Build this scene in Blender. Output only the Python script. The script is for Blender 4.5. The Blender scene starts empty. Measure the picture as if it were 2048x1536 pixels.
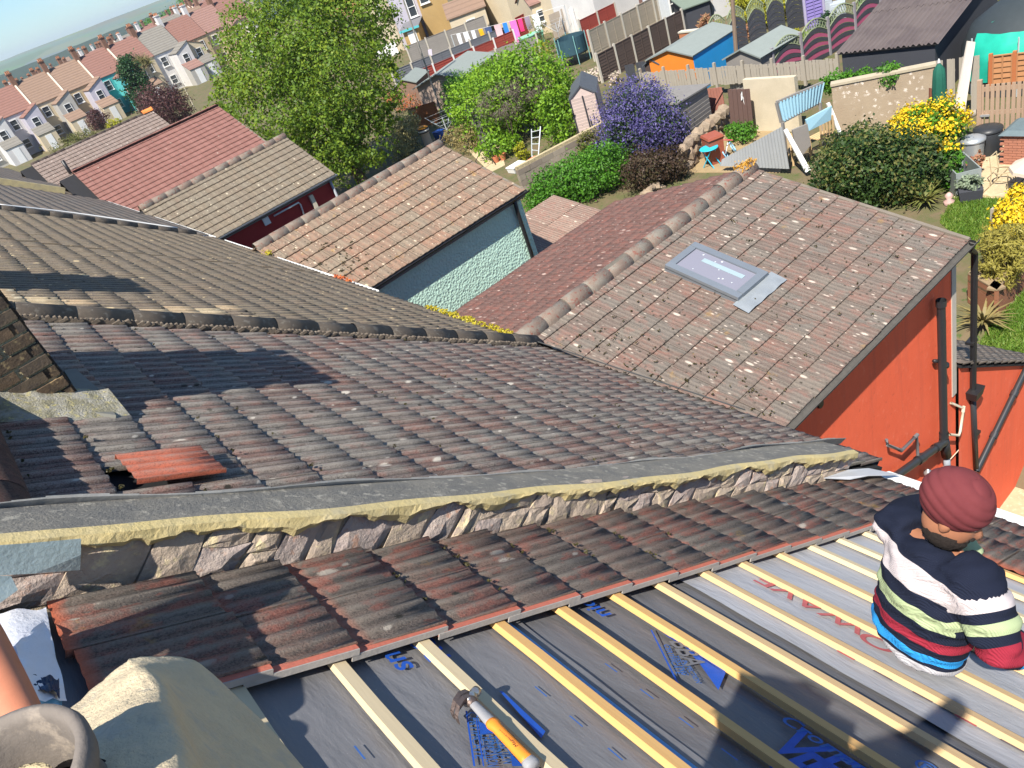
import bpy, bmesh, math, random
import numpy as np
from mathutils import Vector, Matrix, Euler
random.seed(7); rng = np.random.default_rng(7)
SC = bpy.context.scene; COL = SC.collection
rad = math.radians
# ------------------------------------------------------------------ camera
F_PX = 1545.0; ROLL, PITCH, AZ = rad(21.1828), rad(31.8915), rad(29.305)
_f = Vector((math.sin(AZ)*math.cos(PITCH), math.cos(AZ)*math.cos(PITCH), -math.sin(PITCH)))
_r = Vector((math.cos(AZ), -math.sin(AZ), 0)); _u = _r.cross(_f)
CX = _r*math.cos(ROLL) - _u*math.sin(ROLL)
CY = -_r*math.sin(ROLL) - _u*math.cos(ROLL)
cam = bpy.data.cameras.new('camera'); cam_o = bpy.data.objects.new('camera', cam); COL.objects.link(cam_o)
cam.sensor_width = 36.0; cam.sensor_fit = 'HORIZONTAL'; cam.lens = 36.0*F_PX/2048.0
cam.clip_start = 0.05; cam.clip_end = 20000
cam_o.matrix_world = Matrix(((CX.x, -CY.x, -_f.x, 0), (CX.y, -CY.y, -_f.y, 0), (CX.z, -CY.z, -_f.z, 0), (0, 0, 0, 1)))
SC.camera = cam_o
# ------------------------------------------------------------------ light
SUN_EL = rad(56); SUN_AZ = math.atan2(-0.894, -0.447)         # from +Y towards +X
w = bpy.data.worlds.new('World'); SC.world = w; w.use_nodes = True
wn = w.node_tree; wn.nodes.clear()
sky_n = wn.nodes.new('ShaderNodeTexSky'); sky_n.sky_type = 'NISHITA'; sky_n.sun_disc = False
sky_n.sun_elevation = SUN_EL; sky_n.sun_rotation = SUN_AZ; sky_n.air_density = 1.0; sky_n.dust_density = 0.1; sky_n.ozone_density = 1.2
tc = wn.nodes.new('ShaderNodeTexCoord'); mp = wn.nodes.new('ShaderNodeMapping'); mp.inputs['Scale'].default_value = (2.2, 2.2, 7.0)
nz = wn.nodes.new('ShaderNodeTexNoise'); nz.inputs['Scale'].default_value = 1.7; nz.inputs['Detail'].default_value = 7; nz.inputs['Roughness'].default_value = .58
cr = wn.nodes.new('ShaderNodeValToRGB'); cr.color_ramp.elements[0].position = .50; cr.color_ramp.elements[1].position = .85
cr.color_ramp.elements[0].color = (0, 0, 0, 1); cr.color_ramp.elements[1].color = (.42, .42, .42, 1)
mx = wn.nodes.new('ShaderNodeMix'); mx.data_type = 'RGBA'; mx.inputs[7].default_value = (6.5, 7.4, 8.4, 1)
bg = wn.nodes.new('ShaderNodeBackground'); bg.inputs['Strength'].default_value = 0.072
out = wn.nodes.new('ShaderNodeOutputWorld')
L = wn.links.new
L(tc.outputs['Generated'], mp.inputs['Vector']); L(mp.outputs[0], nz.inputs['Vector']); L(nz.outputs['Fac'], cr.inputs['Fac'])
tint = wn.nodes.new('ShaderNodeMix'); tint.data_type = 'RGBA'; tint.blend_type = 'MULTIPLY'; tint.inputs[0].default_value = 1.0; tint.inputs[7].default_value = (.66, .90, 1.16, 1)
L(sky_n.outputs['Color'], tint.inputs[6]); L(cr.outputs['Color'], mx.inputs[0]); L(tint.outputs[2], mx.inputs[6]); L(mx.outputs[2], bg.inputs['Color']); L(bg.outputs[0], out.inputs['Surface'])
sun = bpy.data.lights.new('sun', 'SUN'); sun.energy = 5.0; sun.angle = rad(0.53); sun.color = (1.0, .94, .84)
sun_o = bpy.data.objects.new('sun', sun); COL.objects.link(sun_o)
SUNDIR = Vector((math.sin(SUN_AZ)*math.cos(SUN_EL), math.cos(SUN_AZ)*math.cos(SUN_EL), math.sin(SUN_EL)))
sun_o.rotation_euler = (-SUNDIR).to_track_quat('-Z', 'Y').to_euler()
SC.view_settings.view_transform = 'Standard'; SC.view_settings.look = 'None'; SC.view_settings.exposure = 0.92
SC.view_settings.gamma = 1.0; SC.view_settings.use_curve_mapping = False
SC.cycles.max_bounces = 6; SC.cycles.diffuse_bounces = 3; SC.cycles.transparent_max_bounces = 6
# ------------------------------------------------------------------ where things stand
H = 1.45; RP = rad(35.5313)
D = Vector((math.cos(RP), 0, -math.sin(RP))); NR = Vector((math.sin(RP), 0, math.cos(RP))); YV = Vector((0, 1, 0)); ZV = Vector((0, 0, 1))
def ray(px, py): return _f + CX*((px-1024)/F_PX) + CY*((py-768)/F_PX)
def hit(px, py, n, d): r = ray(px, py); return r*(d/n.dot(r))
def RF(px, py, off=0): return hit(px, py, NR, -H+off)           # a point of the main roof slope
def RSY(px, py, off=0): p = RF(px, py, off); return p.dot(D), p.y
def ZP(px, py, z): return hit(px, py, ZV, z)
def XP(px, py, x): return hit(px, py, Vector((1, 0, 0)), x)
def YP(px, py, y): return hit(px, py, YV, y)
def G(px, py, z=-11.0): return ZP(px, py, z)
def RW(s, y, n=0): return D*s + YV*y + NR*(n-H)                   # main slope: down-slope, along terrace, above
def RM(s, y, n=0): return Matrix.Translation(RW(s, y, n)) @ Matrix(((D.x, 0, NR.x), (0, 1, 0), (D.z, 0, NR.z))).to_4x4()
def sstep(a, b, x): t = min(1, max(0, (x-a)/(b-a))); return t*t*(3-2*t)
# ------------------------------------------------------------------ objects
WLOC = {}
def prop(o, label=None, cat=None, group=None, kind=None):
    if label: o['label'] = label
    if cat: o['category'] = cat
    if group: o['group'] = group
    if kind: o['kind'] = kind
    return o
def thing(name, label, cat, loc=(0, 0, 0), group=None):
    o = bpy.data.objects.new(name, None); COL.objects.link(o); o.location = loc; o.empty_display_size = .2
    WLOC[o.name] = Vector(loc); return prop(o, label, cat, group)
def wl(o): return WLOC.get(o.name, Vector((0, 0, 0)))
def link(name, me, parent=None, M=None, loc=None):
    o = bpy.data.objects.new(name, me); COL.objects.link(o)
    base = wl(parent) if parent else Vector((0, 0, 0))
    if parent: o.parent = parent
    if M is not None: o.matrix_local = Matrix.Translation(-base) @ M; WLOC[o.name] = Vector(M.translation)
    elif loc is not None: o.location = Vector(loc)-base; WLOC[o.name] = Vector(loc)
    else: WLOC[o.name] = base
    return o
class MB:
    def __init__(s): s.v = []; s.f = []; s.m = []
    def add(s, vs, fs, mi=0):
        b = len(s.v); s.v += [tuple(v) for v in vs]; s.f += [tuple(i+b for i in f) for f in fs]; s.m += [mi]*len(fs); return s
    def box(s, c, d, M=None, mi=0, taper=1.0):
        x, y, z = d[0]/2, d[1]/2, d[2]/2; c = Vector(c); t = taper
        P = [Vector((-x, -y, -z)), Vector((x, -y, -z)), Vector((x, y, -z)), Vector((-x, y, -z)),
             Vector((-x*t, -y*t, z)), Vector((x*t, -y*t, z)), Vector((x*t, y*t, z)), Vector((-x*t, y*t, z))]
        P = [p+c for p in P]
        if M is not None: P = [M @ p for p in P]
        return s.add(P, [(0, 3, 2, 1), (4, 5, 6, 7), (0, 1, 5, 4), (1, 2, 6, 5), (2, 3, 7, 6), (3, 0, 4, 7)], mi)
    def slab(s, P, t, mi=0):                                        # polygon pushed down by vector t
        n = len(P); P = [Vector(p) for p in P]; t = Vector(t)
        return s.add(P+[p+t for p in P], [tuple(range(n)), tuple(range(2*n-1, n-1, -1))]+[(i, i+n, (i+1) % n+n, (i+1) % n) for i in range(n)], mi)
    def tube(s, pts, r, n=10, mi=0, cap=True):
        pts = [Vector(p) for p in pts]; rs = r if isinstance(r, (list, tuple)) else [r]*len(pts)
        V = []; up = None
        for i, p in enumerate(pts):
            a = pts[max(0, i-1)]; b = pts[min(len(pts)-1, i+1)]; t = (b-a)
            if t.length < 1e-9: t = Vector((0, 0, 1))
            t.normalize()
            if up is None: up = t.orthogonal().normalized()
            up = (up - t*up.dot(t)); up = up.normalized() if up.length > 1e-6 else t.orthogonal().normalized()
            q = t.cross(up)
            for k in range(n):
                an = 2*math.pi*k/n; V.append(p + (up*math.cos(an)+q*math.sin(an))*rs[i])
        Fs = [(i*n+k, i*n+(k+1) % n, (i+1)*n+(k+1) % n, (i+1)*n+k) for i in range(len(pts)-1) for k in range(n)]
        if cap: Fs += [tuple(range(n-1, -1, -1)), tuple((len(pts)-1)*n+k for k in range(n))]
        return s.add(V, Fs, mi)
    def lathe(s, prof, M=None, n=24, mi=0, a0=0, a1=2*math.pi):
        full = abs(a1-a0-2*math.pi) < 1e-6; m = n if full else n+1; V = []
        for (r, z) in prof:
            for k in range(m):
                an = a0+(a1-a0)*k/n; p = Vector((r*math.cos(an), r*math.sin(an), z)); V.append(M @ p if M is not None else p)
        Fs = []
        for i in range(len(prof)-1):
            for k in range(n): Fs.append((i*m+k, i*m+(k+1) % m, (i+1)*m+(k+1) % m, (i+1)*m+k))
        return s.add(V, Fs, mi)
    def mesh(s, name, mats=None, smooth=False, base=None):
        me = bpy.data.meshes.new(name); b = Vector(base) if base is not None else Vector((0, 0, 0))
        me.from_pydata([tuple(Vector(v)-b) for v in s.v], [], s.f)
        if mats is not None:
            for m in (mats if isinstance(mats, (list, tuple)) else [mats]): me.materials.append(m)
            if isinstance(mats, (list, tuple)) and len(mats) > 1: me.polygons.foreach_set('material_index', s.m)
        if smooth: me.polygons.foreach_set('use_smooth', [True]*len(me.polygons))
        me.update(); return me
    def build(s, name, mats, parent=None, smooth=False, loc=None, **kw):
        base = wl(parent) if parent else (Vector(loc) if loc is not None else Vector((0, 0, 0)))
        me = s.mesh(name, mats, smooth, base); o = bpy.data.objects.new(name, me); COL.objects.link(o)
        if parent: o.parent = parent
        elif loc is not None: o.location = loc
        WLOC[o.name] = base
        return prop(o, **kw) if kw else o
def solo(mb, name, mats, label, cat, loc=(0, 0, 0), group=None, kind=None, smooth=False):
    return mb.build(name, mats, None, smooth, loc, label=label, cat=cat, group=group, kind=kind)
def bevel(o, wd, seg=2):
    bm = bmesh.new(); bm.from_mesh(o.data); bmesh.ops.bevel(bm, geom=bm.edges[:], offset=wd, segments=seg, affect='EDGES', profile=.6); bm.to_mesh(o.data); bm.free(); return o
def curve_tube(name, pts, r, m, parent=None, n=8, sub=6):
    P = [Vector(p) for p in pts]; Q = []
    for i in range(len(P)-1):
        a, b, c, d = P[max(0, i-1)], P[i], P[i+1], P[min(len(P)-1, i+2)]
        for k in range(sub):
            t = k/sub; Q.append(.5*((2*b)+(c-a)*t+(2*a-5*b+4*c-d)*t*t+(3*b-a-3*c+d)*t**3))
    Q.append(P[-1]); mb = MB().tube(Q, r, n)
    return mb.build(name, m, parent, True)
# ------------------------------------------------------------------ materials
class NT:
    def __init__(s, name):
        s.m = bpy.data.materials.new(name); s.m.use_nodes = True; s.t = s.m.node_tree; s.t.nodes.clear()
        s.o = s.n('ShaderNodeOutputMaterial')
    def n(s, ty, out=None, props=None, **ins):
        nd = s.t.nodes.new(ty)
        for k, v in (props or {}).items(): setattr(nd, k, v)
        for k, v in ins.items():
            k = k.replace('_', ' ')
            sk = nd.inputs[int(k[1:])] if k[0] == 'i' and k[1:].isdigit() else nd.inputs[k]
            if isinstance(v, bpy.types.NodeSocket): s.t.links.new(v, sk)
            else: sk.default_value = v
        return nd if out is None else nd.outputs[out]
    def noise(s, vec, scale, detail=4, rough=.55, dist=0): return s.n('ShaderNodeTexNoise', 'Fac', Vector=vec, Scale=scale, Detail=detail, Roughness=rough, Distortion=dist)
    def ramp(s, fac, stops, interp='LINEAR'):
        nd = s.n('ShaderNodeValToRGB', Fac=fac); r = nd.color_ramp; r.interpolation = interp
        while len(r.elements) < len(stops): r.elements.new(.5)
        for e, (p, c) in zip(r.elements, stops): e.position = p; e.color = (*c, 1) if not isinstance(c, (int, float)) else (c, c, c, 1)
        return nd.outputs['Color']
    def mix(s, fac, a, b, mode='MIX'):
        nd = s.n('ShaderNodeMix', props=dict(data_type='RGBA', blend_type=mode))
        for i, v in ((0, fac), (6, a), (7, b)):
            if isinstance(v, bpy.types.NodeSocket): s.t.links.new(v, nd.inputs[i])
            else: nd.inputs[i].default_value = v if i == 0 else (*v, 1)
        return nd.outputs[2]
    def math(s, op, a, b=0.0): return s.n('ShaderNodeMath', 0, dict(operation=op), i0=a, i1=b)
    def pos(s, rot=(0, 0, 0), scale=(1, 1, 1)):
        g = s.n('ShaderNodeNewGeometry', 'Position')
        return s.n('ShaderNodeMapping', 0, Vector=g, Rotation=rot, Scale=scale)
    def obj(s, scale=(1, 1, 1)):
        g = s.n('ShaderNodeTexCoord', 'Object'); return s.n('ShaderNodeMapping', 0, Vector=g, Scale=scale)
    def rnd(s):
        a = s.n('ShaderNodeObjectInfo', 'Random'); b = s.n('ShaderNodeNewGeometry', 'Random Per Island')
        return s.math('FRACT', s.math('ADD', a, b))
    def bump(s, h, strength=.3, dist=.02): return s.n('ShaderNodeBump', 0, Strength=strength, Distance=dist, Height=h)
    def out(s, col, rough=.85, bump=None, spec=.3, metal=0.0, **kw):
        b = s.n('ShaderNodeBsdfPrincipled'); 
        for k, v in (('Base Color', col), ('Roughness', rough), ('Specular IOR Level', spec), ('Metallic', metal), *[(k.replace('_', ' '), v) for k, v in kw.items()]):
            if isinstance(v, bpy.types.NodeSocket): s.t.links.new(v, b.inputs[k])
            else: b.inputs[k].default_value = (*v, 1) if k in ('Base Color', 'Emission Color') else v
        if bump is not None: s.t.links.new(bump, b.inputs['Normal'])
        s.t.links.new(b.outputs[0], s.o.inputs['Surface']); return s.m
def sc3(c, k): return tuple(x*k for x in c)
_MC = {}
def plain(name, c, rough=.8, var=.25, scale=6.0, bump=.15, metal=0.0, spec=.3, fine=60):
    if name in _MC: return _MC[name]
    t = NT(name); p = t.pos(); n1 = t.noise(p, scale, 5, .6); n2 = t.noise(p, fine, 3, .6)
    col = t.mix(n1, sc3(c, 1-var), sc3(c, 1+var)); col = t.mix(t.math('MULTIPLY', t.rnd(), .35), col, sc3(c, .75))
    _MC[name] = t.out(col, rough, t.bump(n2, bump, .01) if bump else None, spec, metal); return _MC[name]
def stained(name, c, c2, scale=2.5, lo=.45, hi=.62, rough=.9, bump=.5, fine=35, bdist=.02, c3=None):
    t = NT(name); p = t.pos(); n1 = t.noise(p, scale, 6, .65, .4); n2 = t.noise(p, fine, 5, .7)
    col = t.mix(t.ramp(n1, [(lo, 0), (hi, 1)]), c, c2); col = t.mix(t.math('MULTIPLY', n2, .5), col, sc3(c, .55))
    if c3: col = t.mix(t.ramp(t.noise(p, scale*3.1, 5, .6), [(.56, 0), (.66, 1)]), col, c3)
    return t.out(col, rough, t.bump(n2, bump, bdist))
def tile_mat(name, cols, slope='main', light=(.42, .38, .32), dark=(.025, .02, .018), lich=.1, orange=.0, streak=.5, algae=.5, red=(.30, .075, .045), redamt=.15, ribk=.35, fresh=None):
    t = NT(name)
    rot, scl = {'main': ((0, -RP, 0), (.35, 1, 1)), 'mainx': ((0, -RP, 0), (1, 1, 1)), 'ext': ((0, 0, 0), (1, .35, 1))}[slope]
    p = t.pos(rot, scl); q = t.pos(); r = t.rnd()
    nb = t.noise(p, 1.1, 3, .6); ns = t.noise(p, 24, 5, .65); nf = t.noise(q, 130, 4, .7); nm = t.noise(p, 7, 4, .6)
    k = len(cols); base = t.ramp(t.math('FRACT', t.math('ADD', t.math('MULTIPLY', r, 1.0), t.math('MULTIPLY', nb, .35))), [(i/(k), c) for i, c in enumerate(cols)])
    base = t.mix(t.ramp(nm, [(.5, 0), (.5+.22/max(redamt, .01)*.15, redamt)]), base, red)
    base = t.mix(t.math('MULTIPLY', t.ramp(ns, [(.42, 0), (.62, 1)]), algae), base, dark)
    base = t.mix(t.math('MULTIPLY', t.ramp(nf, [(.4, 0), (.65, 1)]), streak), base, sc3(light, .55))
    base = t.mix(t.math('MULTIPLY', t.ramp(nf, [(.35, 1), (.5, 0)]), .6), base, sc3(dark, 1.0))
    if lich:
        v = t.n('ShaderNodeTexVoronoi', Vector=p, Scale=9.0); d = v.outputs['Distance']; vc = t.n('ShaderNodeSeparateColor', 0, Color=v.outputs['Color'])
        dn = t.math('ADD', d, t.math('MULTIPLY', t.math('SUBTRACT', nf, .5), .35))
        sp = t.math('MULTIPLY', t.ramp(dn, [(.16, 1), (.24, 0)]), t.ramp(vc, [(1-lich, 0), (1-lich+.02, 1)]))
        base = t.mix(sp, base, light)
        v2 = t.n('ShaderNodeTexVoronoi', Vector=p, Scale=22.0); vc2 = t.n('ShaderNodeSeparateColor', 0, Color=v2.outputs['Color'])
        sp2 = t.math('MULTIPLY', t.ramp(t.math('ADD', v2.outputs['Distance'], t.math('MULTIPLY', t.math('SUBTRACT', nf, .5), .5)), [(.16, 1), (.26, 0)]), t.ramp(vc2, [(1-lich*1.2, 0), (1-lich*1.2+.02, 1)]))
        base = t.mix(sp2, base, sc3(light, .9))
        vd = t.n('ShaderNodeTexVoronoi', Vector=q, Scale=13.0); vcd = t.n('ShaderNodeSeparateColor', 1, Color=vd.outputs['Color'])
        spd = t.math('MULTIPLY', t.ramp(t.math('ADD', vd.outputs['Distance'], t.math('MULTIPLY', t.math('SUBTRACT', nf, .5), .6)), [(.18, 1), (.3, 0)]), t.ramp(vcd, [(1-lich*1.1, 0), (1-lich*1.1+.02, 1)]))
        base = t.mix(spd, base, (.03, .026, .02))
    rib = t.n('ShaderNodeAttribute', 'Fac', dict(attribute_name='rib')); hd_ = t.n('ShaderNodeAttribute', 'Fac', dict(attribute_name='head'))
    base = t.mix(t.math('MULTIPLY', t.ramp(rib, [(.5, 0), (.9, 1)]), t.math('MULTIPLY', t.ramp(ns, [(.35, .15), (.62, 1)]), ribk)), base, light); base = t.mix(t.math('MULTIPLY', t.ramp(rib, [(.0, 1), (.35, 0)]), .55), base, dark)  # rib tops lightened, valleys darkened: lichen and dirt, plus painted-in relief shading
    if fresh: base = t.mix(t.math('MULTIPLY', hd_, t.ramp(nf, [(.3, .6), (.5, 1)])), base, fresh)
    if orange: base = t.mix(t.math('MULTIPLY', t.ramp(t.noise(q, 3.2, 5, .7), [(.62, 0), (.70, 1)]), orange), base, (.42, .24, .04))
    return t.out(base, .92, t.bump(t.math('ADD', nf, t.math('MULTIPLY', ns, .8)), .55, .008), .2)
def wood(name, c1, c2, axis=0, scale=6.0, rough=.75, bump=.25, knots=True):
    if name in _MC: return _MC[name]
    t = NT(name); s = [1.0, 1.0, 1.0]; s[axis % 3] = .06
    p = t.obj(tuple(s)) if axis < 3 else t.pos(); r = t.rnd()
    p = t.n('ShaderNodeVectorMath', 0, dict(operation='ADD'), i0=p, i1=t.n('ShaderNodeCombineXYZ', 0, X=t.math('MULTIPLY', r, 7.0), Y=t.math('MULTIPLY', r, 3.0), Z=r))
    g = t.noise(p, scale*8, 5, .65, .6); b = t.noise(p, scale, 3, .5)
    col = t.mix(g, c1, c2); col = t.mix(t.math('MULTIPLY', b, .5), col, sc3(c2, .8)); col = t.mix(t.math('MULTIPLY', r, .4), col, sc3(c1, .7))
    _MC[name] = t.out(col, rough, t.bump(g, bump, .004)); return _MC[name]
def leafmat(name, cols, trans=.35, rough=.55, spec=.35):
    if name in _MC: return _MC[name]
    t = NT(name); r = t.rnd(); k = len(cols)
    big = t.noise(t.pos(), .55, 2, .5)
    f = t.math('FRACT', r)
    col = t.ramp(t.math('ADD', t.math('MULTIPLY', f, .7), t.math('MULTIPLY', t.math('SUBTRACT', big, .35), .9)), [(i/max(1, k-1), c) for i, c in enumerate(cols)])
    b = t.n('ShaderNodeBsdfPrincipled', Base_Color=col, Roughness=rough); b.inputs['Specular IOR Level'].default_value = spec
    tr = t.n('ShaderNodeBsdfTranslucent', 0, Color=t.mix(.5, col, cols[-1]))
    ms = t.n('ShaderNodeMixShader', 0, i0=trans, i1=b.outputs[0], i2=tr)
    t.t.links.new(ms, t.o.inputs['Surface']); _MC[name] = t.m; return t.m
# ------------------------------------------------------------------ sky-independent setting: ground
def gz(x, y):
    return -11.0 - 2.05*(1-sstep(12.5, 14.7, x))*(1-sstep(30, 45, y))
def build_ground():
    xs = [-60, -20, -6, 4, 8, 11, 12, 12.6, 13.2, 14, 14.8, 15.6, 16.4, 17, 18, 22, 28, 40, 60, 100, 200, 420]
    ys = [-60, -20, -8, 0, 3, 6, 10, 15, 22, 30, 34, 38, 42, 45, 60, 90, 130, 180, 260, 420]
    mb = MB(); nx = len(xs)
    mb.v = [(x, y, gz(x, y) - max(0, (y-190))*.09 - .02) for y in ys for x in xs]
    mb.f = [(j*nx+i, j*nx+i+1, (j+1)*nx+i+1, (j+1)*nx+i) for j in range(len(ys)-1) for i in range(nx-1)]
    mb.m = [0]*len(mb.f)
    return mb.build('ground', stained('ground_earth', (.16, .12, .07), (.10, .11, .04), 1.2, .4, .6, fine=14, c3=(.05, .09, .02)), None, True, kind='structure')
build_ground()
# ------------------------------------------------------------------ tiles
def prof(v, W, rolls, amp, pw=.75):
    t = v*rolls/W
    if pw > 1: return amp*(max(0, math.cos(2*math.pi*t))**.7+.45*max(0, -math.cos(2*math.pi*t))**1.5)   # pans with half-round rolls
    c = abs(math.cos(math.pi*t)); return amp*(.72*(c**.55)+.28*abs(math.cos(2*math.pi*t))**.8)
def tile_mesh(name, W, g, rolls, amp, th, ov, mat, seg=7, warp=0.0, seed=0, gap=.003, pw=.75, head=False):
    r = random.Random(seed); n = rolls*seg+1; mb = MB(); rows = []
    ys = [gap+(W-2*gap)*i/(n-1) for i in range(n)]
    xs = [-ov, .052, g-.006, g, g-.004] if head else [-ov, g*.55, g-.006, g, g-.004]
    for xi, x in enumerate(xs):
        row = []
        for i, y in enumerate(ys):
            h = prof(y, W, rolls, amp, pw); z = th*x/g + h
            if xi == 3: z -= .007
            if xi == 4: z = h*.92 - .006
            xx = x + (r.uniform(-warp, warp) if xi in (2, 3) else 0)
            row.append(len(mb.v)); mb.v.append((xx, y, z+(r.uniform(-warp, warp)*.35 if xi in (1, 2) else 0)))
        rows.append(row)
    for a, b in zip(rows[:-1], rows[1:]):
        for i in range(n-1): mb.f.append((a[i], b[i], b[i+1], a[i+1])); mb.m.append(0)
    for e in (0, n-1):                                             # the two long edges
        k = len(mb.v)
        for row in rows[:4]: x, y, z = mb.v[row[e]]; mb.v.append((x, y, z-.028))
        for j in range(3):
            q = (rows[j][e], k+j, k+j+1, rows[j+1][e]); mb.f.append(q if e == 0 else q[::-1]); mb.m.append(0)
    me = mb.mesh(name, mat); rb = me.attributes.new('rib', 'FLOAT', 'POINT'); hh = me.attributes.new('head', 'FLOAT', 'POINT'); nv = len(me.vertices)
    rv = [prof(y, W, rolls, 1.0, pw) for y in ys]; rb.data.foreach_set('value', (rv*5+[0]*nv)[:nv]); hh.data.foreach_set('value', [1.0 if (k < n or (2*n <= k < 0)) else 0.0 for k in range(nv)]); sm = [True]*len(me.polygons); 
    for i, p in enumerate(me.polygons):
        if i >= (n-1)*2: sm[i] = False
    me.polygons.foreach_set('use_smooth', sm); return me
def join_meshes(name, items, mat, parent, **kw):
    V = []; Fc = []; S = []; RB = []; b = 0; base = wl(parent); cache = {}
    for me, M in items:
        if me.name not in cache:
            co = np.empty(len(me.vertices)*3); me.vertices.foreach_get('co', co); rbv = np.zeros(len(me.vertices)); me.attributes['rib'].data.foreach_get('value', rbv); cache[me.name] = (co.reshape(-1, 3), [tuple(p.vertices) for p in me.polygons], [p.use_smooth for p in me.polygons], rbv)
        co, fs, sm, rbv = cache[me.name]; RB.append(rbv); A = np.array(M); V.append(co @ A[:3, :3].T + A[:3, 3]-np.array(base)); Fc += [tuple(i+b for i in f) for f in fs]; S += sm; b += len(co)
    me = bpy.data.meshes.new(name); me.from_pydata(np.concatenate(V).tolist(), [], Fc); me.materials.append(mat); me.polygons.foreach_set('use_smooth', S); me.attributes.new('rib', 'FLOAT', 'POINT').data.foreach_set('value', np.concatenate(RB)); me.update()
    o = bpy.data.objects.new(name, me); COL.objects.link(o); o.parent = parent; WLOC[o.name] = base
    return prop(o, kind='stuff', **kw)
def lay_tiles(parent, frame, cells, meshes, mat, limit=300, jit=1.0, name='roof_tile'):
    cells = sorted(cells, key=lambda c: (frame @ Vector((c[0], c[1], 0))).length); items = []
    for k, (s, v) in enumerate(cells):
        M = frame @ Matrix.Translation((s+random.gauss(0, .004*jit), v+random.gauss(0, .002*jit), random.uniform(0, .004*jit))) @ Euler((random.gauss(0, .006*jit), random.gauss(0, .004*jit), random.gauss(0, .006*jit))).to_matrix().to_4x4()
        me = random.choice(meshes)
        if k < limit: link(name, me, parent, M)
        else: items.append((me, M))
    if items: join_meshes(name+'_field', items, mat, parent)
def frame(o, E, A, Nn):
    return Matrix.Translation(Vector(o)) @ Matrix(((E[0], A[0], Nn[0]), (E[1], A[1], Nn[1]), (E[2], A[2], Nn[2]))).to_4x4()
def half_round(mb, p0, p1, up, r, n=10, th=.016, mi=0, socket=True):
    p0, p1, up = Vector(p0), Vector(p1), Vector(up).normalized(); t = (p1-p0).normalized(); q = t.cross(up)
    V = []
    for p, rr in ((p0, r), (p1-t*.06 if socket else p1, r*1.0), (p1-t*.055, r*1.09), (p1, r*1.09), (p1, r*.8)) if socket else ((p0, r), (p1, r), (p1, r*.8)):
        for k in range(n+1):
            a = math.pi*k/n; V.append(p+q*math.cos(a)*rr+up*math.sin(a)*rr)
    R = 5 if socket else 3
    mb.add(V, [(i*(n+1)+k, i*(n+1)+k+1, (i+1)*(n+1)+k+1, (i+1)*(n+1)+k) for i in range(R-1) for k in range(n)], mi)
def ridge_run(parent, a, b, up, r, mat, step=.45, name='ridge_tile', lim=300):
    a, b = Vector(a), Vector(b); L_ = (b-a).length; n = max(1, round(L_/step)); d = (b-a)/n
    for i in range(n):
        mb = MB(); j = Vector((0, 0, random.uniform(-.008, .008)))
        u_ = d.normalized()*.005; half_round(mb, a+d*i+j+u_, a+d*(i+1)+j-u_, up, r*random.uniform(.985, 1.015), socket=False); mb.build(name, mat, parent, True)
    mb = MB(); half_round(mb, a, b, up, r*.955, socket=False); mb.build('ridge_bedding', M_JOINTD, parent, True)
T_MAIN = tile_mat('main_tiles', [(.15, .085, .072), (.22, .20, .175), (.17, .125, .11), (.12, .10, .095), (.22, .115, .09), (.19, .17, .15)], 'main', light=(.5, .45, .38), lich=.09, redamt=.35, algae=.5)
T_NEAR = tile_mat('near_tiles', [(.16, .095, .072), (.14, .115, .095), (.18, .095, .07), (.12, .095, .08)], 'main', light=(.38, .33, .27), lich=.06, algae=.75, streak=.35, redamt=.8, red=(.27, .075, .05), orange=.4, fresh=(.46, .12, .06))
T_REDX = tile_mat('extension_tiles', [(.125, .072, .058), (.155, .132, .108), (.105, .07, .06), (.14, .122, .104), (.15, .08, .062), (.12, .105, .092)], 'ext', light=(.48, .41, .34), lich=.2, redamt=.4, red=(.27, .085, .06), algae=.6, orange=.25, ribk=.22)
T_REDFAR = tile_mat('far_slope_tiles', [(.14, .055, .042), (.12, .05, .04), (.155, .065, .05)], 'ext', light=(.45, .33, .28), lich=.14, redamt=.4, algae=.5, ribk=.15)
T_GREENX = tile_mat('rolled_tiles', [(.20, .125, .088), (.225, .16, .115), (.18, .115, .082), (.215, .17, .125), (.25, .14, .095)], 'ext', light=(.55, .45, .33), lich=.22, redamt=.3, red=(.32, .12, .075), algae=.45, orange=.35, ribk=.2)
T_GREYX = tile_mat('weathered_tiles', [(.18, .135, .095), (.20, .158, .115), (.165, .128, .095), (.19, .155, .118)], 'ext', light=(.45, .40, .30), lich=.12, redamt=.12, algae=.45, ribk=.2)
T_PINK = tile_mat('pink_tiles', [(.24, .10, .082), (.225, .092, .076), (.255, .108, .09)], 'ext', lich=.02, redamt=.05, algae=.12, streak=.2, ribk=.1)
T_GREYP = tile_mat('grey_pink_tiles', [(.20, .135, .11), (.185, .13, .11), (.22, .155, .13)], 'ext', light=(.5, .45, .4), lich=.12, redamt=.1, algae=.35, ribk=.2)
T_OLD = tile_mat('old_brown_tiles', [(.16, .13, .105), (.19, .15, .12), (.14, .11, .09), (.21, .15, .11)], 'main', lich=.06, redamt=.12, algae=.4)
M_JOINTD = plain('ridge_joint', (.16, .14, .11), .95, .3, 12, .4)
M_RIDGE = stained('old_ridge', (.175, .14, .105), (.125, .10, .078), 5, .4, .6, fine=70, bump=.5, bdist=.01, c3=(.22, .19, .15))
M_RIDGE2 = stained('lichen_ridge', (.27, .20, .155), (.30, .27, .22), 5, .45, .6, fine=70, bump=.8, bdist=.012, c3=(.24, .085, .06))
M_MORTAR = stained('mortar', (.36, .33, .26), (.24, .22, .18), 7, .45, .6, fine=40, bump=.9, bdist=.02)
M_FELT = plain('roof_deck', (.02, .02, .022), .9, .2)
GM, WM = .328, .32
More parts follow.
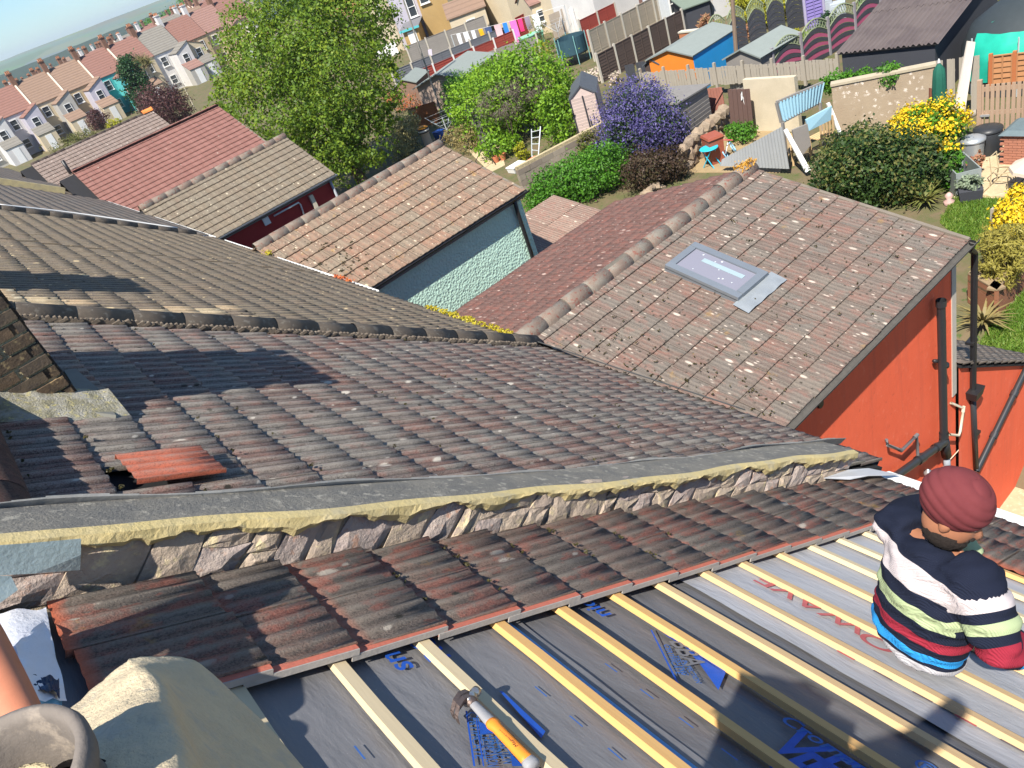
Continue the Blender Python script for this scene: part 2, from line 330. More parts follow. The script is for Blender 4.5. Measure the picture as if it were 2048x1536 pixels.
tm_main = [tile_mesh('roof_tile', WM, GM, 2, .019, .024, .07, T_MAIN, 12, .003, i, pw=2) for i in range(3)]
tm_near = [tile_mesh('roof_tile', WM, GM, 4, .017, .034, .05, T_NEAR, 7, .004, 20+i, head=True) for i in range(4)]
tm_old = [tile_mesh('roof_tile', WM, GM, 2, .024, .032, .05, T_OLD, 3, .003, i) for i in range(2)]
S_EAVE = 7.12; S_RIDGE = .40
def deck(parent, y0, y1, s0=S_RIDGE-.15, s1=S_EAVE-.04, name='roof_deck', front=True):
    mb = MB(); mb.slab([RW(s0, y0, -.03), RW(s1, y0, -.03), RW(s1, y1, -.03), RW(s0, y1, -.03)], NR*-.12)
    if front:
        a = RW(s0, y0, -.03); b = RW(s0, y1, -.03); dn = Vector((-4.6, 0, -3.3))
        mb.slab([a, b, b+dn, a+dn], Vector((0, 0, -.12)))
    mb.build(name, M_FELT, parent)
def rear_wall(parent, y0, y1, mat, x=4.78, top=-5.35):
    mb = MB(); mb.box((x-.12, (y0+y1)/2, (top-13.2)/2-.1), (.24, y1-y0-.004, 13.2+top)); mb.box((-5.0, (y0+y1)/2, -9.0), (.24, y1-y0-.004, 8.2)); mb.build('wall', mat, parent)
M_BRICKW = plain('brick_wall', (.30, .17, .11), .9, .3, 9)
M_GUT = plain('black_gutter', (.018, .018, .02), .45, .2, 8, .05, spec=.5)
M_WHITE = plain('white_upvc', (.78, .78, .76), .45, .06, 4, .03)
def gutter(parent, a, b, mat, r=.06, name='gutter'):
    a, b = Vector(a), Vector(b); t = (b-a).normalized(); up = Vector((0, 0, 1)); q = t.cross(up).normalized(); n = 8; V = []
    for p in (a, b):
        for rr in (r, r*.86):
            for k in range(n+1):
                an = math.pi+math.pi*k/n; V.append(p+q*math.cos(an)*rr+up*math.sin(an)*rr)
    m = n+1; Fs = []
    for k in range(n): Fs += [(k, k+1, 2*m+k+1, 2*m+k), (m+k+1, m+k, 3*m+k, 3*m+k+1)]
    for k in (0, n): Fs.append((k, m+k, 3*m+k, 2*m+k))
    for e in (0, 2*m): Fs += [(e+k, e+m+k, e+m+k+1, e+k+1) for k in range(n)]
    MB().add(V, Fs).build(name, mat, parent, False)
ROOF = RM(0, 0, 0)
# chimney of the next house stands on its slope: no tiles under it
CH_Y0, CH_Y1, CH_X = 4.88, 6.04, .02
# ---------------- house B: the slope beyond the stone parapet
hB = thing('terraced_house', 'terraced house with patched brown and grey tiled slope beyond the stone-faced parapet', 'house', (3, 5.3, -13.05))
deck(hB, 2.9, 7.75); rear_wall(hB, 2.62, 7.8, plain('red_render_rear', (.52, .085, .045), .85, .12, 3))
hole = RSY(305, 972); rows = [S_EAVE-GM*(k+1) for k in range(21)]
cells = []
for s in rows:
    for c in range(15):
        y = 2.93+c*WM
        x = RW(s+.15, y+.16).x
        if s < S_RIDGE-.1 or (CH_Y0-.10 < y+.16 < CH_Y1 and x < CH_X-.14): continue
        if abs(s+.16-hole[0]) < .2 and abs(y+.16-hole[1]) < .17: continue
        cells.append((s, y))
lay_tiles(hB, ROOF, cells, tm_main, T_MAIN)
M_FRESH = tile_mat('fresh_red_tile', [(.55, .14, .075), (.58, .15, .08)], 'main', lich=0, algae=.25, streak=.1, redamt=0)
fresh = tile_mesh('loose_tile', WM*1.02, .42, 4, .018, .012, .0, M_FRESH, 8, .003, 77)
Mx = RM(*RSY(272, 988), .055) @ Euler((.04, -.015, .07)).to_matrix().to_4x4()
prop(link('roof_tile', fresh, None, Mx), 'bright red roof tile slipped out of place over a dark gap', 'roof tile')
ridge_run(hB, RW(S_RIDGE, 2.9, .03), RW(S_RIDGE, 4.86, .03), ZV, .15, tile_mat('red_ridge', [(.26, .10, .07), (.2, .08, .06)], 'main', lich=.05), .46)
gutter(hB, RW(S_EAVE+.03, 3.0, -.03)+Vector((.02, 0, 0)), RW(S_EAVE+.03, 4.6, -.03)+Vector((.02, 0, 0)), M_GUT)
mbf = MB(); mbf.slab([RW(S_EAVE-.06, 4.5, .09), RW(S_EAVE+.13, 4.5, .05), RW(S_EAVE+.13, 7.95, .05), RW(S_EAVE-.06, 7.95, .09)], (0, 0, -.02))
mbf.build('valley_flashing', plain('lead', (.17, .18, .19), .55, .25, 10, .1, metal=.4), hB)
# ---------------- houses C and D: one slope up to the next party line
def slope_house(y0, y1, label, mats, meshes, tm, limit, group=None):
    h = thing('terraced_house', label, 'house', (3, (y0+y1)/2, -13.05), group); deck(h, y0, y1); rear_wall(h, y0, y1, mats)
    n = int((y1-y0)/WM); g0 = y0+.02+((y1-y0)-n*WM)/2
    cl = [(s, g0+c*WM) for s in rows if s > S_RIDGE-.1 for c in range(n)]
    lay_tiles(h, ROOF, cl, meshes, tm, limit); ridge_run(h, RW(S_RIDGE, y0, .02), RW(S_RIDGE, y1, .02), ZV, .14, M_RIDGE, .46); return h
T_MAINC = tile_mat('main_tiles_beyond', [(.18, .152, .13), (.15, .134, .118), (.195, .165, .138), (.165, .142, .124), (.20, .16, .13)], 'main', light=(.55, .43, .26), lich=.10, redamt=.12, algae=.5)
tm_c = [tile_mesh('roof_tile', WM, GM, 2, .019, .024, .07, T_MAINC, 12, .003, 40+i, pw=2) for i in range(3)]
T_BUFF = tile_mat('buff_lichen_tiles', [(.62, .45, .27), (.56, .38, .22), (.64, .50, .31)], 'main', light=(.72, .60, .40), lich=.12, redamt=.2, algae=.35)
tm_buff = [tile_mesh('roof_tile', WM, GM, 2, .019, .024, .07, T_BUFF, 12, .003, 60+i, pw=2) for i in range(2)]
hC = slope_house(7.95, 14.4, 'terraced house whose brown tiles turn buff along the grey half-round tile line', M_BRICKW, tm_c, T_MAINC, 300)
for o in list(hC.children):
    if o.name.startswith('roof_tile') and 'field' not in o.name:
        q = o.location+wl(hC); s, y = q.dot(D), q.y
        if y < 8.75+.25*math.sin(s*2.3) and s < 4.6 and random.random() < .95-.30*max(0, s-2.2): o.data = random.choice(tm_buff)
hD = slope_house(14.42, 21.1, 'terraced house with plain dark brown slope before the second party line of round tiles', M_BRICKW, tm_c, T_MAINC, 60)
hE = slope_house(21.35, 34.2, 'terraced house with dull brown slope between the second party line and the pale coping', M_BRICKW, tm_old, T_OLD, 0)
hF = slope_house(34.75, 60, 'farthest terraced house of our row with an old brown slope past the pale coping', M_BRICKW, tm_old, T_OLD, 0)
ridge_run(hC, RW(.55, 7.86, -.01), RW(S_EAVE+.02, 7.86, -.01), NR, .155, M_RIDGE, .47, 'party_line_tile')
mb = MB()
for i in range(150):
    s = .6+6.4*i/150; mb.box(RW(s, 7.665+random.uniform(-.02, .02), .045), (.05+random.random()*.03, .035+random.random()*.02, .02+random.random()*.02), None)
mb.build('mortar_bedding', M_RIDGE, hC)
ridge_run(hE, RW(.5, 21.22, -.01), RW(S_EAVE-.4, 21.22, -.01), NR, .14, M_RIDGE, .48, 'party_line_tile')
mb = MB().slab([RW(.2, 34.2, .26), RW(S_EAVE-1.2, 34.2, .26), RW(S_EAVE-1.2, 34.7, .26), RW(.2, 34.7, .26)], NR*-.4)
mb.build('coping', stained('pale_coping', (.50, .42, .22), (.36, .31, .2), 3, .4, .6), hF)
for h, y0, y1 in ((hC, 12.4, 20.5), (hE, 21.2, 34)): gutter(h, RW(S_EAVE+.06, y0, .0), RW(S_EAVE+.06, y1, .0), M_WHITE, .07)
curve_tube('cable', [RW(2.4, 21.6, .1), RW(4.0, 21.9, .12), RW(6.4, 21.7, .1)], .02, M_WHITE, hE)
# ---------------- party wall A/B: coping and stones
M_STONE = stained('ragstone', (.52, .42, .32), (.38, .30, .25), 6, .35, .65, fine=38, bump=1.0, bdist=.012, c3=(.58, .48, .30))
M_STONE2 = stained('purple_ragstone', (.42, .34, .31), (.50, .42, .36), 6, .4, .66, fine=38, bump=1.0, bdist=.012, c3=(.44, .27, .2))
M_COPE = stained('coping_cement', (.60, .48, .22), (.50, .42, .24), 3.0, .4, .65, fine=40, bump=.6, bdist=.012, c3=(.42, .36, .22))
M_COPETOP = stained('weathered_cement', (.17, .165, .15), (.24, .225, .19), 6, .4, .6, fine=60, bump=.8, bdist=.012, c3=(.33, .31, .26))
PW0, PW1, P_END = 2.68, 2.88, 5.85
pw = thing('parapet_wall', 'stone-faced parapet wall with yellowed cement coping between the two main roofs', 'wall', RW(3, 2.75, 0))
mb = MB(); mb.slab([RW(-.2, PW0-.006, .2), RW(P_END, PW0-.006, .2), RW(P_END, PW1, .2), RW(-.2, PW1, .2)], NR*-.6); mb.build('wall_core', stained('rough_mortar', (.46, .38, .27), (.34, .27, .2), 8, .4, .6, fine=30, bump=1, bdist=.03), pw)
def cope_edge(s, k):   # wavering front edge of the coping
    return .012*math.sin(s*3.1+k)+.010*math.sin(s*7.7+2*k)
mb = MB(); ns = 220; ring = []
for i in range(ns+1):
    s = -.2+(P_END+.28)*i/ns; lowj = .012+.03*abs(math.sin(s*5.3))**3+.014*math.sin(s*13)+.008*math.sin(s*37)+.006*math.sin(s*71)+random.uniform(-.004, .004)
    yo = PW0-.06+cope_edge(s, 0); sag = .006*math.sin(s*1.3)-.030*math.sin(min(1, max(0, (s-.5)/4.6))*math.pi); lowj += sag*.8
    ring.append([RW(s, yo+.02, .175+lowj), RW(s, yo+.003*math.sin(s*29)+random.uniform(-.0012, .0012), .205+lowj*.6), RW(s, yo+.006+.003*math.sin(s*23+1), .252+sag+random.uniform(-.001, .001)), RW(s, yo+.05, .262+sag), RW(s, PW1+.05, .245+sag), RW(s, PW1+.06, .05)])
for r_ in ring: mb.v += [tuple(p) for p in r_]
for i in range(ns):
    for k in range(5): mb.f.append((i*6+k, (i+1)*6+k, (i+1)*6+k+1, i*6+k+1)); mb.m.append(0 if k < 3 else 1)
mb.f += [tuple(range(5, -1, -1)), tuple(ns*6+k for k in range(6))]; mb.m += [0, 0]
mb.build('coping', [M_COPE, M_COPETOP], pw, False)
mb = MB(); pts = [RW(s, PW1+.045+.012*math.sin(s*4), .250+.012*math.sin(s*1.3)-.036*math.sin(min(1, max(0, (s-.5)/4.6))*math.pi)+.012*math.sin(s*2.9)**2) for s in np.linspace(.3, 6.3, 60)]
for i in range(59):
    a, b = pts[i], pts[i+1]; k = len(mb.v); wv = NR*(.004+.008*math.sin(i*.6)**2)
    mb.v += [tuple(a), tuple(b), tuple(b+YV*.035-NR*.06), tuple(a+YV*.035-NR*.06), tuple(a+wv), tuple(b+wv)]; mb.f += [(k, k+1, k+2, k+3), (k, k+1, k+5, k+4)]; mb.m += [0, 0]
mb.build('lead_flashing', plain('pale_lead', (.42, .42, .41), .5, .3, 20, .1, metal=.2), pw)
def stone_obj(parent, c, axes, P, mat, depth=.05, name='stone'):
    """a ragged stone: outline P in the wall plane, broken faces meeting in crooked ridges"""
    a, b, nn = axes; n = len(P); cu = sum(p[0] for p in P)/n; cv = sum(p[1] for p in P)/n; V = []
    d = [depth*random.uniform(.25, .8) for _ in P]
    for (u, v) in P: V.append(c+a*u+b*v-nn*.03)
    for (u, v), q in zip(P, d): V.append(c+a*u+b*v+nn*q)
    m = n+1; r1 = (cu+random.uniform(-.02, .02), cv+random.uniform(-.015, .015)); k0 = []
    for (u, v), q in zip(P, d): t = random.uniform(.42, .68); V.append(c+a*(cu+(u-cu)*t)+b*(cv+(v-cv)*t)+nn*(depth*random.uniform(.6, 1.1)))
    V.append(c+a*r1[0]+b*r1[1]+nn*depth*random.uniform(.7, 1.3))
    Fs = [(k, (k+1) % n, n+(k+1) % n, n+k) for k in range(n)]
    for k in range(n): j = (k+1) % n; Fs += [(n+k, n+j, 2*n+j), (n+k, 2*n+j, 2*n+k), (2*n+k, 2*n+j, 3*n)]
    return MB().add(V, Fs).build(name, mat, parent)
ax = (D, NR, -YV)
def wedge(s0, s1, n0, n1, sk):                                      # slanting outline with nicked corners
    j = lambda q: random.uniform(-q, q); wd = s1-s0; ht = n1-n0; g = .0015
    P = [(s0+g+j(.012)-sk*.5, n0+g), (s0+wd*.5+j(.02)-sk*.5, n0+g+j(.012)), (s1-g+j(.012)-sk*.5, n0+g), (s1-g+j(.012), n0+ht*.5+j(.02)), (s1-g+j(.015)+sk*.5, n1-g), (s0+wd*.45+j(.03)+sk*.5, n1-g+j(.01)), (s0+g+j(.015)+sk*.5, n1-g), (s0+g+j(.012), n0+ht*.5+j(.02))]
    return P
s = -.02
while s < P_END-.03:
    wd = random.uniform(.10, .26); sk = random.uniform(.03, .12); m3 = (M_STONE, M_STONE, M_STONE2)
    c0 = RW(0, PW0-.002, 0)
    if random.random() < .45: stone_obj(pw, c0, ax, wedge(s, s+wd, .0, .225, sk), random.choice(m3), .026)
    else:
        k = random.uniform(.09, .14)
        stone_obj(pw, c0, ax, wedge(s-sk*.25, s+wd-sk*.25, .0, k, sk*.5), random.choice(m3), .026)
        stone_obj(pw, c0, ax, wedge(s+sk*.25, s+wd+sk*.25, k, .225, sk*.5), random.choice(m3), .026)
    s += wd
for i in range(3): stone_obj(pw, RW(P_END+.005, PW0+i*.07, 0), (YV, NR, D), wedge(0, .07, .02, .2, .01), M_STONE, .03)
mb = MB().add([YP(px, py, PW0-.085-k) for px, py, k in [(-40, 1093, 0), (60, 1086, 0), (162, 1077, 0), (162, 1110, .012), (160, 1140, .004), (70, 1147, .015), (-40, 1153, .01)]], [(0, 1, 5, 6), (1, 2, 3, 5), (3, 4, 5)])
M_TAPE = plain('silver_flashing', (.30, .37, .38), .35, .2, 14, .35, metal=.35)
solo(mb, 'flashing_strip', M_TAPE, 'grey-green metal flashing strip hanging over the yellow coping', 'flashing')
mb = MB().add([YP(px, py, PW0-.10-k) for px, py, k in [(-40, 1150, 0), (22, 1152, 0), (36, 1180, .02), (0, 1206, .03), (-40, 1215, .03)]], [(0, 1, 2, 3, 4)])
solo(mb, 'flashing_offcut', M_TAPE, 'small torn grey flashing piece lying below the hanging flashing strip', 'flashing')
# ------------------------------------------------------------------ rear extensions, each pair under one ridge
EXT = {}
def extension(key, label, ry, rz, x0, x1, ey, ez, wall, tnear, gN, WN, rolls, amp, th, limit, tfar=None, limfar=0, ridge_mat=None, gut=None, yoff=.17, ground=-13.1, seg=5, ridge_r=.15):
    h = thing('rear_extension', label, 'house extension', ((x0+x1)/2, ry, ground))
    run = ry-ey; drop = rz-ez; p = math.atan2(drop, run); Ls = math.hypot(run, drop); c, s = math.cos(p), math.sin(p)
    fN = frame((x0, ry, rz-.06), (0, -c, -s), (1, 0, 0), (0, -s, c)); fF = frame((x1, ry, rz-.06), (0, c, -s), (-1, 0, 0), (0, s, c))
    for f_, tm_, lim in ((fN, tnear, limit), (fF, tfar or tnear, limfar)):
        n = int(round((x1-x0)/WN)); r_ = int(Ls/gN)+1; W2 = (x1-x0)/n
        me = [tile_mesh('roof_tile', W2, gN, rolls, amp, th, .07, tm_, seg, .003, 100+i+int(x1*7)) for i in range(2)]
        cl = [(Ls-gN*(k+1), W2*j) for k in range(r_) for j in range(n) if Ls-gN*(k+1) > -.12]
        if key == 'red' and f_ is fN: cl = [q for q in cl if not in_skylight(f_, q, gN, W2)]
        lay_tiles(h, f_, cl, me, tm_, lim)
    a = [(x0-.6, ry, rz-.12), (x1-.03, ry, rz-.12), (x1-.03, ey, ez-.06), (x0-.6, ey, ez-.06)]; b = [(x, 2*ry-y, z) for x, y, z in a]
    mb = MB().slab(a, (0, 0, -.06)); mb.slab(b[::-1], (0, 0, -.06)); mb.build('roof_deck', M_FELT, h)
    yw = ey+yoff; yw2 = 2*ry-yw; zt = ez+.0
    mb = MB(); xe = x1-.14
    mb.v = [(x0-.4, yw, ground-.3), (xe, yw, ground-.3), (xe, yw, zt), (x0-.4, yw, zt), (xe, yw2, ground-.3), (xe, yw2, zt), (x0-.4, yw2, ground-.3), (x0-.4, yw2, zt), (xe, ry, rz-.2)]
    mb.f = [(0, 1, 2, 3), (1, 4, 5, 8, 2), (4, 6, 7, 5)]; mb.m = [0]*3; mb.build('wall', wall, h)
    ridge_run(h, (x0, ry, rz-.07), (x1+.02, ry, rz-.07), ZV, ridge_r, ridge_mat or M_RIDGE2, .45)
    if gut is not None:
        gutter(h, (x0, ey-.05, ez-.02), (x1+.05, ey-.05, ez-.03), gut, .07)
        MB().box(((x0+x1)/2, yw-.03, ez-.11), (x1-x0, .05, .16)).build('fascia_board', plain('fascia_grey', (.20, .20, .20), .7, .3, 6) if key != 'red' else plain('fascia_old', (.22, .205, .18), .85, .45, 6, .4), h)
    # mortared verge along the open gable end
    mb = MB().slab([(x1-.05, ry, rz-.045), (x1+.015, ry, rz-.045), (x1+.015, ey, ez+.0), (x1-.05, ey, ez+.0)], (0, 0, -.07)); mb.build('verge', plain('verge_mortar', (.20, .17, .135), .95, .35, 7, .6), h)
    EXT[key] = dict(h=h, fN=fN, Ls=Ls, yw=yw, xe=xe, p=p); return h
RED_RY, RED_RZ, RED_EY, RED_EZ, RED_X = 8.1, -5.22, 4.6, -6.15, 10.4
_p = math.atan2(RED_RZ-RED_EZ, RED_RY-RED_EY); RED_N = Vector((0, -math.sin(_p), math.cos(_p))); RED_E = Vector((0, -math.cos(_p), -math.sin(_p))); RED_O = Vector((4.9, RED_RY, RED_RZ-.06))
def red_sx(px, py, off=.05): q = hit(px, py, RED_N, RED_N.dot(RED_O)+off)-RED_O; return q.dot(RED_E), q.x
_sk = [red_sx(*q) for q in ((1388, 490), (1533, 553), (1480, 605), (1330, 540))]
SK_S0, SK_S1 = (_sk[0][0]+_sk[3][0])/2, (_sk[1][0]+_sk[2][0])/2; SK_X0, SK_X1 = (_sk[3][1]+_sk[2][1])/2, (_sk[0][1]+_sk[1][1])/2
def in_skylight(f_, q, g, W_): s, x = q[0]+g*.5, q[1]+W_*.5; return SK_S0-.02 < s < SK_S1+.16 and SK_X0-.05 < x < SK_X1+.05
def red_wall_mat():
    t = NT('red_render'); p = t.pos(); n1 = t.noise(p, 1.3, 4, .6); n2 = t.noise(p, 9, 5, .65); n3 = t.noise(p, 55, 3, .6)
    c = t.mix(n1, (.74, .115, .05), (.82, .15, .07)); c = t.mix(t.ramp(n2, [(.60, 0), (.72, .45)]), c, (.86, .25, .15)); c = t.mix(t.ramp(n2, [(.27, .5), (.36, 0)]), c, (.40, .06, .035)); st_ = t.noise(t.pos((0, 0, 0), (2.2, 2.2, .16)), 2.4, 5, .65); c = t.mix(t.ramp(st_, [(.52, 0), (.72, .38)]), c, (.50, .10, .06)); c = t.mix(t.ramp(st_, [(.26, .3), (.40, 0)]), c, (.88, .26, .17))
    return t.out(c, .8, t.bump(t.math('ADD', n2, t.math('MULTIPLY', n3, .4)), .35, .015), .25)
M_REDW = red_wall_mat()
def pebble_mat():
    t = NT('green_pebbledash'); p = t.pos(); v = t.n('ShaderNodeTexVoronoi', 'Distance', Vector=p, Scale=16.0); n = t.noise(p, 30, 4, .6)
    c = t.mix(t.noise(p, 1.5, 3), (.48, .70, .585), (.54, .76, .64)); c = t.mix(t.math('MULTIPLY', n, .22), c, (.36, .54, .45))
    return t.out(c, .9, t.bump(t.math('ADD', v, t.math('MULTIPLY', n, .8)), .8, .022))
M_DARKRED = plain('dark_red_paint', (.34, .022, .022), .6, .2, 4, .2)
extension('red', 'red-rendered rear extension with a skylight in its mottled tile roof', RED_RY, RED_RZ, 4.9, RED_X, RED_EY, RED_EZ, M_REDW, T_REDX, .335, .30, 4, .014, .028, 200, T_REDFAR, 100, None, plain('dirty_gutter', (.085, .08, .072), .8, .5, 14, .4), .14)
extension('green', 'rear extension with pale green pebbledash wall under a brown rolled-tile roof', 17.75, -5.10, 4.9, 10.55, 14.75, -6.2, pebble_mat(), T_GREENX, .385, .33, 2, .034, .034, 160, None, 0, M_RIDGE2, M_GUT, .11)
extension('darkred', 'rear extension with dark crimson wall and grey gutter under weathered tiles', 27.6, -5.02, 4.9, 10.5, 24.9, -6.33, M_DARKRED, T_GREYX, .30, .33, 2, .032, .034, 180, None, 0, M_RIDGE2, plain('grey_gutter', (.30, .32, .34), .5, .15), .14)
extension('pink', 'rear extension under the smooth even pink tile roof', 36.0, -4.2, 4.9, 11.5, 31.0, -6.4, plain('cream_render', (.6, .52, .38), .9, .1), T_PINK, .31, .33, 2, .024, .03, 0, None, 0, T_PINK, None, ridge_r=.09)
extension('grey', 'farthest rear extension with greyish pink tiles and one orange ridge end', 46.9, -4.35, 4.9, 11.6, 42.6, -6.2, plain('cream_render', (.6, .52, .38), .9, .1), T_GREYP, .33, .33, 2, .03, .032, 0, None, 0, T_GREYP, None, ridge_r=.10)
hR, hG, hDR = EXT['red']['h'], EXT['green']['h'], EXT['darkred']['h']
q = Vector((11.55, 46.9, -4.38)); mb = MB(); half_round(mb, q-Vector((.5, 0, 0)), q+Vector((.1, 0, 0)), ZV, .17); mb.build('ridge_tile', plain('orange_ridge', (.62, .20, .05), .8, .15), EXT['grey']['h'], True, label='bright orange ridge end tile')
mb = MB().tube([(6.0, 44.8, -5.6), (6.0, 44.8, -4.6)], .09, 10); mb.build('vent_pipe', M_GUT, EXT['grey']['h'], True)
# skylight (sits in the roof: a part of the extension)
fR = EXT['red']['fN']
M_ALU = plain('grey_aluminium', (.25, .28, .31), .4, .1, 5, .02, metal=.45)
t = NT('skylight_glass'); M_GLASS = t.out((.20, .20, .245), .12, None, .35)
sw, sl = SK_X1-SK_X0, SK_S1-SK_S0
def sk(cx, cs, wx, ws, z, hgt, name, m, par): return MB().box((SK_S0+cs, SK_X0+cx, z), (ws, wx, hgt), fR).build(name, m, par)
skf = sk(sw/2, sl/2, sw, sl, .03, .10, 'skylight', M_ALU, hR)
b_ = .11
sk(b_/2, sl/2, b_, sl-.01, .10, .06, 'skylight_frame', M_ALU, skf); sk(sw-b_/2, sl/2, b_, sl-.01, .10, .06, 'skylight_frame', M_ALU, skf)
sk(sw/2, b_/2, sw-2*b_-.004, b_, .095, .06, 'skylight_frame', M_ALU, skf); sk(sw/2, sl-b_/2, sw-2*b_-.004, b_, .10, .075, 'skylight_frame', M_ALU, skf)
sk(sw/2, sl/2, sw-2*b_-.006, sl-2*b_-.006, .095, .02, 'glass_pane', M_GLASS, skf)
sk(sw*.50, sl*.30, sw*.10, sl*.40, .108, .004, 'glazing_label', plain('pale_label', (.62, .66, .68), .4, .08), skf) if False else None
t = NT('soot_spots'); 
for k in range(9):
    a, b = random.uniform(.2, .8), random.uniform(.2, .85); r_ = random.uniform(.008, .018)
    MB().lathe([(0, .003), (r_, .0)], fR @ Matrix.Translation((SK_S0+sl*b, SK_X0+sw*a, .1075)), 7).build('bird_dropping', plain('dropping', (.5, .54, .56), .8, .1), skf)
MB().box((SK_S0+sl*.55, SK_X0+sw*.62, .1085), (sl*.55, sw*.12, .004), fR).build('blind_edge', plain('pale_blind', (.27, .35, .38), .6, .1), skf)
_fl = [red_sx(*q, .05) for q in ((1490, 640), (1585, 545), (1555, 535), (1465, 640))]
mb = MB(); V = []; n = 12
for i in range(n+1):
    for j in range(4):
        s = SK_S1-.02+.26*j/3; x = SK_X0-.10+(sw+.2)*i/n; V.append(fR @ Vector((s, x, .062-.014*j/3+.012*math.sin(x*21)*(j/3)+.01)))
mb.add(V, [(i*4+j, (i+1)*4+j, (i+1)*4+j+1, i*4+j+1) for i in range(n) for j in range(3)]); mb.build('lead_apron', plain('sky_lead', (.33, .36, .38), .45, .25, 9, .1, metal=.35), hR, True)
# pipes on the red wall
yW = EXT['red']['yw']
def pw_(px, py, d=.13): v = YP(px, py, yW-d); return v
M_PIPE = plain('black_pipe', (.028, .030, .034), .38, .15, 6, .03, spec=.5); M_GPIPE = plain('grey_pipe', (.16, .16, .165), .5, .2, 9, .05); M_WPIPE = plain('cream_pipe', (.62, .55, .42), .5, .15, 9, .05)
def pipe(name, pts, r, m, label, d=.13, collars=(), ends=(), cat='pipe'):
    P = [pw_(*q[:2], q[2] if len(q) > 2 else d) for q in pts]; th_ = thing(name, label, cat, P[-1])
    MB().tube(P, r, 14, cap=False).build('pipe_run', m, th_, True)
    for (i, f_) in collars:
        a, b = P[i], P[i+1]; c = a.lerp(b, f_); dd = (b-a).normalized(); MB().tube([c-dd*.05, c+dd*.05], r*1.22, 14, cap=False).build('pipe_collar', m, th_, False)
    return th_
soil = pipe('soil_pipe', [(1882, 600), (1888, 880)], .058, M_PIPE, 'tall black soil pipe with open top on the red wall', collars=[(0, .02), (0, .96)])
MB().tube([pw_(1889, 728), pw_(1889, 733)], .066, 14).build('pipe_bracket', M_GUT, soil, True); MB().tube([pw_(1868, 722, .06), pw_(1884, 722, .06)], .03, 8).build('pipe_bracket', M_GUT, soil, True)
MB().tube([pw_(1888, 880), pw_(1893, 912)], .075, 14).build('pipe_junction', M_GUT, soil, True); MB().tube([pw_(1893, 905), pw_(1896, 960)], .05, 14).build('flexible_connector', plain('grey_flexi', (.30, .33, .37), .5, .2, 30), soil, True)
pipe('branch_pipe', [(1889, 884, .15), (1700, 1016, .2)], .06, M_PIPE, 'thick black branch pipe sloping down the red wall behind the turbaned man', collars=[(0, .1), (0, .27), (0, .3)])
pipe('waste_pipe', [(1773, 880, .02), (1775, 890, .12), (1803, 901, .12), (1833, 871, .12), (1836, 917, .14)], .024, M_GPIPE, 'thin bent grey waste pipe left of the soil pipe', collars=[(1, .9), (2, .95)])
pipe('waste_pipe', [(1902, 806, .02), (1927, 816, .10), (1921, 862, .10), (1917, 871, .12), (1899, 869, .13)], .022, M_WPIPE, 'thin bent cream waste pipe right of the soil pipe', collars=[(1, .05)])
dn = thing('downpipe', 'square black downpipe with hopper at the far corner of the red wall', 'pipe', pw_(1952, 940))
A_, B_ = Vector((RED_X-.02, RED_EY-.05, RED_EZ-.05)), pw_(1946, 785, .09)
MB().tube([A_, A_+Vector((0, .04, -.12)), Vector((B_.x, B_.y, A_.z-.35)), B_], .05, 8, cap=False).build('pipe_run', M_GUT, dn, False)
MB().box(B_, (.24, .20, .16), None, taper=1.25).build('hopper', M_GUT, dn); MB().tube([B_+Vector((0, 0, -.05)), pw_(1952, 935, .09)], .045, 10).build('lower_pipe', M_PIPE, dn, True)
for q in ((1950, 866), (1943, 683)): MB().box(pw_(*q, .06), (.16, .12, .05)).build('pipe_bracket', M_GUT, dn)
pipe('sloping_pipe', [(2060, 722, .12), (1953, 942, .10)], .052, M_PIPE, 'long black pipe sloping down to the downpipe foot on the lower red wall', collars=[(0, .3), (0, .68)])
curve_tube('cable', [pw_(2056, 720, .03), pw_(2000, 790, .03), pw_(1955, 850, .03), pw_(1920, 897, .03), pw_(1880, 940, .03)], .008, plain('pale_cable', (.75, .58, .42), .6, .1)); prop(bpy.data.objects['cable.001'] if 'cable.001' in bpy.data.objects else COL.objects[-1], 'thin pale cable crossing the red wall behind the pipes', 'cable')
mb = MB().box((EXT['red']['xe']-.06, yW-.006, -7.6), (.13, .02, 2.6)); mb.build('corner_strip', plain('bare_render', (.50, .45, .38), .9, .2, 8), hR)
MB().lathe([(0, .02), (.055, .02), (.06, 0)], Matrix.Translation(YP(1640, 808, yW-.004)) @ Euler((rad(90), 0, 0)).to_matrix().to_4x4(), 16).build('vent_hole', M_GUT, hR)
lamp = thing('security_light', 'small silver bulkhead light on the red wall just left of the turban', 'light', pw_(1853, 960))
MB().lathe([(0, .13), (.02, .12), (.03, .1), (.06, .08), (.065, .03), (.05, 0), (.03, -.02)], Matrix.Translation(pw_(1856, 950, .12)), 16).build('lamp_hood', plain('silver', (.55, .55, .55), .3, .2, 9, .05, metal=.7), lamp, True)
MB().lathe([(0, .05), (.05, .04), (.07, -.02), (.055, -.09), (0, -.12)], Matrix.Translation(pw_(1851, 966, .12)), 16).build('lamp_glass', plain('lamp_lens', (.5, .46, .42), .15, .2), lamp, True); MB().box(pw_(1855, 955, .04), (.05, .10, .05)).build('lamp_bracket', M_GUT, lamp)
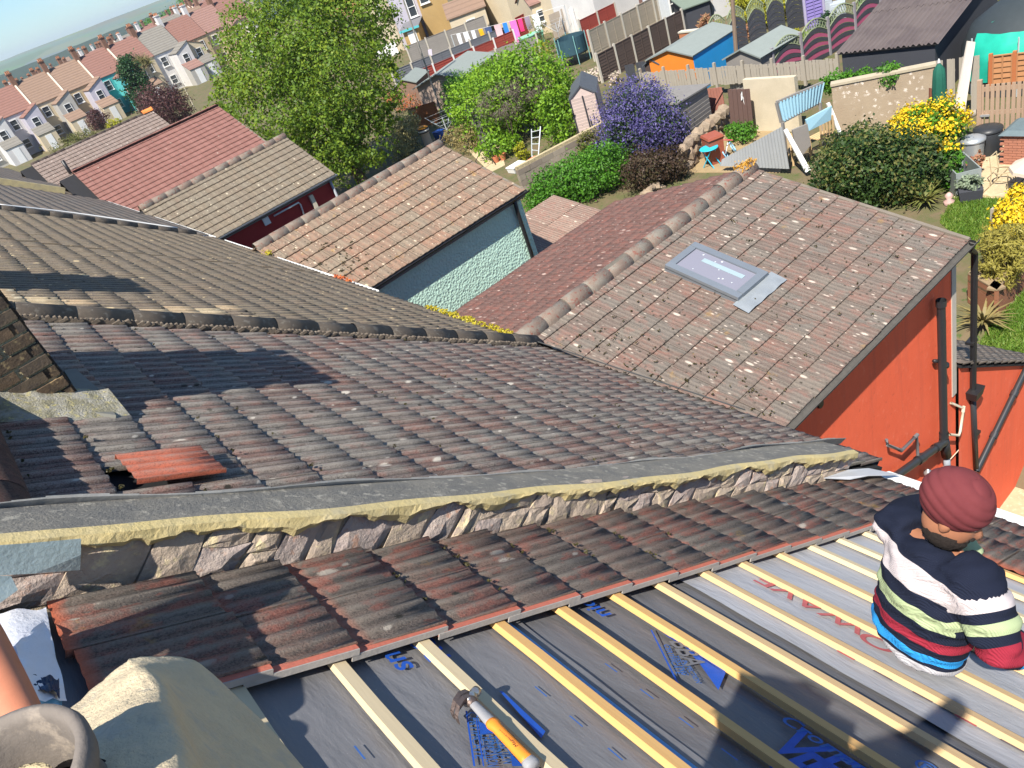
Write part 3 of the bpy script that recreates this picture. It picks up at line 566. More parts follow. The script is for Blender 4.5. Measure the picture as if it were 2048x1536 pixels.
# lower red lean-to past the corner: its roof falls away from us down the garden
pl = math.atan2(1.23, 1.87); lx0, lz0 = EXT['red']['xe']+.02, -8.32; lx1 = 14.2; lz1 = lz0-math.tan(pl)*(lx1-lx0)
ln = thing('lean_to', 'low red-walled lean-to with worn tiled roof beyond the square downpipe', 'extension', ((lx0+lx1)/2, 6, -13.1))
MB().add([(lx0, 4.7, -13.4), (lx1, 4.7, -13.4), (lx1, 4.7, lz1-.08), (lx0, 4.7, lz0-.08), (lx1, 10.5, -13.4), (lx1, 10.5, lz1-.08)], [(0, 1, 2, 3), (1, 4, 5, 2)]).build('wall', M_REDW, ln)
fl = frame((lx0, 4.62, lz0), (math.cos(pl), 0, -math.sin(pl)), (0, 1, 0), (math.sin(pl), 0, math.cos(pl)))
ltm = [tile_mesh('roof_tile', .30, .33, 2, .03, .032, .06, T_OLD, 5, .003, 300+i) for i in range(2)]
lay_tiles(ln, fl, [(.33*k, .3*j) for k in range(13) for j in range(18)], ltm, T_OLD, 200)
MB().slab([fl @ Vector(v) for v in ((0, .03, -.02), (4.3, .03, -.02), (4.3, 5.4, -.02), (0, 5.4, -.02))], (0, 0, -.05)).build('roof_deck', M_FELT, ln)
# green extension: pipe; crimson extension: fittings
gx = EXT['green']['xe']; gyw = EXT['green']['yw']
MB().tube([(gx-.25, gyw-.12, -6.28), (gx-.25, gyw-.08, -6.6), (gx-.25, gyw-.07, -12.9)], .05, 10).build('downpipe', M_GUT, hG, True)
dx, dyw = EXT['darkred']['xe'], EXT['darkred']['yw']
MB().tube([(dx-.1, dyw-.1, -6.4), (dx-.1, dyw-.08, -9)], .045, 10).build('downpipe', plain('grey_gutter', (.3, .32, .34)), hDR, True)
def dw(px, py, d=.06): return YP(px, py, dyw-d)
MB().tube([dw(548, 432), dw(597, 405), dw(601, 409), dw(609, 432)], .028, 8).build('overflow_pipe', M_WHITE, hDR, True)
MB().box(dw(533, 442, .03), (.22, .05, .24)).build('wall_vent', M_WHITE, hDR)
MB().box(dw(627, 404, .05), (.14, .12, .50)).build('flue', M_WPIPE, hDR)
# pale lean-to roof between the green wall and the hedge
pr0 = thing('outbuilding', 'low cream outbuilding with red-brown corrugated roof beside the green wall', 'outbuilding', (12.6, 16.6, -12))
MB().add([(11.0, 15.9, -13), (14.2, 15.9, -13), (14.2, 15.9, -9.3), (11.0, 15.9, -9.3), (14.2, 18.6, -13), (14.2, 18.6, -8.9)], [(0, 1, 2, 3), (1, 4, 5, 2)]).build('wall', plain('cream_old', (.50, .40, .24), .9, .25, 3), pr0)
fo = frame((10.9, 19.0, -8.75), (0, -.985, -.17), (1, 0, 0), (0, -.17, .985))
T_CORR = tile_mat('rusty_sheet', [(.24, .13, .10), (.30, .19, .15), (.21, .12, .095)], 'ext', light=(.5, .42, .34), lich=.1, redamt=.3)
lay_tiles(pr0, fo, [(1.1*k, .75*j) for k in range(3) for j in range(5)], [tile_mesh('roof_sheet', .75, 1.1, 8, .03, .02, .1, T_CORR, 4, .002, 400)], T_CORR, 99, name='roof_sheet')
# ---------------- brick chimneys
M_BRK = [stained('chimney_brick_a', (.10, .07, .045), (.05, .038, .03), 9, .4, .6, fine=50, bump=.6, bdist=.01, c3=(.20, .15, .08)), stained('chimney_brick_b', (.12, .08, .05), (.065, .05, .036), 9, .4, .6, fine=50, bump=.6, bdist=.01, c3=(.24, .17, .09)), stained('chimney_brick_c', (.07, .055, .045), (.12, .09, .06), 9, .4, .6, fine=50, bump=.6, bdist=.01)]
M_JOINT = stained('old_joint', (.58, .48, .28), (.36, .30, .19), 12, .4, .6, fine=40, bump=1, bdist=.02)
def chimney(label, x0, x1, y0, y1, zb, zt, full=True, pots=2, name='chimney'):
    c = thing(name, label, 'chimney', ((x0+x1)/2, (y0+y1)/2, zb)); g = .020
    MB().box(((x0+x1)/2, (y0+y1)/2, (zb+zt)/2), (x1-x0-.026, y1-y0-.026, zt-zb)).build('mortar_core', M_JOINT, c)
    z = zb; k = 0; bmesh_ = {}
    def bm_(L_): 
        L_ = round(L_, 3)
        if L_ not in bmesh_:
            mb = MB(); mb.box((0, 0, 0), (L_, .10, .060)); me = mb.mesh('brick', M_BRK[len(bmesh_) % 3]); bmesh_[L_] = [me]
            for q in M_BRK: m2 = me.copy(); m2.materials[0] = q; bmesh_[L_].append(m2)
        return random.choice(bmesh_[L_])
    while z < zt-.05:
        top = zt-z < .23; o = .0 if not top else .03*(1+int((.23-(zt-z))/.075))
        for face in ((0, 1) if full else (1,)):
            a0, a1 = (x0-o, x1+o) if face == 0 else (y0-o, y1+o); u = a0-(k % 2)*.112
            while u < a1-.02:
                s0, s1 = max(u, a0), min(u+.213, a1)
                if s1-s0 > .04:
                    m_ = (s0+s1)/2; pr_ = random.gauss(0, .004)
                    M_ = Matrix.Translation((m_, y0-o+.05-.004+pr_, z+.035)) if face == 0 else Matrix.Translation((x1+o-.05+.003+pr_, m_, z+.035)) @ Matrix.Rotation(rad(90), 4, 'Z')
                    link('brick', bm_(s1-s0-g*.8 if face == 0 or True else 0), c, M_ @ Euler((random.gauss(0, .012), random.gauss(0, .01), 0)).to_matrix().to_4x4())
                u += .225
        z += .076; k += 1
    mb = MB().box(((x0+x1)/2, (y0+y1)/2, zt+.05), (x1-x0+.04, y1-y0+.04, .12), None, taper=.8); mb.build('flaunching', M_MORTAR, c)
    for i in range(pots):
        mb = MB().lathe([(.13, 0), (.12, .1), (.105, .38), (.13, .40), (.13, .45), (.10, .45), (.09, .1)], Matrix.Translation(((x0+x1)/2, y0+(y1-y0)*(i+.5)/pots, zt+.08)), 18); mb.build('chimney_pot', plain('terracotta', (.40, .17, .09), .85, .2), c, True)
    return c
zB = RW(1.05, 5.4).z
chB = chimney('soot-darkened brick chimney stack rising from the neighbouring slope', -1.05, CH_X, CH_Y0+.05, CH_Y1-.05, zB-.25, zB+1.42, True, 2)
mb = MB(); V = []
for i in range(25):
    y = CH_Y0-.06; x = -1.1+1.27*i/24; j = random.uniform(-.007, .007); zz = -(x+0)*math.tan(RP); p0 = Vector((x, CH_Y0-.13+j*2, 0)); base = -H/math.cos(RP)-x*math.tan(RP)
    V += [Vector((x, CH_Y0-.20+j*2, base+.03)), Vector((x, CH_Y0-.13+j, base+.075+j)), Vector((x, CH_Y0-.03+j, base+.12+j)), Vector((x, CH_Y0+.09, base+.16+j*2))]
mb.add(V, [(i*4+j, (i+1)*4+j, (i+1)*4+j+1, i*4+j+1) for i in range(24) for j in range(3)]); mb.build('mortar_fillet', stained('fillet', (.42, .40, .34), (.26, .24, .15), 14, .4, .6, fine=70, bump=1, bdist=.02, c3=(.5, .44, .2)), chB)
fl_ = [RW(*RSY(px, py, .05), .055) for px, py in ((128, 742), (150, 738), (196, 778), (232, 832), (190, 826), (163, 800))]
MB().slab(fl_, NR*-.02).build('cement_flashing', plain('grey_cement', (.17, .17, .15), .9, .25, 9, .3), chB)
z2 = RW(.7, 9.6).z
chimney('second brick chimney just out of sight up the neighbouring slope', -1.2, -.32, 9.1, 10.2, z2-.3, z2+1.5, False, 2)
# ------------------------------------------------------------------ house A: the roof being retiled
hA = thing('terraced_house', 'terraced house with its near slope stripped to battens and grey membrane', 'house', (3, 0, -13.05))
Y_END = -3.2; A_EAVE = 6.22; Y_V = 1.97
mb = MB().slab([RW(.15, Y_END, -.03), RW(A_EAVE+.03, Y_END, -.03), RW(A_EAVE+.03, PW0-.005, -.03), RW(.15, PW0-.005, -.03)], NR*-.15)
a, b = RW(.15, Y_END, -.03), RW(.15, PW0-.005, -.03); dn_ = Vector((-4.6, 0, -3.3)); mb.slab([a, b, b+dn_, a+dn_], (0, 0, -.12)); mb.build('roof_deck', M_FELT, hA)
rear_wall(hA, Y_END, 2.6, plain('yellow_stock_brick', (.42, .30, .16), .9, .25, 8), 4.05, -4.95)
def membrane_mat(name, c, wr=.5):
    t = NT(name); p = t.pos((0, -RP, 0), (1, .35, 1)); n1 = t.noise(p, 3.5, 5, .6, .5); n2 = t.noise(t.pos(), 220, 2, .6); n3 = t.noise(p, 14, 4, .6, .3)
    col = t.mix(n1, sc3(c, .8), sc3(c, 1.25)); col = t.mix(t.math('MULTIPLY', t.ramp(n2, [(.68, 0), (.75, 1)]), .4), col, (.45, .45, .45))
    return t.out(col, .62, t.bump(t.math('ADD', n1, t.math('MULTIPLY', n3, .35)), wr, .03), .45)
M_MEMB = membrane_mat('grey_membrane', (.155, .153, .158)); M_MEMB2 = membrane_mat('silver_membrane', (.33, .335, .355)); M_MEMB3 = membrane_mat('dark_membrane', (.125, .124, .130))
def sheet(s0, s1, y0, y1, n0, mat, name='roof_membrane', amp=.006, seed=0):
    nu, nv = 60, 16; V = []
    for i in range(nu+1):
        for j in range(nv+1):
            s = s0+(s1-s0)*j/nv; y = y0+(y1-y0)*i/nu
            V.append(RW(s+.008*math.sin(y*2.3+seed), y, n0+.6*amp*(math.sin(y*5.1+s*2+seed)*math.sin(s*9+y*1.3+seed*2)+.5*math.sin(y*13+s*3))))
    return MB().add(V, [(i*(nv+1)+j, (i+1)*(nv+1)+j, (i+1)*(nv+1)+j+1, i*(nv+1)+j+1)[::-1] for i in range(nu) for j in range(nv)]).build(name, mat, hA, True)
s_ed = RSY(1393, 1178)[0]
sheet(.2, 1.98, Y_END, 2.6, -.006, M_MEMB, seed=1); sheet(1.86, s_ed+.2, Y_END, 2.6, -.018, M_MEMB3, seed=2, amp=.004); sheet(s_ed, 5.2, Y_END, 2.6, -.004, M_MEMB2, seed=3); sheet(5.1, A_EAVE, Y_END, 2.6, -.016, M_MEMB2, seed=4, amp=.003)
W_BAT = wood('batten_wood', (.66, .48, .27), (.55, .36, .17), 1, 5); W_BATO = wood('orange_batten', (.70, .44, .18), (.60, .33, .11), 1, 5); W_BATP = wood('pale_batten', (.66, .55, .36), (.55, .43, .26), 1, 5)
bat_s = [.50, .83, 1.157, 1.481, 1.822, 2.145, 2.47, 2.768, 3.109, 3.43, 3.78, 4.11, 4.44, 4.77, 5.10, 5.43, 5.76]
for i, s in enumerate(bat_s):
    bw, bh = .044, .026; L_ = 5.15
    mb = MB(); me = None; n = 14; V = []
    for k in range(n+1):
        y = -L_/2+L_*k/n; wv = .003*math.sin(k*1.7+i); 
        V += [(-bw/2+wv, y, 0), (bw/2+wv, y, 0), (bw/2+wv, y, bh), (-bw/2+wv, y, bh)]
    mb.add(V, [(k*4+j, k*4+(j+1) % 4, (k+1)*4+(j+1) % 4, (k+1)*4+j) for k in range(n) for j in range(4)]+[(3, 2, 1, 0), (n*4, n*4+1, n*4+2, n*4+3)])
    o = link('batten', mb.mesh('batten', [W_BAT, W_BATP, W_BATP, W_BATP, W_BATO, W_BATO, W_BATO, W_BAT, W_BAT, W_BAT][i % 10]), hA, RM(s+bw/2, Y_V+.12-L_/2, .004))
# printed words lie on the sheet
M_BLUE = plain('blue_print', (.015, .085, .42), .6, .25, 40, 0); M_BLUE2 = plain('pale_blue_print', (.035, .12, .36), .6, .3, 60, 0); M_REDP = plain('red_print', (.42, .10, .11), .6, .3, 60, 0)
def print_text(txt, s, y, size, mat, flip=False, shear=0, xs=1.0, n=.0055, sp=1.0, name='printed_words', rot=0):
    cu = bpy.data.curves.new(name, 'FONT'); cu.body = txt; cu.size = size; cu.shear = shear; cu.space_character = sp; cu.offset = size*.012; cu.fill_mode = 'FRONT'
    ob = bpy.data.objects.new('tmp', cu); COL.objects.link(ob); dg = bpy.context.evaluated_depsgraph_get(); me = bpy.data.meshes.new_from_object(ob.evaluated_get(dg)); bpy.data.objects.remove(ob)
    me.materials.clear(); me.materials.append(mat)
    ex, ey = (Vector((0, -1, 0)), D) if not flip else (Vector((0, 1, 0)), -D)
    M_ = Matrix.Translation(RW(s, y, n)) @ Matrix(((ex.x*xs, ey.x, NR.x), (ex.y*xs, ey.y, NR.y), (ex.z*xs, ey.z, NR.z))).to_4x4() @ Matrix.Rotation(rot, 4, 'Z')
    return link(name, me, hA, M_)
def print_shape(pix, mat, n=.006, name='printed_mark'):
    MB().add([RW(*RSY(px, py), n) for px, py in pix], [tuple(range(len(pix)))]).build(name, mat, hA)
vs, vy = RSY(1527, 1482); print_text('VENT', vs-.01, vy, .30, M_BLUE, shear=.18, xs=.70, n=.0045); vs, vy = RSY(1560, 1536); print_text('PLAS', vs-.03, vy+.03, .30, M_BLUE, shear=.18, xs=.7, n=.0045)
vs, vy = RSY(1555, 1440); print_text('Cromar', vs, vy, .09, M_BLUE2, shear=.2)
vs, vy = RSY(1822, 1532); print_text('\u00ae', vs, vy, .10, M_BLUE2)
for (px, py, txt, sz) in ((1225, 1232, 'nic', .12), (830, 1338, 'sne', .13), (905, 1318, 'R\u00ae', .13)): s_, y_ = RSY(px, py); print_text(txt, s_, y_, sz, M_BLUE, flip=True)
print_shape([(1325, 1270), (1358, 1284), (1397, 1328), (1436, 1383), (1450, 1350), (1448, 1335)], M_BLUE)
def print_along(txt, p0, p1, size, mat, n=.0045):
    a, b = RF(*p0), RF(*p1); ex = (b-a).normalized(); ex = (ex-NR*ex.dot(NR)).normalized(); ey = NR.cross(ex)
    cu = bpy.data.curves.new('w', 'FONT'); cu.body = txt; cu.size = size; cu.offset = size*.01; ob = bpy.data.objects.new('tmp', cu); COL.objects.link(ob); dg = bpy.context.evaluated_depsgraph_get(); me = bpy.data.meshes.new_from_object(ob.evaluated_get(dg)); bpy.data.objects.remove(ob)
    me.materials.clear(); me.materials.append(mat); wd = max(v.co.x for v in me.vertices); kx = (b-a).length/wd
    link('printed_words', me, hA, Matrix.Translation(a+NR*n) @ Matrix(((ex.x*kx, ey.x, NR.x), (ex.y*kx, ey.y, NR.y), (ex.z*kx, ey.z, NR.z))).to_4x4())
M_GAP = plain('grey_gap', (.16, .16, .17), .6, .1, 30, 0)
print_along('BBA', (1336, 1284), (1372, 1336), .13, M_GAP, .0085)
print_along('CERTIFICATE', (1326, 1290), (1352, 1350), .035, M_BLUE2); print_along('TESTING', (1345, 1312), (1366, 1352), .032, M_BLUE2); print_along('INSPECTION', (1362, 1322), (1392, 1368), .032, M_BLUE2)
print_along('CERTIFICATE', (935, 1426), (950, 1520), .045, M_BLUE2); print_along('CERTIFICATION', (958, 1470), (974, 1536), .05, M_BLUE2); print_along('TESTING', (972, 1474), (986, 1520), .045, M_BLUE2); print_along('INSPECTION', (988, 1474), (1006, 1530), .045, M_BLUE2)
for q in (((930, 1425), (934, 1425), (950, 1536), (946, 1536)), ((950, 1440), (953, 1440), (968, 1536), (965, 1536)), ((998, 1385), (1005, 1386), (1090, 1466), (1082, 1480)), ((955, 1445), (990, 1462), (988, 1470), (960, 1472)), ((1020, 1510), (1046, 1536), (1024, 1536)), ((1300, 1262), (1303, 1262), (1360, 1376), (1356, 1376))): print_shape(q, M_BLUE)
s_, y_ = RSY(1742, 1262); print_text('WAVE', s_, y_, .17, M_REDP, flip=True, xs=1.15, n=.006)
s_, y_ = RSY(1860, 1330); print_text('RO', s_, y_, .17, M_REDP, flip=True, xs=1.15, n=.006)
for k in range(16):
    y = 1.25-.155*k; s = s_ed+.12; MB().add([RW(s, y, .008), RW(s, y-.075, .008), RW(s+.014, y-.075, .008), RW(s+.014, y, .008)], [(0, 1, 2, 3)]).build('printed_mark', M_REDP if k % 3 == 0 else plain('grey_print', (.10, .09, .11), .6, .2, 40, 0), hA)
for r0, ss in ((1.05, .06), (1.72, .05), (2.06, .05)):
    for k in range(22):
        y = 1.6-.17*k; s = r0+.07*(k*.0); MB().add([RW(s, y, .006), RW(s, y-.06, .006), RW(s+.006, y-.06, .006), RW(s+.006, y, .006)], [(0, 1, 2, 3)]).build('printed_mark', M_BLUE2, hA)
MB().add([RW(s, y, n) for s, y, n in [(1.882, 2.2, .004), (1.915, 2.2, .004), (1.915, -3, .004), (1.882, -3, .004)]], [(0, 1, 2, 3)][:1]).build('blue_edge_band', plain('sky_blue_edge', (.10, .30, .55), .5, .15, 9, 0), hA)
# tiles still (or again) in place
cells = []; tails = [.955, 1.245, 1.60, 1.94, 2.26, 2.58, 2.90, 3.22, 3.55, 3.88, 4.21, 4.54, 4.87, 5.20, 5.54, 5.88, 6.22]
for k, tl in enumerate(tails[1:]):
    s = tl-GM; n = 2 if tl < 5.3 else 16
    for c in range(n):
        y = Y_V+c*WM+(0 if k % 1 == 0 else 0)
        if n == 16: y = Y_V+.0+WM*(1-c)
        cells.append((s, y))
lay_tiles(hA, RM(0, 0, .028), cells, tm_near, T_NEAR, 300, 1.3)
top_t = [tile_mesh('roof_tile', WM, .47, 4, .017, .034, .0, T_NEAR, 7, .004, 90+i, head=True) for i in range(2)]
for c in range(2): link('roof_tile', top_t[c], hA, RM(.487-.02*c, Y_V+c*WM, .03))
lip = MB(); 
for k, tl in enumerate(tails):
    if tl > 5.3: continue
    mb = MB(); g = GM+.05
    mb.box((g/2-.05, 0, 0), (g, .030, .012)); mb.box((g/2-.05, -.0175, -.006), (g, .005, .022), None, 1)
    o = link('tile_interlock', mb.mesh('tile_interlock', [plain('fresh_red_concrete', (.44, .13, .085), .85, .25, 30, .2, fine=90), plain('cement_edge', (.34, .31, .28), .85, .2, 20)]), hA, RM(tl-GM, Y_V-.006, .043) @ Euler((0, -.055, random.gauss(0, .006))).to_matrix().to_4x4())
    o.data.polygons.foreach_set('material_index', [0]*6+[1]*6)
MB().slab([RW(A_EAVE+.01, Y_END, .06), RW(A_EAVE+.15, Y_END, .105), RW(A_EAVE+.15, 2.55, .105), RW(A_EAVE+.01, 2.6, .06)], NR*-.015).build('eaves_tray', plain('white_tray', (.78, .77, .72), .5, .1, 9), hA)
gutter(hA, RW(A_EAVE+.12, Y_END, -.02), RW(A_EAVE+.12, 2.5, -.02), M_GUT)
MB().slab([RW(5.75, 2.56, .08), RW(5.95, 2.52, .11), RW(6.3, 2.44, .12), RW(6.15, 2.62, .12), RW(5.9, 2.66, .11), RW(5.5, 2.64, .08)], NR*-.006).build('felt_offcut', plain('pale_felt', (.45, .46, .48), .5, .2), hA)
ridge_run(hA, RW(.12, 1.45, -.04), RW(.12, 2.6, -.04), ZV, .13, M_RIDGE, .45)
# ------------------------------------------------------------------ people
def skin_body(name, joints, edges, mat, root=0, sub=2, parent=None, smooth=True, loc=None):
    me = bpy.data.meshes.new(name); me.from_pydata([tuple(j[0]) for j in joints], edges, []); o = bpy.data.objects.new('tmp_skin', me); COL.objects.link(o)
    o.modifiers.new('s', 'SKIN'); 
    for v, j in zip(me.skin_vertices[0].data, joints): r = j[1]; v.radius = r if isinstance(r, tuple) else (r, r); v.use_root = False
    me.skin_vertices[0].data[root].use_root = True
    m = o.modifiers.new('d', 'SUBSURF'); m.levels = sub; m.render_levels = sub
    dg = bpy.context.evaluated_depsgraph_get(); me2 = bpy.data.meshes.new_from_object(o.evaluated_get(dg)); bpy.data.objects.remove(o)
    me2.name = name; me2.materials.clear(); me2.materials.append(mat); me2.polygons.foreach_set('use_smooth', [smooth]*len(me2.polygons))
    base = wl(parent) if parent else Vector(loc or (0, 0, 0))
    if base.length: me2.transform(Matrix.Translation(-base))
    ob = bpy.data.objects.new(name, me2); COL.objects.link(ob); WLOC[ob.name] = base
    if parent: ob.parent = parent
    elif loc is not None: ob.location = base
    return ob
def skinmat(name, c):
    t = NT(name); n = t.noise(t.pos(), 30, 4, .6); n2 = t.noise(t.pos(), 260, 3, .6); col = t.mix(n, sc3(c, .85), sc3(c, 1.12)); col = t.mix(t.math('MULTIPLY', n2, .25), col, sc3(c, .6)); return t.out(col, .55, t.bump(n2, .15, .002), .35)
SK = skinmat('skin', (.36, .155, .085)); SKP = skinmat('sunburnt_skin', (.50, .19, .105))
def along(px, py, dist): r = ray(px, py); return r.normalized()*dist
# the man on the right, placed by where his body meets the roof
P_hip = RW(3.72, 1.04, .16)
shL = along(1793, 1048, 3.66); shR = along(1958, 1178, 3.42); neck = along(1888, 1084, 3.50); head = along(1908, 1020, 3.40)
chest = along(1860, 1175, 3.60); waist = along(1842, 1240, 3.74); upper = along(1876, 1118, 3.53)
elR = along(1996, 1292, 3.46); wrR = along(2062, 1308, 3.66); haR = along(2100, 1330, 3.72)
elL = along(1850, 1010, 3.98); wrL = along(1950, 1120, 4.05)
up_t = (neck-waist).normalized(); side = (shR-shL); side = (side-up_t*side.dot(up_t)*.6).normalized(); fwd = side.cross(up_t).normalized()
if fwd.dot(chest) < 0: fwd = -fwd                                   # he faces away from us
man = thing('person', 'man in maroon turban and striped jumper crouching with his back to us', 'person', RW(3.72, 1.04, 0))
kn = P_hip+D*.36+YV*.10+NR*.04; ft = P_hip+D*.30+YV*.02+NR*-.09; kn2 = P_hip+D*.40+YV*.28+NR*.05; ft2 = P_hip+D*.36+YV*.30+NR*-.09
J = [(P_hip, (.15, .12)), (waist, (.14, .10)), (chest, (.15, .10)), (upper, (.085, .06)), (neck, .052), (head-up_t*.02, (.055, .06)), (shL, .05), (elL, .042), (wrL, .033), (shR, .05), (elR, .042), (wrR, .033), (kn, .07), (ft, .05), (kn2, .07), (ft2, .05)]
body = skin_body('body', J, [(0, 1), (1, 2), (2, 3), (3, 4), (4, 5), (3, 6), (6, 7), (7, 8), (3, 9), (9, 10), (10, 11), (0, 12), (12, 13), (0, 14), (14, 15)], SK, 0, 2, man)
# jumper: torso and sleeves fused into one knitted surface, banded along the body
hem = along(1832, 1272, 3.82)
def fuse(name, mb, vox, mat, parent, smooth=8):
    me = mb.mesh(name); o = bpy.data.objects.new('tmp_fuse', me); COL.objects.link(o)
    m = o.modifiers.new('r', 'REMESH'); m.mode = 'VOXEL'; m.voxel_size = vox; m2 = o.modifiers.new('s', 'SMOOTH'); m2.iterations = smooth; m2.factor = .5
    dg = bpy.context.evaluated_depsgraph_get(); me2 = bpy.data.meshes.new_from_object(o.evaluated_get(dg)); bpy.data.objects.remove(o); me2.name = name; me2.materials.clear(); me2.materials.append(mat); me2.polygons.foreach_set('use_smooth', [True]*len(me2.polygons))
    base = wl(parent); me2.transform(Matrix.Translation(-base)); ob = bpy.data.objects.new(name, me2); COL.objects.link(ob); ob.parent = parent; WLOC[ob.name] = base; return ob
def oval_run(mb, pts, ws, hs, sx_, n=24):
    V = []; 
    for i, p in enumerate(pts):
        t_ = (pts[min(i+1, len(pts)-1)]-pts[max(0, i-1)]).normalized(); sd = (sx_-t_*sx_.dot(t_)).normalized(); nn = t_.cross(sd)
        for k in range(n): an = 2*math.pi*k/n; V.append(p+sd*math.cos(an)*ws[i]+nn*math.sin(an)*hs[i])
    m = len(pts); return mb.add(V, [(i*n+k, i*n+(k+1) % n, (i+1)*n+(k+1) % n, (i+1)*n+k) for i in range(m-1) for k in range(n)]+[tuple(range(n-1, -1, -1)), tuple((m-1)*n+k for k in range(n))])
jm = MB()
oval_run(jm, [hem, waist, waist.lerp(chest, .5), chest, chest.lerp(upper, .6), upper, upper.lerp(neck, .5), neck-up_t*.02], (.215, .212, .216, .222, .22, .195, .14, .078), (.150, .150, .152, .155, .145, .125, .108, .078), side)
oval_run(jm, [shL+side*.10+up_t*.0, shL+side*.02, shL.lerp(elL, .4), elL, wrL], (.10, .105, .085, .072, .06), (.10, .105, .085, .072, .06), up_t)
oval_run(jm, [shR-side*.10, shR-side*.03, shR.lerp(elR, .35), shR.lerp(elR, .8), elR, elR.lerp(wrR, .25), elR.lerp(wrR, .65), wrR], (.11, .115, .10, .092, .085, .078, .066, .055), (.11, .115, .10, .092, .085, .078, .066, .055), up_t)
jumper = fuse('jumper', jm, .011, SK, man, 10)
bd_ = (shR-shL).normalized(); ub = (up_t-bd_*up_t.dot(bd_)*.9).normalized(); T0 = (neck-hem).dot(ub); at = jumper.data.attributes.new('band', 'FLOAT', 'POINT'); vals = []; mb_ = wl(man)
nrm = [v.normal.copy() for v in jumper.data.vertices]
for v, nv_ in zip(jumper.data.vertices, nrm):
    p = v.co+mb_; u = 1-(p-hem).dot(ub)/T0; off = (p-chest).dot(side); best = None
    d_ = elR-shR; tt = (p-shR).dot(d_)/d_.length_squared; dist = (p-(shR+d_*min(1, max(0, tt)))).length
    if tt > .10 and dist < .135 and off > .17: best = .10+.62*min(tt, 1.0)
    d_ = wrR-elR; t2 = (p-elR).dot(d_)/d_.length_squared; dist2 = (p-(elR+d_*min(1, max(0, t2)))).length
    if t2 > .0 and dist2 < .11 and off > .2: best = .66+.42*t2
    u2 = best if best is not None else u
    vals.append(u2+.010*math.sin(off*16)+.006*math.sin(off*41+u*9))
    f1 = math.sin(off*22+u*13+1.5*math.sin(u*9)); f2 = math.sin(u*38-off*14+math.sin(off*19)); v.co += nv_*(.006*f1*f2+.004*math.sin(off*55+u*47)*f1)
at.data.foreach_set('value', vals)
t = NT('striped_knit'); a_ = t.n('ShaderNodeAttribute', 'Fac', dict(attribute_name='band')); NAVY = (.012, .016, .032); WHT = (.56, .50, .50); GRN = (.40, .48, .27); RED_ = (.30, .025, .045); BLU = (.03, .30, .70)
col = t.ramp(t.math('MULTIPLY', a_, .9), [(0, NAVY), (.125*.9, WHT), (.30*.9, NAVY), (.42*.9, GRN), (.55*.9, NAVY), (.67*.9, RED_), (.765*.9, NAVY), (.85*.9, BLU), (.945*.9, NAVY), (.975*.9, (.45, .44, .46))], 'CONSTANT')
kn_ = t.n('ShaderNodeTexWave', 'Fac', Vector=t.pos(), Scale=55.0, Distortion=2.0); nn_ = t.noise(t.pos(), 18, 4, .6)
jumper.data.materials[0] = t.out(t.mix(t.math('MULTIPLY', nn_, .35), col, t.mix(.5, col, (.02, .02, .03))), .95, t.bump(t.math('ADD', kn_, t.math('MULTIPLY', nn_, 3.0)), .45, .006), .1)
M_TROU = plain('pale_trousers', (.42, .41, .43), .9, .12, 12, .3)
skin_body('trousers', [(waist.lerp(P_hip, .25), (.17, .13)), (P_hip, (.205, .17)), (kn, .10), (ft+NR*.05, .075), (kn2, .10), (ft2+NR*.05, .075)], [(0, 1), (1, 2), (2, 3), (1, 4), (4, 5)], M_TROU, 1, 3, man)
for f_ in (ft, ft2): skin_body('boot', [(f_, .055), (f_+D*.1-NR*.04, .05), (f_+D*.22-NR*.05, .04)], [(0, 1), (1, 2)], plain('dark_boot', (.03, .025, .02), .7), 0, 2, man)
look = (side*.74+fwd*.72-up_t*.25).normalized(); hup = (up_t-look*up_t.dot(look)).normalized(); hsd = look.cross(hup)
HM = Matrix.Translation(head) @ Matrix(((look.x, hsd.x, hup.x), (look.y, hsd.y, hup.y), (look.z, hsd.z, hup.z))).to_4x4()
def ell(name, c, r, mat, par, M_=HM, ju=0.0, nu=28, nv=18, fn=None):
    V = []; 
    for j in range(nv+1):
        th_ = math.pi*j/nv
        for i in range(nu):
            ph = 2*math.pi*i/nu; q = Vector((math.cos(ph)*math.sin(th_), math.sin(ph)*math.sin(th_), math.cos(th_))); k = 1+(fn(q, th_, ph) if fn else 0)
            V.append(M_ @ Vector((c[0]+q.x*r[0]*k, c[1]+q.y*r[1]*k, c[2]+q.z*r[2]*k)))
    return MB().add(V, [(j*nu+i, (j+1)*nu+i, (j+1)*nu+(i+1) % nu, j*nu+(i+1) % nu) for j in range(nv) for i in range(nu)]).build(name, mat, par, True)
def facefn(q, th_, ph):
    n_ = max(0, q.x); nose = .30*math.exp(-((q.y/.16)**2+((q.z+.18)/.20)**2)) if q.x > 0 else 0; jaw = -.10*max(0, -q.z-.45); eye = -.07*(math.exp(-(((abs(q.y)-.36)/.16)**2+((q.z-.05)/.10)**2)) if q.x > 0 else 0)
    lips = .05*math.exp(-((q.y/.24)**2+((q.z+.52)/.08)**2)) if q.x > 0 else 0
    return nose+jaw+eye+lips
ell('face', (.008, 0, -.035), (.098, .078, .125), SK, body, fn=facefn, nu=48, nv=36)
for sg in (-1, 1):
    MB().lathe([(.012, -.028), (.022, -.012), (.024, .008), (.018, .028), (.004, .034)], HM @ Matrix.Translation((-.012, sg*.077, -.03)), 10).build('ear', SK, body, True)
    ell('eye', (.083, sg*.03, -.022), (.012, .014, .010), plain('eye_white', (.6, .55, .5), .3), body, nu=10, nv=8)
M_BEARD = plain('dark_beard', (.018, .013, .011), .95, .4, 50, .8)
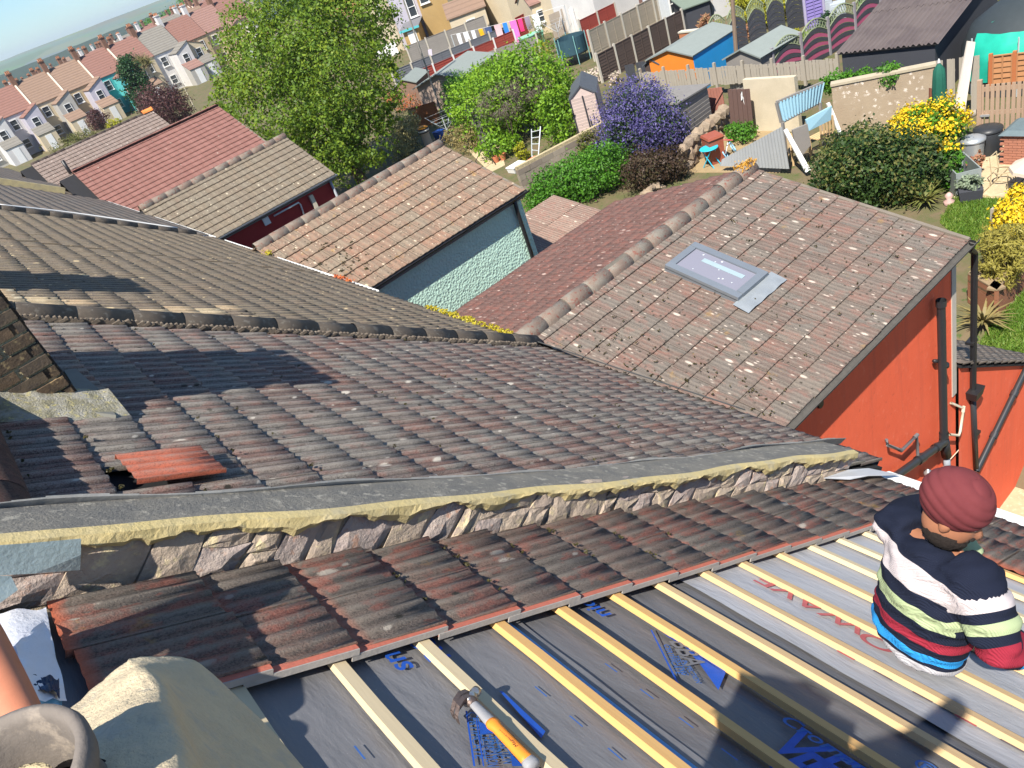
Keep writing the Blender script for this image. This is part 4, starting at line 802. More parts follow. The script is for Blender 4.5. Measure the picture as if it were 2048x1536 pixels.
ell('beard', (.016, 0, -.10), (.086, .078, .066), M_BEARD, man, fn=lambda q, a, b: .05*math.sin(b*13+a*9)-(.30 if q.z > .45 else 0)+(-.18 if q.x > .55 and q.z > .1 else 0))
ell('moustache', (.096, 0, -.072), (.018, .038, .011), M_BEARD, man, nu=14, nv=8)
t = NT('maroon_cloth'); n = t.noise(t.pos(), 9, 4, .6); w_ = t.noise(t.pos(), 400, 2)
M_TURB = t.out(t.mix(n, (.105, .022, .026), (.175, .042, .045)), .85, t.bump(w_, .25, .002), .15)
tm = Matrix.Translation((-.012, 0, .050)) @ Euler((0, .22, 0)).to_matrix().to_4x4()
def turbfn(q, th_, ph):
    fold = q.z*5.2+.55*math.sin(ph+.6)+.25*math.sin(2*ph); sw = abs(math.sin(fold*1.9))
    return .050*sw**.55-.03-.05*max(0, q.z-.75)+(.03*math.exp(-(q.z/.5)**2))
ell('turban', (0, 0, 0), (.128, .118, .118), M_TURB, man, HM @ tm, nu=72, nv=64, fn=turbfn)
def hand(parent, name, base, dirn, palmn, mat, sc=1.0, curl=.5):
    d = dirn.normalized(); n_ = (palmn-d*palmn.dot(d)).normalized(); sd = d.cross(n_)
    J = [(base, (.026*sc, .02*sc)), (base+d*.05*sc, (.04*sc, .016*sc)), (base+d*.085*sc, (.04*sc, .014*sc))]; E_ = [(0, 1), (1, 2)]
    for k, (o_, L_) in enumerate(((-.032, .07), (-.011, .08), (.011, .075), (.030, .058))):
        p = base+d*.09*sc+sd*o_*sc; i0 = len(J); J.append((p, .0105*sc)); E_.append((2, i0)); dd = d
        for q in range(3):
            dd = (dd+n_*curl*(.5+.4*q)).normalized(); p = p+dd*L_*sc*(.42, .33, .25)[q]; J.append((p, (.0095-.001*q)*sc)); E_.append((len(J)-2, len(J)-1))
    i0 = len(J); p = base+d*.03*sc-sd*.036*sc; J.append((p, .013*sc)); E_.append((1, i0))
    for q in range(2): p = p+(d*.7-sd*.5+n_*curl*.6).normalized()*.036*sc; J.append((p, .011*sc)); E_.append((len(J)-2, len(J)-1))
    return skin_body(name, J, E_, mat, 0, 2, parent)
M_GLOVE = plain('navy_glove', (.015, .018, .03), .85, .2, 20, .3)
hand(man, 'glove', wrR, (haR-wrR), -NR, M_GLOVE, 1.15); hand(man, 'glove', wrL, D*.8-NR*.5, -NR, M_GLOVE, 1.15)
# the second man: only his left forearm reaches into the picture
arm = thing('person', 'man at the left edge of whom only a bare sunburnt forearm shows', 'person', RW(.1, 2.0, 0))
e0, w0 = along(-92, 1212, 2.35), along(64, 1480, 2.02); sh0 = along(-260, 1080, 2.3); ck = along(-520, 1300, 2.35); nk0 = along(-430, 1120, 2.3); hd0 = along(-470, 1040, 2.25); hp0 = along(-640, 1500, 2.4)
ab = skin_body('body', [(hp0, .15), (ck, .16), (nk0, .06), (hd0, .10), (sh0, .075), (sh0.lerp(e0, .5), .058), (e0, .060), (e0.lerp(w0, .3), .064), (e0.lerp(w0, .75), .052), (w0, .042)], [(0, 1), (1, 2), (2, 3), (1, 4), (4, 5), (5, 6), (6, 7), (7, 8), (8, 9)], SKP, 0, 3, arm)
hand(arm, 'hand', w0, (w0-e0), -NR, SKP, 1.0, .3)
skin_body('shirt', [(hp0, .18), (ck, .19), (nk0, .075), (sh0, .1), (sh0.lerp(e0, .45), .085)], [(0, 1), (1, 2), (1, 3), (3, 4)], plain('blue_shirt', (.08, .14, .3), .9), 0, 2, arm)
# whoever takes the picture casts the big shadow on the membrane
ph_ = thing('person', 'person holding up the camera, known only by the shadow on the membrane', 'person', RW(.1, .1, 0))
def up(sx, yx, h):                                                     # the point above the roof whose shadow falls at (s, y)
    return RW(sx, yx, 0)+SUNDIR*(h/SUNDIR.dot(NR))
hd = up(2.22, 1.12, 1.40); nk = up(2.05, .95, 1.28); ch = up(1.85, .72, 1.06); hp = up(1.25, .15, .62); s1 = up(2.42, .80, 1.2); s2 = up(1.60, 1.0, 1.16); gr = Vector((-.07, -.13, .05))
skin_body('body', [(hp, .17), (ch, .17), (nk, .065), (hd, .105), (s1, .085), (s1.lerp(gr, .5)+Vector((0, 0, -.06)), .055), (gr, .045), (s2, .085), (RW(.75, -.35, .1), .09), (RW(.2, -.5, .1), .09)], [(0, 1), (1, 2), (2, 3), (1, 4), (4, 5), (5, 6), (1, 7), (0, 8), (0, 9)], plain('dark_clothes', (.05, .05, .06), .9), 0, 2, ph_)
# ------------------------------------------------------------------ chimney of house A, right under the camera
M_LUMP = stained('flaunching_cement', (.70, .58, .38), (.60, .49, .33), 9, .4, .62, fine=120, bump=1.0, bdist=.004, c3=(.52, .45, .33))
chA = thing('chimney', 'pale cement-capped chimney with clay pot at the bottom left corner', 'chimney', RW(.35, 1.0, 0))
CK = .56
cz = lambda px, py, d: along(px, py, d*CK)
# the cement hump: silhouette, crest and skirts given as measured points around its top
rows_ = [ # far silhouette -> crest -> near, each row left to right
 [(70, 1470, 1.42), (170, 1392, 1.44), (245, 1330, 1.46), (275, 1318, 1.47), (372, 1316, 1.50), (415, 1338, 1.50), (480, 1400, 1.48), (545, 1462, 1.46), (600, 1530, 1.42)],
 [(60, 1500, 1.30), (165, 1425, 1.32), (250, 1352, 1.34), (285, 1330, 1.36), (350, 1348, 1.40), (410, 1375, 1.42), (480, 1430, 1.41), (545, 1495, 1.39), (610, 1560, 1.36)],
 [(50, 1560, 1.16), (165, 1475, 1.18), (260, 1395, 1.21), (318, 1362, 1.24), (365, 1400, 1.29), (420, 1425, 1.33), (490, 1475, 1.33), (560, 1540, 1.31), (630, 1610, 1.28)],
 [(40, 1620, 1.03), (165, 1545, 1.04), (270, 1465, 1.07), (345, 1440, 1.09), (385, 1470, 1.16), (440, 1500, 1.21), (510, 1545, 1.22), (580, 1605, 1.20), (660, 1680, 1.17)],
 [(30, 1720, .93), (165, 1650, .94), (280, 1580, .96), (375, 1545, .98), (420, 1570, 1.06), (480, 1600, 1.10), (560, 1640, 1.11), (640, 1700, 1.10), (740, 1780, 1.07)],
 [(20, 1850, .84), (165, 1790, .85), (290, 1740, .87), (400, 1710, .89), (470, 1730, .96), (540, 1760, 1.0), (630, 1800, 1.0), (730, 1860, .99), (840, 1940, .97)]]
P = [[cz(*q) for q in r_] for r_ in rows_]; nr, nc = len(P), len(P[0]); U = 9; V = []; 
def cat_(a, b, c, d, t): return .5*((2*b)+(c-a)*t+(2*a-5*b+4*c-d)*t*t+(3*b-a-3*c+d)*t**3)
def smp(arr, x): i = min(int(x), len(arr)-2); t = x-i; return cat_(arr[max(0, i-1)], arr[i], arr[i+1], arr[min(len(arr)-1, i+2)], t)
NRr, NCc = (nr-1)*U, (nc-1)*U
for i in range(NRr+1):
    rr = [smp([P[k][c] for k in range(nr)], i/U) for c in range(nc)]
    for j in range(NCc+1):
        p = smp(rr, j/U); e = math.sin(p.x*31+p.y*17)*math.sin(p.y*41-p.z*23)*.004+math.sin(p.x*110+p.z*70)*math.sin(p.y*103)*.0016+math.sin(p.x*190+p.y*60)*math.sin(p.y*170-p.z*90)*.0009+random.uniform(-.0006, .0006); V.append(p+ZV*e)
nn = NCc+1; mb = MB().add(V, [(i*nn+j, i*nn+j+1, (i+1)*nn+j+1, (i+1)*nn+j)[::-1] for i in range(NRr) for j in range(NCc)])
edge = [j for j in range(nn)]; k = len(mb.v)
for j in edge: mb.v.append(tuple(Vector(mb.v[j])+Vector((0, -.05, -.9))))
for j in range(nn-1): mb.f.append((j, j+1, k+j+1, k+j)); mb.m.append(0)
k = len(mb.v); col_ = [i*nn+nn-1 for i in range(NRr+1)]
for q in col_: mb.v.append(tuple(Vector(mb.v[q])+Vector((-.03, -.04, -.9))))
for i in range(NRr): mb.f.append((col_[i], col_[i+1], k+i+1, k+i)); mb.m.append(0)
mb.build('flaunching', M_LUMP, chA, True)
c1, c2 = cz(560, 1470, 1.55), cz(760, 1700, 1.25)
stk = [cz(520, 1450, 1.62), cz(600, 1500, 1.55), cz(690, 1590, 1.45), cz(800, 1750, 1.2)]
mb = MB(); V = []
for i in range(13):
    p = smp(stk, i/4); 
    for j, (dx, dz) in enumerate(((-.12, .03), (-.03, .0), (.0, -.06), (.01, -.5))): V.append(p+Vector((dx, 0, dz))+Vector((random.uniform(-.006, .006), 0, random.uniform(-.006, .006))))
MB().add(V, [(i*4+j, i*4+j+1, (i+1)*4+j+1, (i+1)*4+j) for i in range(12) for j in range(3)]).build('stack_side', stained('dark_stone', (.07, .062, .05), (.12, .105, .08), 9, .4, .6, fine=40, bump=1, bdist=.02), chA)
M_CLAY = stained('weathered_clay', (.22, .19, .165), (.16, .14, .125), 14, .4, .62, fine=160, bump=.4, bdist=.002, c3=(.27, .23, .19))
pc = along(-25, 1610, .56); ax_ = Vector((0.02, -.03, 1)).normalized(); Rq = ax_.to_track_quat('Z', 'Y').to_matrix().to_4x4()
pot = MB().lathe([(.150, -.42), (.150, -.10), (.155, -.05), (.172, -.03), (.178, .0), (.172, .018), (.158, .02), (.150, .0), (.140, -.06), (.13, -.12)], Matrix.Translation(pc) @ Rq @ Matrix.Scale(.33, 4), 48); pot.build('chimney_pot', M_CLAY, chA, True)
pot2 = MB().lathe([(.085, -.20), (.088, -.06), (.094, -.05), (.094, -.04), (.078, -.04), (.07, -.2)], Matrix.Translation(pc) @ Rq @ Matrix.Scale(.33, 4), 40); pot2.build('pot_liner', stained('cement_liner', (.50, .42, .25), (.42, .36, .25), 8), chA, True)
MB().lathe([(.155, -.13), (.07, -.14), (.0, -.2)], Matrix.Translation(pc) @ Rq @ Matrix.Scale(.33, 4), 32).build('pot_interior', plain('soot', (.05, .035, .028), .95, .3, 30, .5), chA, True)
# white plastic sheet and blue label beside the forearm
def strip(name, rowsA, rowsB, mat, parent=None, th=.004, sub=6, wob=.006):
    n = len(rowsA); V = []; m = 5
    for i in range((n-1)*sub+1):
        a, b = smp(rowsA, i/sub), smp(rowsB, i/sub)
        for j in range(m+1): p = a.lerp(b, j/m); V.append(p+NR*wob*math.sin(i*1.1+j*2.3))
    return MB().add(V, [(i*(m+1)+j, i*(m+1)+j+1, (i+1)*(m+1)+j+1, (i+1)*(m+1)+j) for i in range((n-1)*sub) for j in range(m)])
M_WSH = plain('white_sheet', (.72, .74, .80), .4, .12, 9, .3)
ps = thing('plastic_sack', 'crumpled white plastic sack with blue panel beside the bare forearm', 'sack', RF(60, 1330))
strip('', [RF(-60, 1235, .03), RF(20, 1222, .05), RF(92, 1216, .045)], [RF(-40, 1400, .06), RF(50, 1350, .09), RF(118, 1345, .05)], M_WSH).build('sack_top', M_WSH, ps, True)
strip('', [RF(30, 1290, .12), RF(45, 1340, .13), RF(60, 1400, .12)], [RF(88, 1240, .06), RF(116, 1325, .06), RF(134, 1400, .06)], M_WSH).build('sack_fold', M_WSH, ps, True)
strip('', [RF(60, 1372, .10), RF(70, 1420, .1), RF(85, 1470, .10)], [RF(122, 1375, .05), RF(126, 1430, .05), RF(130, 1500, .05)], M_WSH).build('sack_panel', plain('sack_blue', (.12, .33, .55), .4, .15), ps, True)
strip('', [RF(62, 1352, .105), RF(95, 1352, .10), RF(118, 1358, .08)], [RF(70, 1385, .108), RF(100, 1380, .104), RF(120, 1395, .084)], M_WSH).build('sack_band', plain('sack_navy', (.012, .03, .08), .4, .15), ps, True)
strip('', [RF(-40, 1360, .05), RF(-10, 1420, .05)], [RF(30, 1395, .06), RF(60, 1440, .06)], M_WSH).build('sack_print', plain('sack_blue', (.12, .33, .55)), ps, True)
# ------------------------------------------------------------------ hammer resting across the second batten
hm = thing('claw_hammer', 'claw hammer with orange and grey grip resting across a batten', 'hammer', RF(970, 1400))
def R_(px, py, n): return RF(px, py, n)
hA_, hB_ = R_(938, 1398, .058), R_(1068, 1534, .035)
ax_ = (hB_-hA_); L_ = ax_.length; ax_.normalize(); sx = NR.cross(ax_).normalized()
def hp_(t, w=0, n=0): return hA_+ax_*L_*t+sx*w+NR*n
M_STEEL = plain('hammer_steel', (.16, .12, .105), .5, .4, 25, .25, metal=.7); M_BRIGHT = plain('bright_steel', (.42, .41, .40), .3, .25, 25, .15, metal=.85); M_GREYG = plain('grey_grip', (.28, .28, .29), .6, .12, 25, .15); M_ORG = plain('orange_grip', (.85, .27, .03), .5, .12, 20, .1); M_BLKG = plain('black_grip', (.03, .03, .035), .7, .2, 40, .3)
def oval(pts, ws, hs, n=16):
    V = []
    for p, a, b in zip(pts, ws, hs):
        for k in range(n): an = 2*math.pi*k/n; V.append(p+sx*math.cos(an)*a+NR*math.sin(an)*b)
    m = len(pts); return MB().add(V, [(i*n+k, i*n+(k+1) % n, (i+1)*n+(k+1) % n, (i+1)*n+k) for i in range(m-1) for k in range(n)]+[tuple(range(n-1, -1, -1)), tuple((m-1)*n+k for k in range(n))])
oval([hp_(t) for t in (-.02, .1, .2, .33, .40)], (.015, .016, .017, .020, .019), (.011, .011, .012, .014, .014)).build('shaft', M_GREYG, hm, True)
oval([hp_(t, -.001, .0015) for t in (.36, .40, .46, .6, .75, .88, .93)], (.020, .024, .0175, .018, .0185, .02, .021), (.014, .016, .0145, .015, .016, .017, .017)).build('grip', M_ORG, hm, True)
oval([hp_(t, .010, -.004) for t in (.45, .55, .7, .85, .9)], (.010, .0135, .014, .014, .010), (.011, .014, .015, .0155, .012)).build('grip_back', M_BLKG, hm, True)
oval([hp_(t) for t in (.90, .93, .98, 1.01)], (.021, .024, .026, .020), (.017, .019, .021, .016)).build('grip_end', M_GREYG, hm, True)
f1 = R_(963, 1372, .062); hd_ax = (f1-hp_(0)).normalized()
MB().tube([hp_(-.0, 0, 0)-hd_ax*.018, hp_(-.0)+hd_ax*.02, hp_(0)+hd_ax*.03, hp_(0)+hd_ax*.032, hp_(0)+hd_ax*.05], [.017, .0165, .013, .0165, .0165], 16).build('hammer_face', M_BRIGHT, hm, True)
oval([hp_(-.10), hp_(-.06), hp_(.05), hp_(.09)], (.012, .019, .019, .015), (.012, .016, .016, .013)).build('hammer_head', M_STEEL, hm, True)
for sg in (-1, 1):
    c0 = [R_(936, 1392, .062), R_(922, 1396, .066), R_(912, 1410, .06), R_(908, 1428, .042), R_(912, 1440, .022)]
    cl = [p+ax_*sg*.011*(.6+.5*i/4)+NR*0 for i, p in enumerate(c0)]
    V = []
    for i, p in enumerate(cl):
        w_ = .011*(1-.35*i/4); h_ = (.013, .010, .007, .005, .003)[i]
        for a, b in ((-w_, -h_), (w_, -h_), (w_, h_), (-w_, h_)): V.append(p+ax_*a+NR*b)
    MB().add(V, [(i*4+k, i*4+(k+1) % 4, (i+1)*4+(k+1) % 4, (i+1)*4+k) for i in range(4) for k in range(4)]+[(3, 2, 1, 0), (16, 17, 18, 19)]).build('claw', M_STEEL, hm)
cu = bpy.data.curves.new('w', 'FONT'); cu.body = 'Magnusson'; cu.size = .018; ob = bpy.data.objects.new('tmp', cu); COL.objects.link(ob); dg = bpy.context.evaluated_depsgraph_get(); me = bpy.data.meshes.new_from_object(ob.evaluated_get(dg)); bpy.data.objects.remove(ob); me.materials.clear(); me.materials.append(M_BLKG)
ex, ey = -ax_, -sx; link('maker_name', me, hm, Matrix.Translation(hp_(.78, -.004, .0178)) @ Matrix(((ex.x, ey.x, NR.x), (ex.y, ey.y, NR.y), (ex.z, ey.z, NR.z))).to_4x4())
# ------------------------------------------------------------------ plants
def leaf_cloud(blobs, n, leaf, clump=18, up=.35, spread=.16, flat=.6, seed=0, shell=.55, droop=0.0):
    """blobs: (centre, radii, cone). Returns leaf-quad corners gathered in clumps through each blob's outer volume"""
    g = np.random.default_rng(seed); vol = np.array([b[1][0]*b[1][1]+b[1][0]*b[1][2]+b[1][1]*b[1][2] for b in blobs]); pr_ = vol/vol.sum(); C = []; Nn = []
    ncl = max(4, n//clump); idx = g.choice(len(blobs), ncl, p=pr_)
    d = g.normal(size=(ncl, 3)); d /= np.linalg.norm(d, axis=1)[:, None]; rr = 1-(1-shell)*g.random(ncl)**1.6
    rr *= 1+.10*np.sin(d[:, 0]*5+seed)+.10*np.sin(d[:, 1]*6+d[:, 2]*4)
    cc = np.array([b[0] for b in blobs])[idx]; ra = np.array([b[1] for b in blobs])[idx]; cone = np.array([b[2] for b in blobs])[idx]
    k = np.where(cone > 0, 1-cone*(d[:, 2]*.5+.5), 1.0); P0 = cc+d*rr[:, None]*ra*np.stack([k, k, np.ones(ncl)], 1)
    m = np.repeat(np.arange(ncl), clump); mean = ra.mean(1)[m]
    sp = g.normal(size=(len(m), 3))*np.minimum(mean*spread, leaf*5)[:, None]; P = P0[m]+sp*np.array([1, 1, .7])
    nr = d[m]*.9+g.normal(size=(len(m), 3))*.75+np.array([0, 0, up]); nr /= np.linalg.norm(nr, axis=1)[:, None]
    t = np.cross(nr, g.normal(size=(len(m), 3))); t /= np.linalg.norm(t, axis=1)[:, None]+1e-9; t[:, 2] -= droop; b = np.cross(nr, t)
    s = leaf*(.6+.8*g.random(len(m)))[:, None]; a = t*s; c = b*s*flat
    return np.stack([P-a*.5, P+c*.5, P+a*.5, P-c*.5], 1).reshape(-1, 3)
def quads_obj(name, Q, mat, parent=None, loc=(0, 0, 0)):
    me = bpy.data.meshes.new(name); nv = len(Q); base = np.array(wl(parent) if parent else loc, float)
    me.vertices.add(nv); me.vertices.foreach_set('co', (Q-base).astype(np.float32).ravel()); me.loops.add(nv); me.loops.foreach_set('vertex_index', np.arange(nv, dtype=np.int32))
    me.polygons.add(nv//4); me.polygons.foreach_set('loop_start', np.arange(0, nv, 4, dtype=np.int32)); me.polygons.foreach_set('loop_total', np.full(nv//4, 4, dtype=np.int32)); me.update(calc_edges=True); me.materials.append(mat)
    o = bpy.data.objects.new(name, me); COL.objects.link(o); WLOC[o.name] = Vector(base)
    if parent: o.parent = parent
    else: o.location = loc
    return o
def px2m(base, px): return px*base.dot(_f)/F_PX
M_BARK = stained('bark', (.12, .09, .06), (.07, .055, .04), 4, .4, .6, fine=30)
def shrub(name, label, subs, mat, n, leaf, cat='shrub', group=None, cone=0.0, flowers=None, z=-11.0, stems=True, **kw):
    """subs: (base px, base py, width px, height px[, lift])"""
    bl = []; b0 = None
    for q in subs:
        b = G(q[0], q[1], z); w_ = px2m(b, q[2]); h_ = px2m(b, q[3])*1.08; li = q[4] if len(q) > 4 else 0; b0 = b0 or b
        bl.append((tuple(b+Vector((0, 0, h_*.5+li))), (w_/2, w_/2, h_/2), cone))
    t_ = thing(name, label, cat, b0, group); sd = int(subs[0][0]*7+subs[0][1])
    quads_obj('foliage', leaf_cloud(bl, n, leaf, seed=sd, **kw), mat, t_)
    if flowers:
        fm, fn, fl, top = flowers; Q = leaf_cloud([(c, tuple(r_*1.03 for r_ in ra), k) for c, ra, k in bl], fn, fl, seed=sd+5, shell=.9, **{k: v for k, v in kw.items() if k not in ('shell',)})
        if top is not None:
            cz_ = Q.reshape(-1, 4, 3).mean(1); keep = top(cz_, bl); Q = Q.reshape(-1, 4, 3)[keep].reshape(-1, 3)
        quads_obj('flowers', Q, fm, t_)
    if stems:
        mb = MB()
        for c, ra, k in bl[:3]:
            c = Vector(c); 
            for i in range(3): mb.tube([Vector((c.x+random.uniform(-.1, .1), c.y+random.uniform(-.1, .1), z-.1)), c+Vector((random.uniform(-.4, .4)*ra[0], random.uniform(-.4, .4)*ra[1], ra[2]*.4))], [.035, .012], 6)
        mb.build('stems', M_BARK, t_)
    return t_
LM = lambda n, c, **k: leafmat(n, c, **k)
L_TREE = LM('tree_leaves', [(.06, .12, .012), (.11, .20, .018), (.18, .28, .022), (.28, .34, .03)], trans=.42)
L_HEDGE = LM('hedge_leaves', [(.045, .13, .012), (.08, .23, .018), (.14, .33, .022)])
L_IVY = LM('lime_leaves', [(.07, .16, .012), (.17, .33, .018), (.28, .44, .028)])
L_PURP = LM('lilac_flowers', [(.06, .05, .15), (.10, .085, .24), (.16, .135, .33)], trans=.2)
L_DARK = LM('dark_leaves', [(.02, .045, .012), (.035, .075, .016), (.06, .11, .02)])
L_BRONZE = LM('bronze_leaves', [(.05, .032, .022), (.085, .05, .032), (.06, .06, .02)])
L_COPPER = LM('copper_leaves', [(.06, .025, .028), (.10, .04, .04), (.14, .07, .055)])
L_GOLD = LM('golden_leaves', [(.22, .24, .012), (.36, .36, .02), (.45, .42, .03)])
L_YEL = LM('yellow_flowers', [(.60, .40, .01), (.75, .52, .015), (.80, .60, .03)], trans=.2)
L_PINKP = LM('photinia_leaves', [(.34, .13, .08), (.45, .22, .13), (.30, .24, .10)])
L_OLIVE = LM('olive_leaves', [(.09, .11, .025), (.15, .16, .04), (.20, .18, .06)])
L_DRY = LM('dry_leaves', [(.24, .19, .08), (.34, .27, .11), (.20, .18, .06)])
L_WHITE = LM('pale_blossom', [(.5, .42, .36), (.62, .5, .45), (.3, .32, .14)], trans=.2)
L_PALM = LM('cordyline_leaves', [(.14, .15, .05), (.22, .2, .08), (.30, .26, .12)])
L_REDF = LM('red_leaves', [(.45, .06, .03), (.55, .14, .05), (.4, .25, .05)])
L_CONI = LM('conifer_leaves', [(.012, .045, .014), (.022, .07, .02), (.04, .10, .025)])
# the big tree between the extensions and the far houses
tb = Vector((16.6, 36.2, -11)); tree = thing('broadleaf_tree', 'big bushy green tree rising behind the crimson-walled extension', 'tree', tb)
def tp(px, py, dy=0): # a point of the crown in the tree's own upright plane, dy nearer or farther
    v = ray(px, py); k = (tb.dot(_f)+dy)/v.dot(_f); return v*k
bl = []
for px, py, r_, dy in ((600, 60, 105, 0), (690, 40, 95, .6), (520, 130, 95, -.5), (640, 160, 110, -1.2), (560, 220, 100, -1.0), (700, 190, 95, -.6), (470, 190, 48, -.2), (650, 270, 80, -1.0), (720, 290, 62, -.4), (760, 100, 45, .4), (752, 200, 45, .3), (600, -50, 90, 0), (700, -60, 70, .3), (500, 60, 60, 0), (590, 290, 60, -.8), (690, 320, 50, -.4), (440, 240, 35, 0), (785, 140, 18, .3), (745, 30, 50, .5), (765, 235, 30, .2)):
    m_ = px2m(tb, r_); bl.append((tuple(tp(px, py, dy)), (m_, m_, m_*.92), 0))
quads_obj('crown', leaf_cloud(bl, 52000, .17, clump=22, spread=.13, seed=3, shell=.62, flat=.62), L_TREE, tree)
mb = MB(); top = tp(640, 120); fork = tp(705, 330)
mb.tube([tb+Vector((0, 0, -.3)), tb.lerp(fork, .5), fork, tp(670, 230), top], [.36, .30, .26, .17, .06], 10)
mb.build('trunk', M_BARK, tree, True)
for px, py in ((520, 130), (560, 230), (760, 120), (770, 210), (690, 40), (590, 60)):
    q = tp(px, py); MB().tube([fork, fork.lerp(q, .5)+Vector((0, 0, .4)), q], [.16, .09, .025], 7).build('limb', M_BARK, tree, True)
# hedges and shrubs of our own gardens
shrub('hedge', 'bright green clipped hedge between the green wall and the lilac bush', [(1085, 420, 60, 50), (1110, 412, 75, 70), (1145, 402, 80, 78), (1180, 392, 80, 85), (1215, 380, 80, 88), (1240, 365, 60, 80)], L_HEDGE, 17000, .10, 'hedge', spread=.2)
shrub('ivy_mound', 'huge mound of lime-green climber beside the pink plastic shed', [(968, 285, 90, 120), (1030, 280, 125, 140, .3), (1090, 262, 130, 150, .3), (1132, 245, 80, 115), (1000, 312, 80, 45), (1130, 285, 70, 105), (985, 215, 80, 60, .6)], L_IVY, 26000, .15, 'climbing plant', spread=.18)
shrub('ceanothus_bush', 'round bush smothered in lilac-blue flowers', [(1290, 322, 150, 130), (1264, 308, 76, 95), (1335, 310, 85, 95), (1295, 290, 110, 110, .2)], L_DARK, 9000, .10, flowers=(L_PURP, 22000, .085, None))
shrub('bronze_bush', 'dark bronze-leaved bush below the lilac-flowered bush', [(1300, 375, 90, 70), (1345, 360, 70, 60), (1280, 350, 60, 55)], L_BRONZE, 9000, .09)
shrub('evergreen_shrub', 'large dark evergreen shrub in front of the speckled garden wall', [(1690, 395, 110, 100), (1745, 400, 130, 130), (1800, 395, 120, 125), (1850, 385, 90, 110), (1720, 360, 110, 90, .2)], L_DARK, 18000, .11, flowers=(L_OLIVE, 5000, .10, None))
shrub('yellow_shrub', 'green shrub crowned with bright yellow blossom under the closed green parasol', [(1840, 335, 80, 95, .3), (1880, 330, 80, 100, .3), (1895, 375, 50, 90), (1815, 320, 60, 60, .5)], L_HEDGE, 7000, .11, flowers=(L_YEL, 8000, .10, lambda c, b: c[:, 2] > np.mean([q[0][2] for q in b])+.15))
shrub('forsythia', 'yellow-flowering shrub spilling over the wire fence at the right edge', [(2030, 505, 70, 80, .3), (2048, 470, 60, 60, .5)], L_OLIVE, 2500, .09, flowers=(L_YEL, 5000, .09, None))
shrub('bamboo', 'clump of yellowish bamboo growing in the wooden trough', [(2000, 605, 70, 100, .45), (2020, 590, 55, 95, .6), (1985, 585, 50, 70, .8)], LM('bamboo_leaves', [(.22, .20, .04), (.34, .30, .06), (.42, .36, .08)]), 6000, .12, 'bamboo', flat=.22)
def spiky(name, label, px, py, r_px, mat, n=46, z=-11.0, cat='plant', rise=.8):
    b = G(px, py, z); t_ = thing(name, label, cat, b); R_2 = px2m(b, r_px); Q = []
    for i in range(n):
        an = random.uniform(0, 6.28); el = random.uniform(.15, 1.25)*rise; w_ = R_2*.045; d = Vector((math.cos(an)*math.cos(el), math.sin(an)*math.cos(el), math.sin(el))); sd = d.cross(ZV).normalized()*w_; L_2 = R_2*random.uniform(.75, 1.15)
        p = b+Vector((0, 0, .15)); pts = [p, p+d*L_2*.5+ZV*.05*R_2, p+d*L_2-ZV*.16*R_2*math.cos(el)]
        for k in range(2): a, c = pts[k], pts[k+1]; f0, f1 = (1, .8) if k == 0 else (.8, .1); Q += [a-sd*f0, a+sd*f0, c+sd*f1, c-sd*f1]
    quads_obj('leaves', np.array([tuple(v) for v in Q]), mat, t_); return t_
spiky('yucca', 'spiky green yucca at the corner of the small lawn', 1852, 412, 46, LM('yucca_leaves', [(.10, .14, .03), (.2, .22, .06), (.34, .30, .1)]), 60)
spiky('phormium', 'arching straw-coloured grass clump beside the wooden trough', 1966, 655, 62, L_DRY, 60)
shrub('variegated_shrub', 'cream-variegated shrub at the foot of the big tree', [(820, 305, 50, 70), (835, 290, 45, 60, .3), (812, 325, 40, 40)], LM('cream_leaves', [(.2, .2, .06), (.36, .32, .14), (.45, .4, .2)]), 5000, .11)
shrub('laurel_bush', 'dark green bush beside the grey-roofed garage', [(935, 235, 70, 70), (925, 215, 60, 55, .3)], L_HEDGE, 6000, .10)
shrub('scrub', 'dry straggly scrub in front of the old dark shed', [(945, 300, 70, 50), (915, 290, 50, 35)], L_DRY, 2600, .09)
shrub('dead_climber', 'bare grey twigs sprawling over the lime-green mound', [(1030, 300, 90, 60, 1.6), (1085, 275, 80, 55, 1.8), (1000, 280, 60, 60, 1.2)], LM('twigs', [(.11, .085, .07), (.17, .13, .11)], trans=0), 4200, .30, 'climbing plant', flat=.05, shell=.85)
shrub('fern_bush', 'yellow-green bush between the block wall and the lilac-flowered bush', [(1190, 330, 50, 65), (1200, 305, 40, 45)], L_OLIVE, 2500, .10)
shrub('yellow_bush', 'small yellow bush near the aluminium ladder', [(1048, 322, 26, 34)], L_GOLD, 900, .09)
shrub('wall_creeper', 'leafy creeper hanging along the top of the speckled garden wall', [(1680, 178, 50, 35), (1720, 172, 60, 30), (1775, 172, 50, 40), (1660, 185, 40, 30)], L_HEDGE, 3600, .10, 'climbing plant', z=-9.6, stems=False)
shrub('bramble', 'low green bramble beside the toy bicycle', [(1485, 282, 60, 35), (1470, 275, 40, 28)], L_HEDGE, 1500, .10)
for px, py, w_, h_, lb in ((1408, 115, 34, 45, 'golden conifer nearest the striped fence'), (1442, 88, 30, 40, 'tallest golden conifer behind the pink photinia'), (1367, 120, 28, 28, 'low golden conifer on the narrow lawn'), (1595, 85, 18, 24, 'tiny golden conifer on the far lawn')):
    shrub('golden_conifer', lb, [(px, py, w_, h_)], L_GOLD, 1800, .10, 'conifer', 'golden conifers', cone=.55)
shrub('golden_bush', 'big golden bush left of the purple fence', [(1490, 55, 46, 70), (1500, 20, 40, 40)], L_GOLD, 2600, .12, group='golden bushes')
shrub('golden_bush', 'broad golden bush touching the purple fence', [(1530, 55, 60, 60), (1570, 40, 60, 60)], L_GOLD, 3600, .12, group='golden bushes')
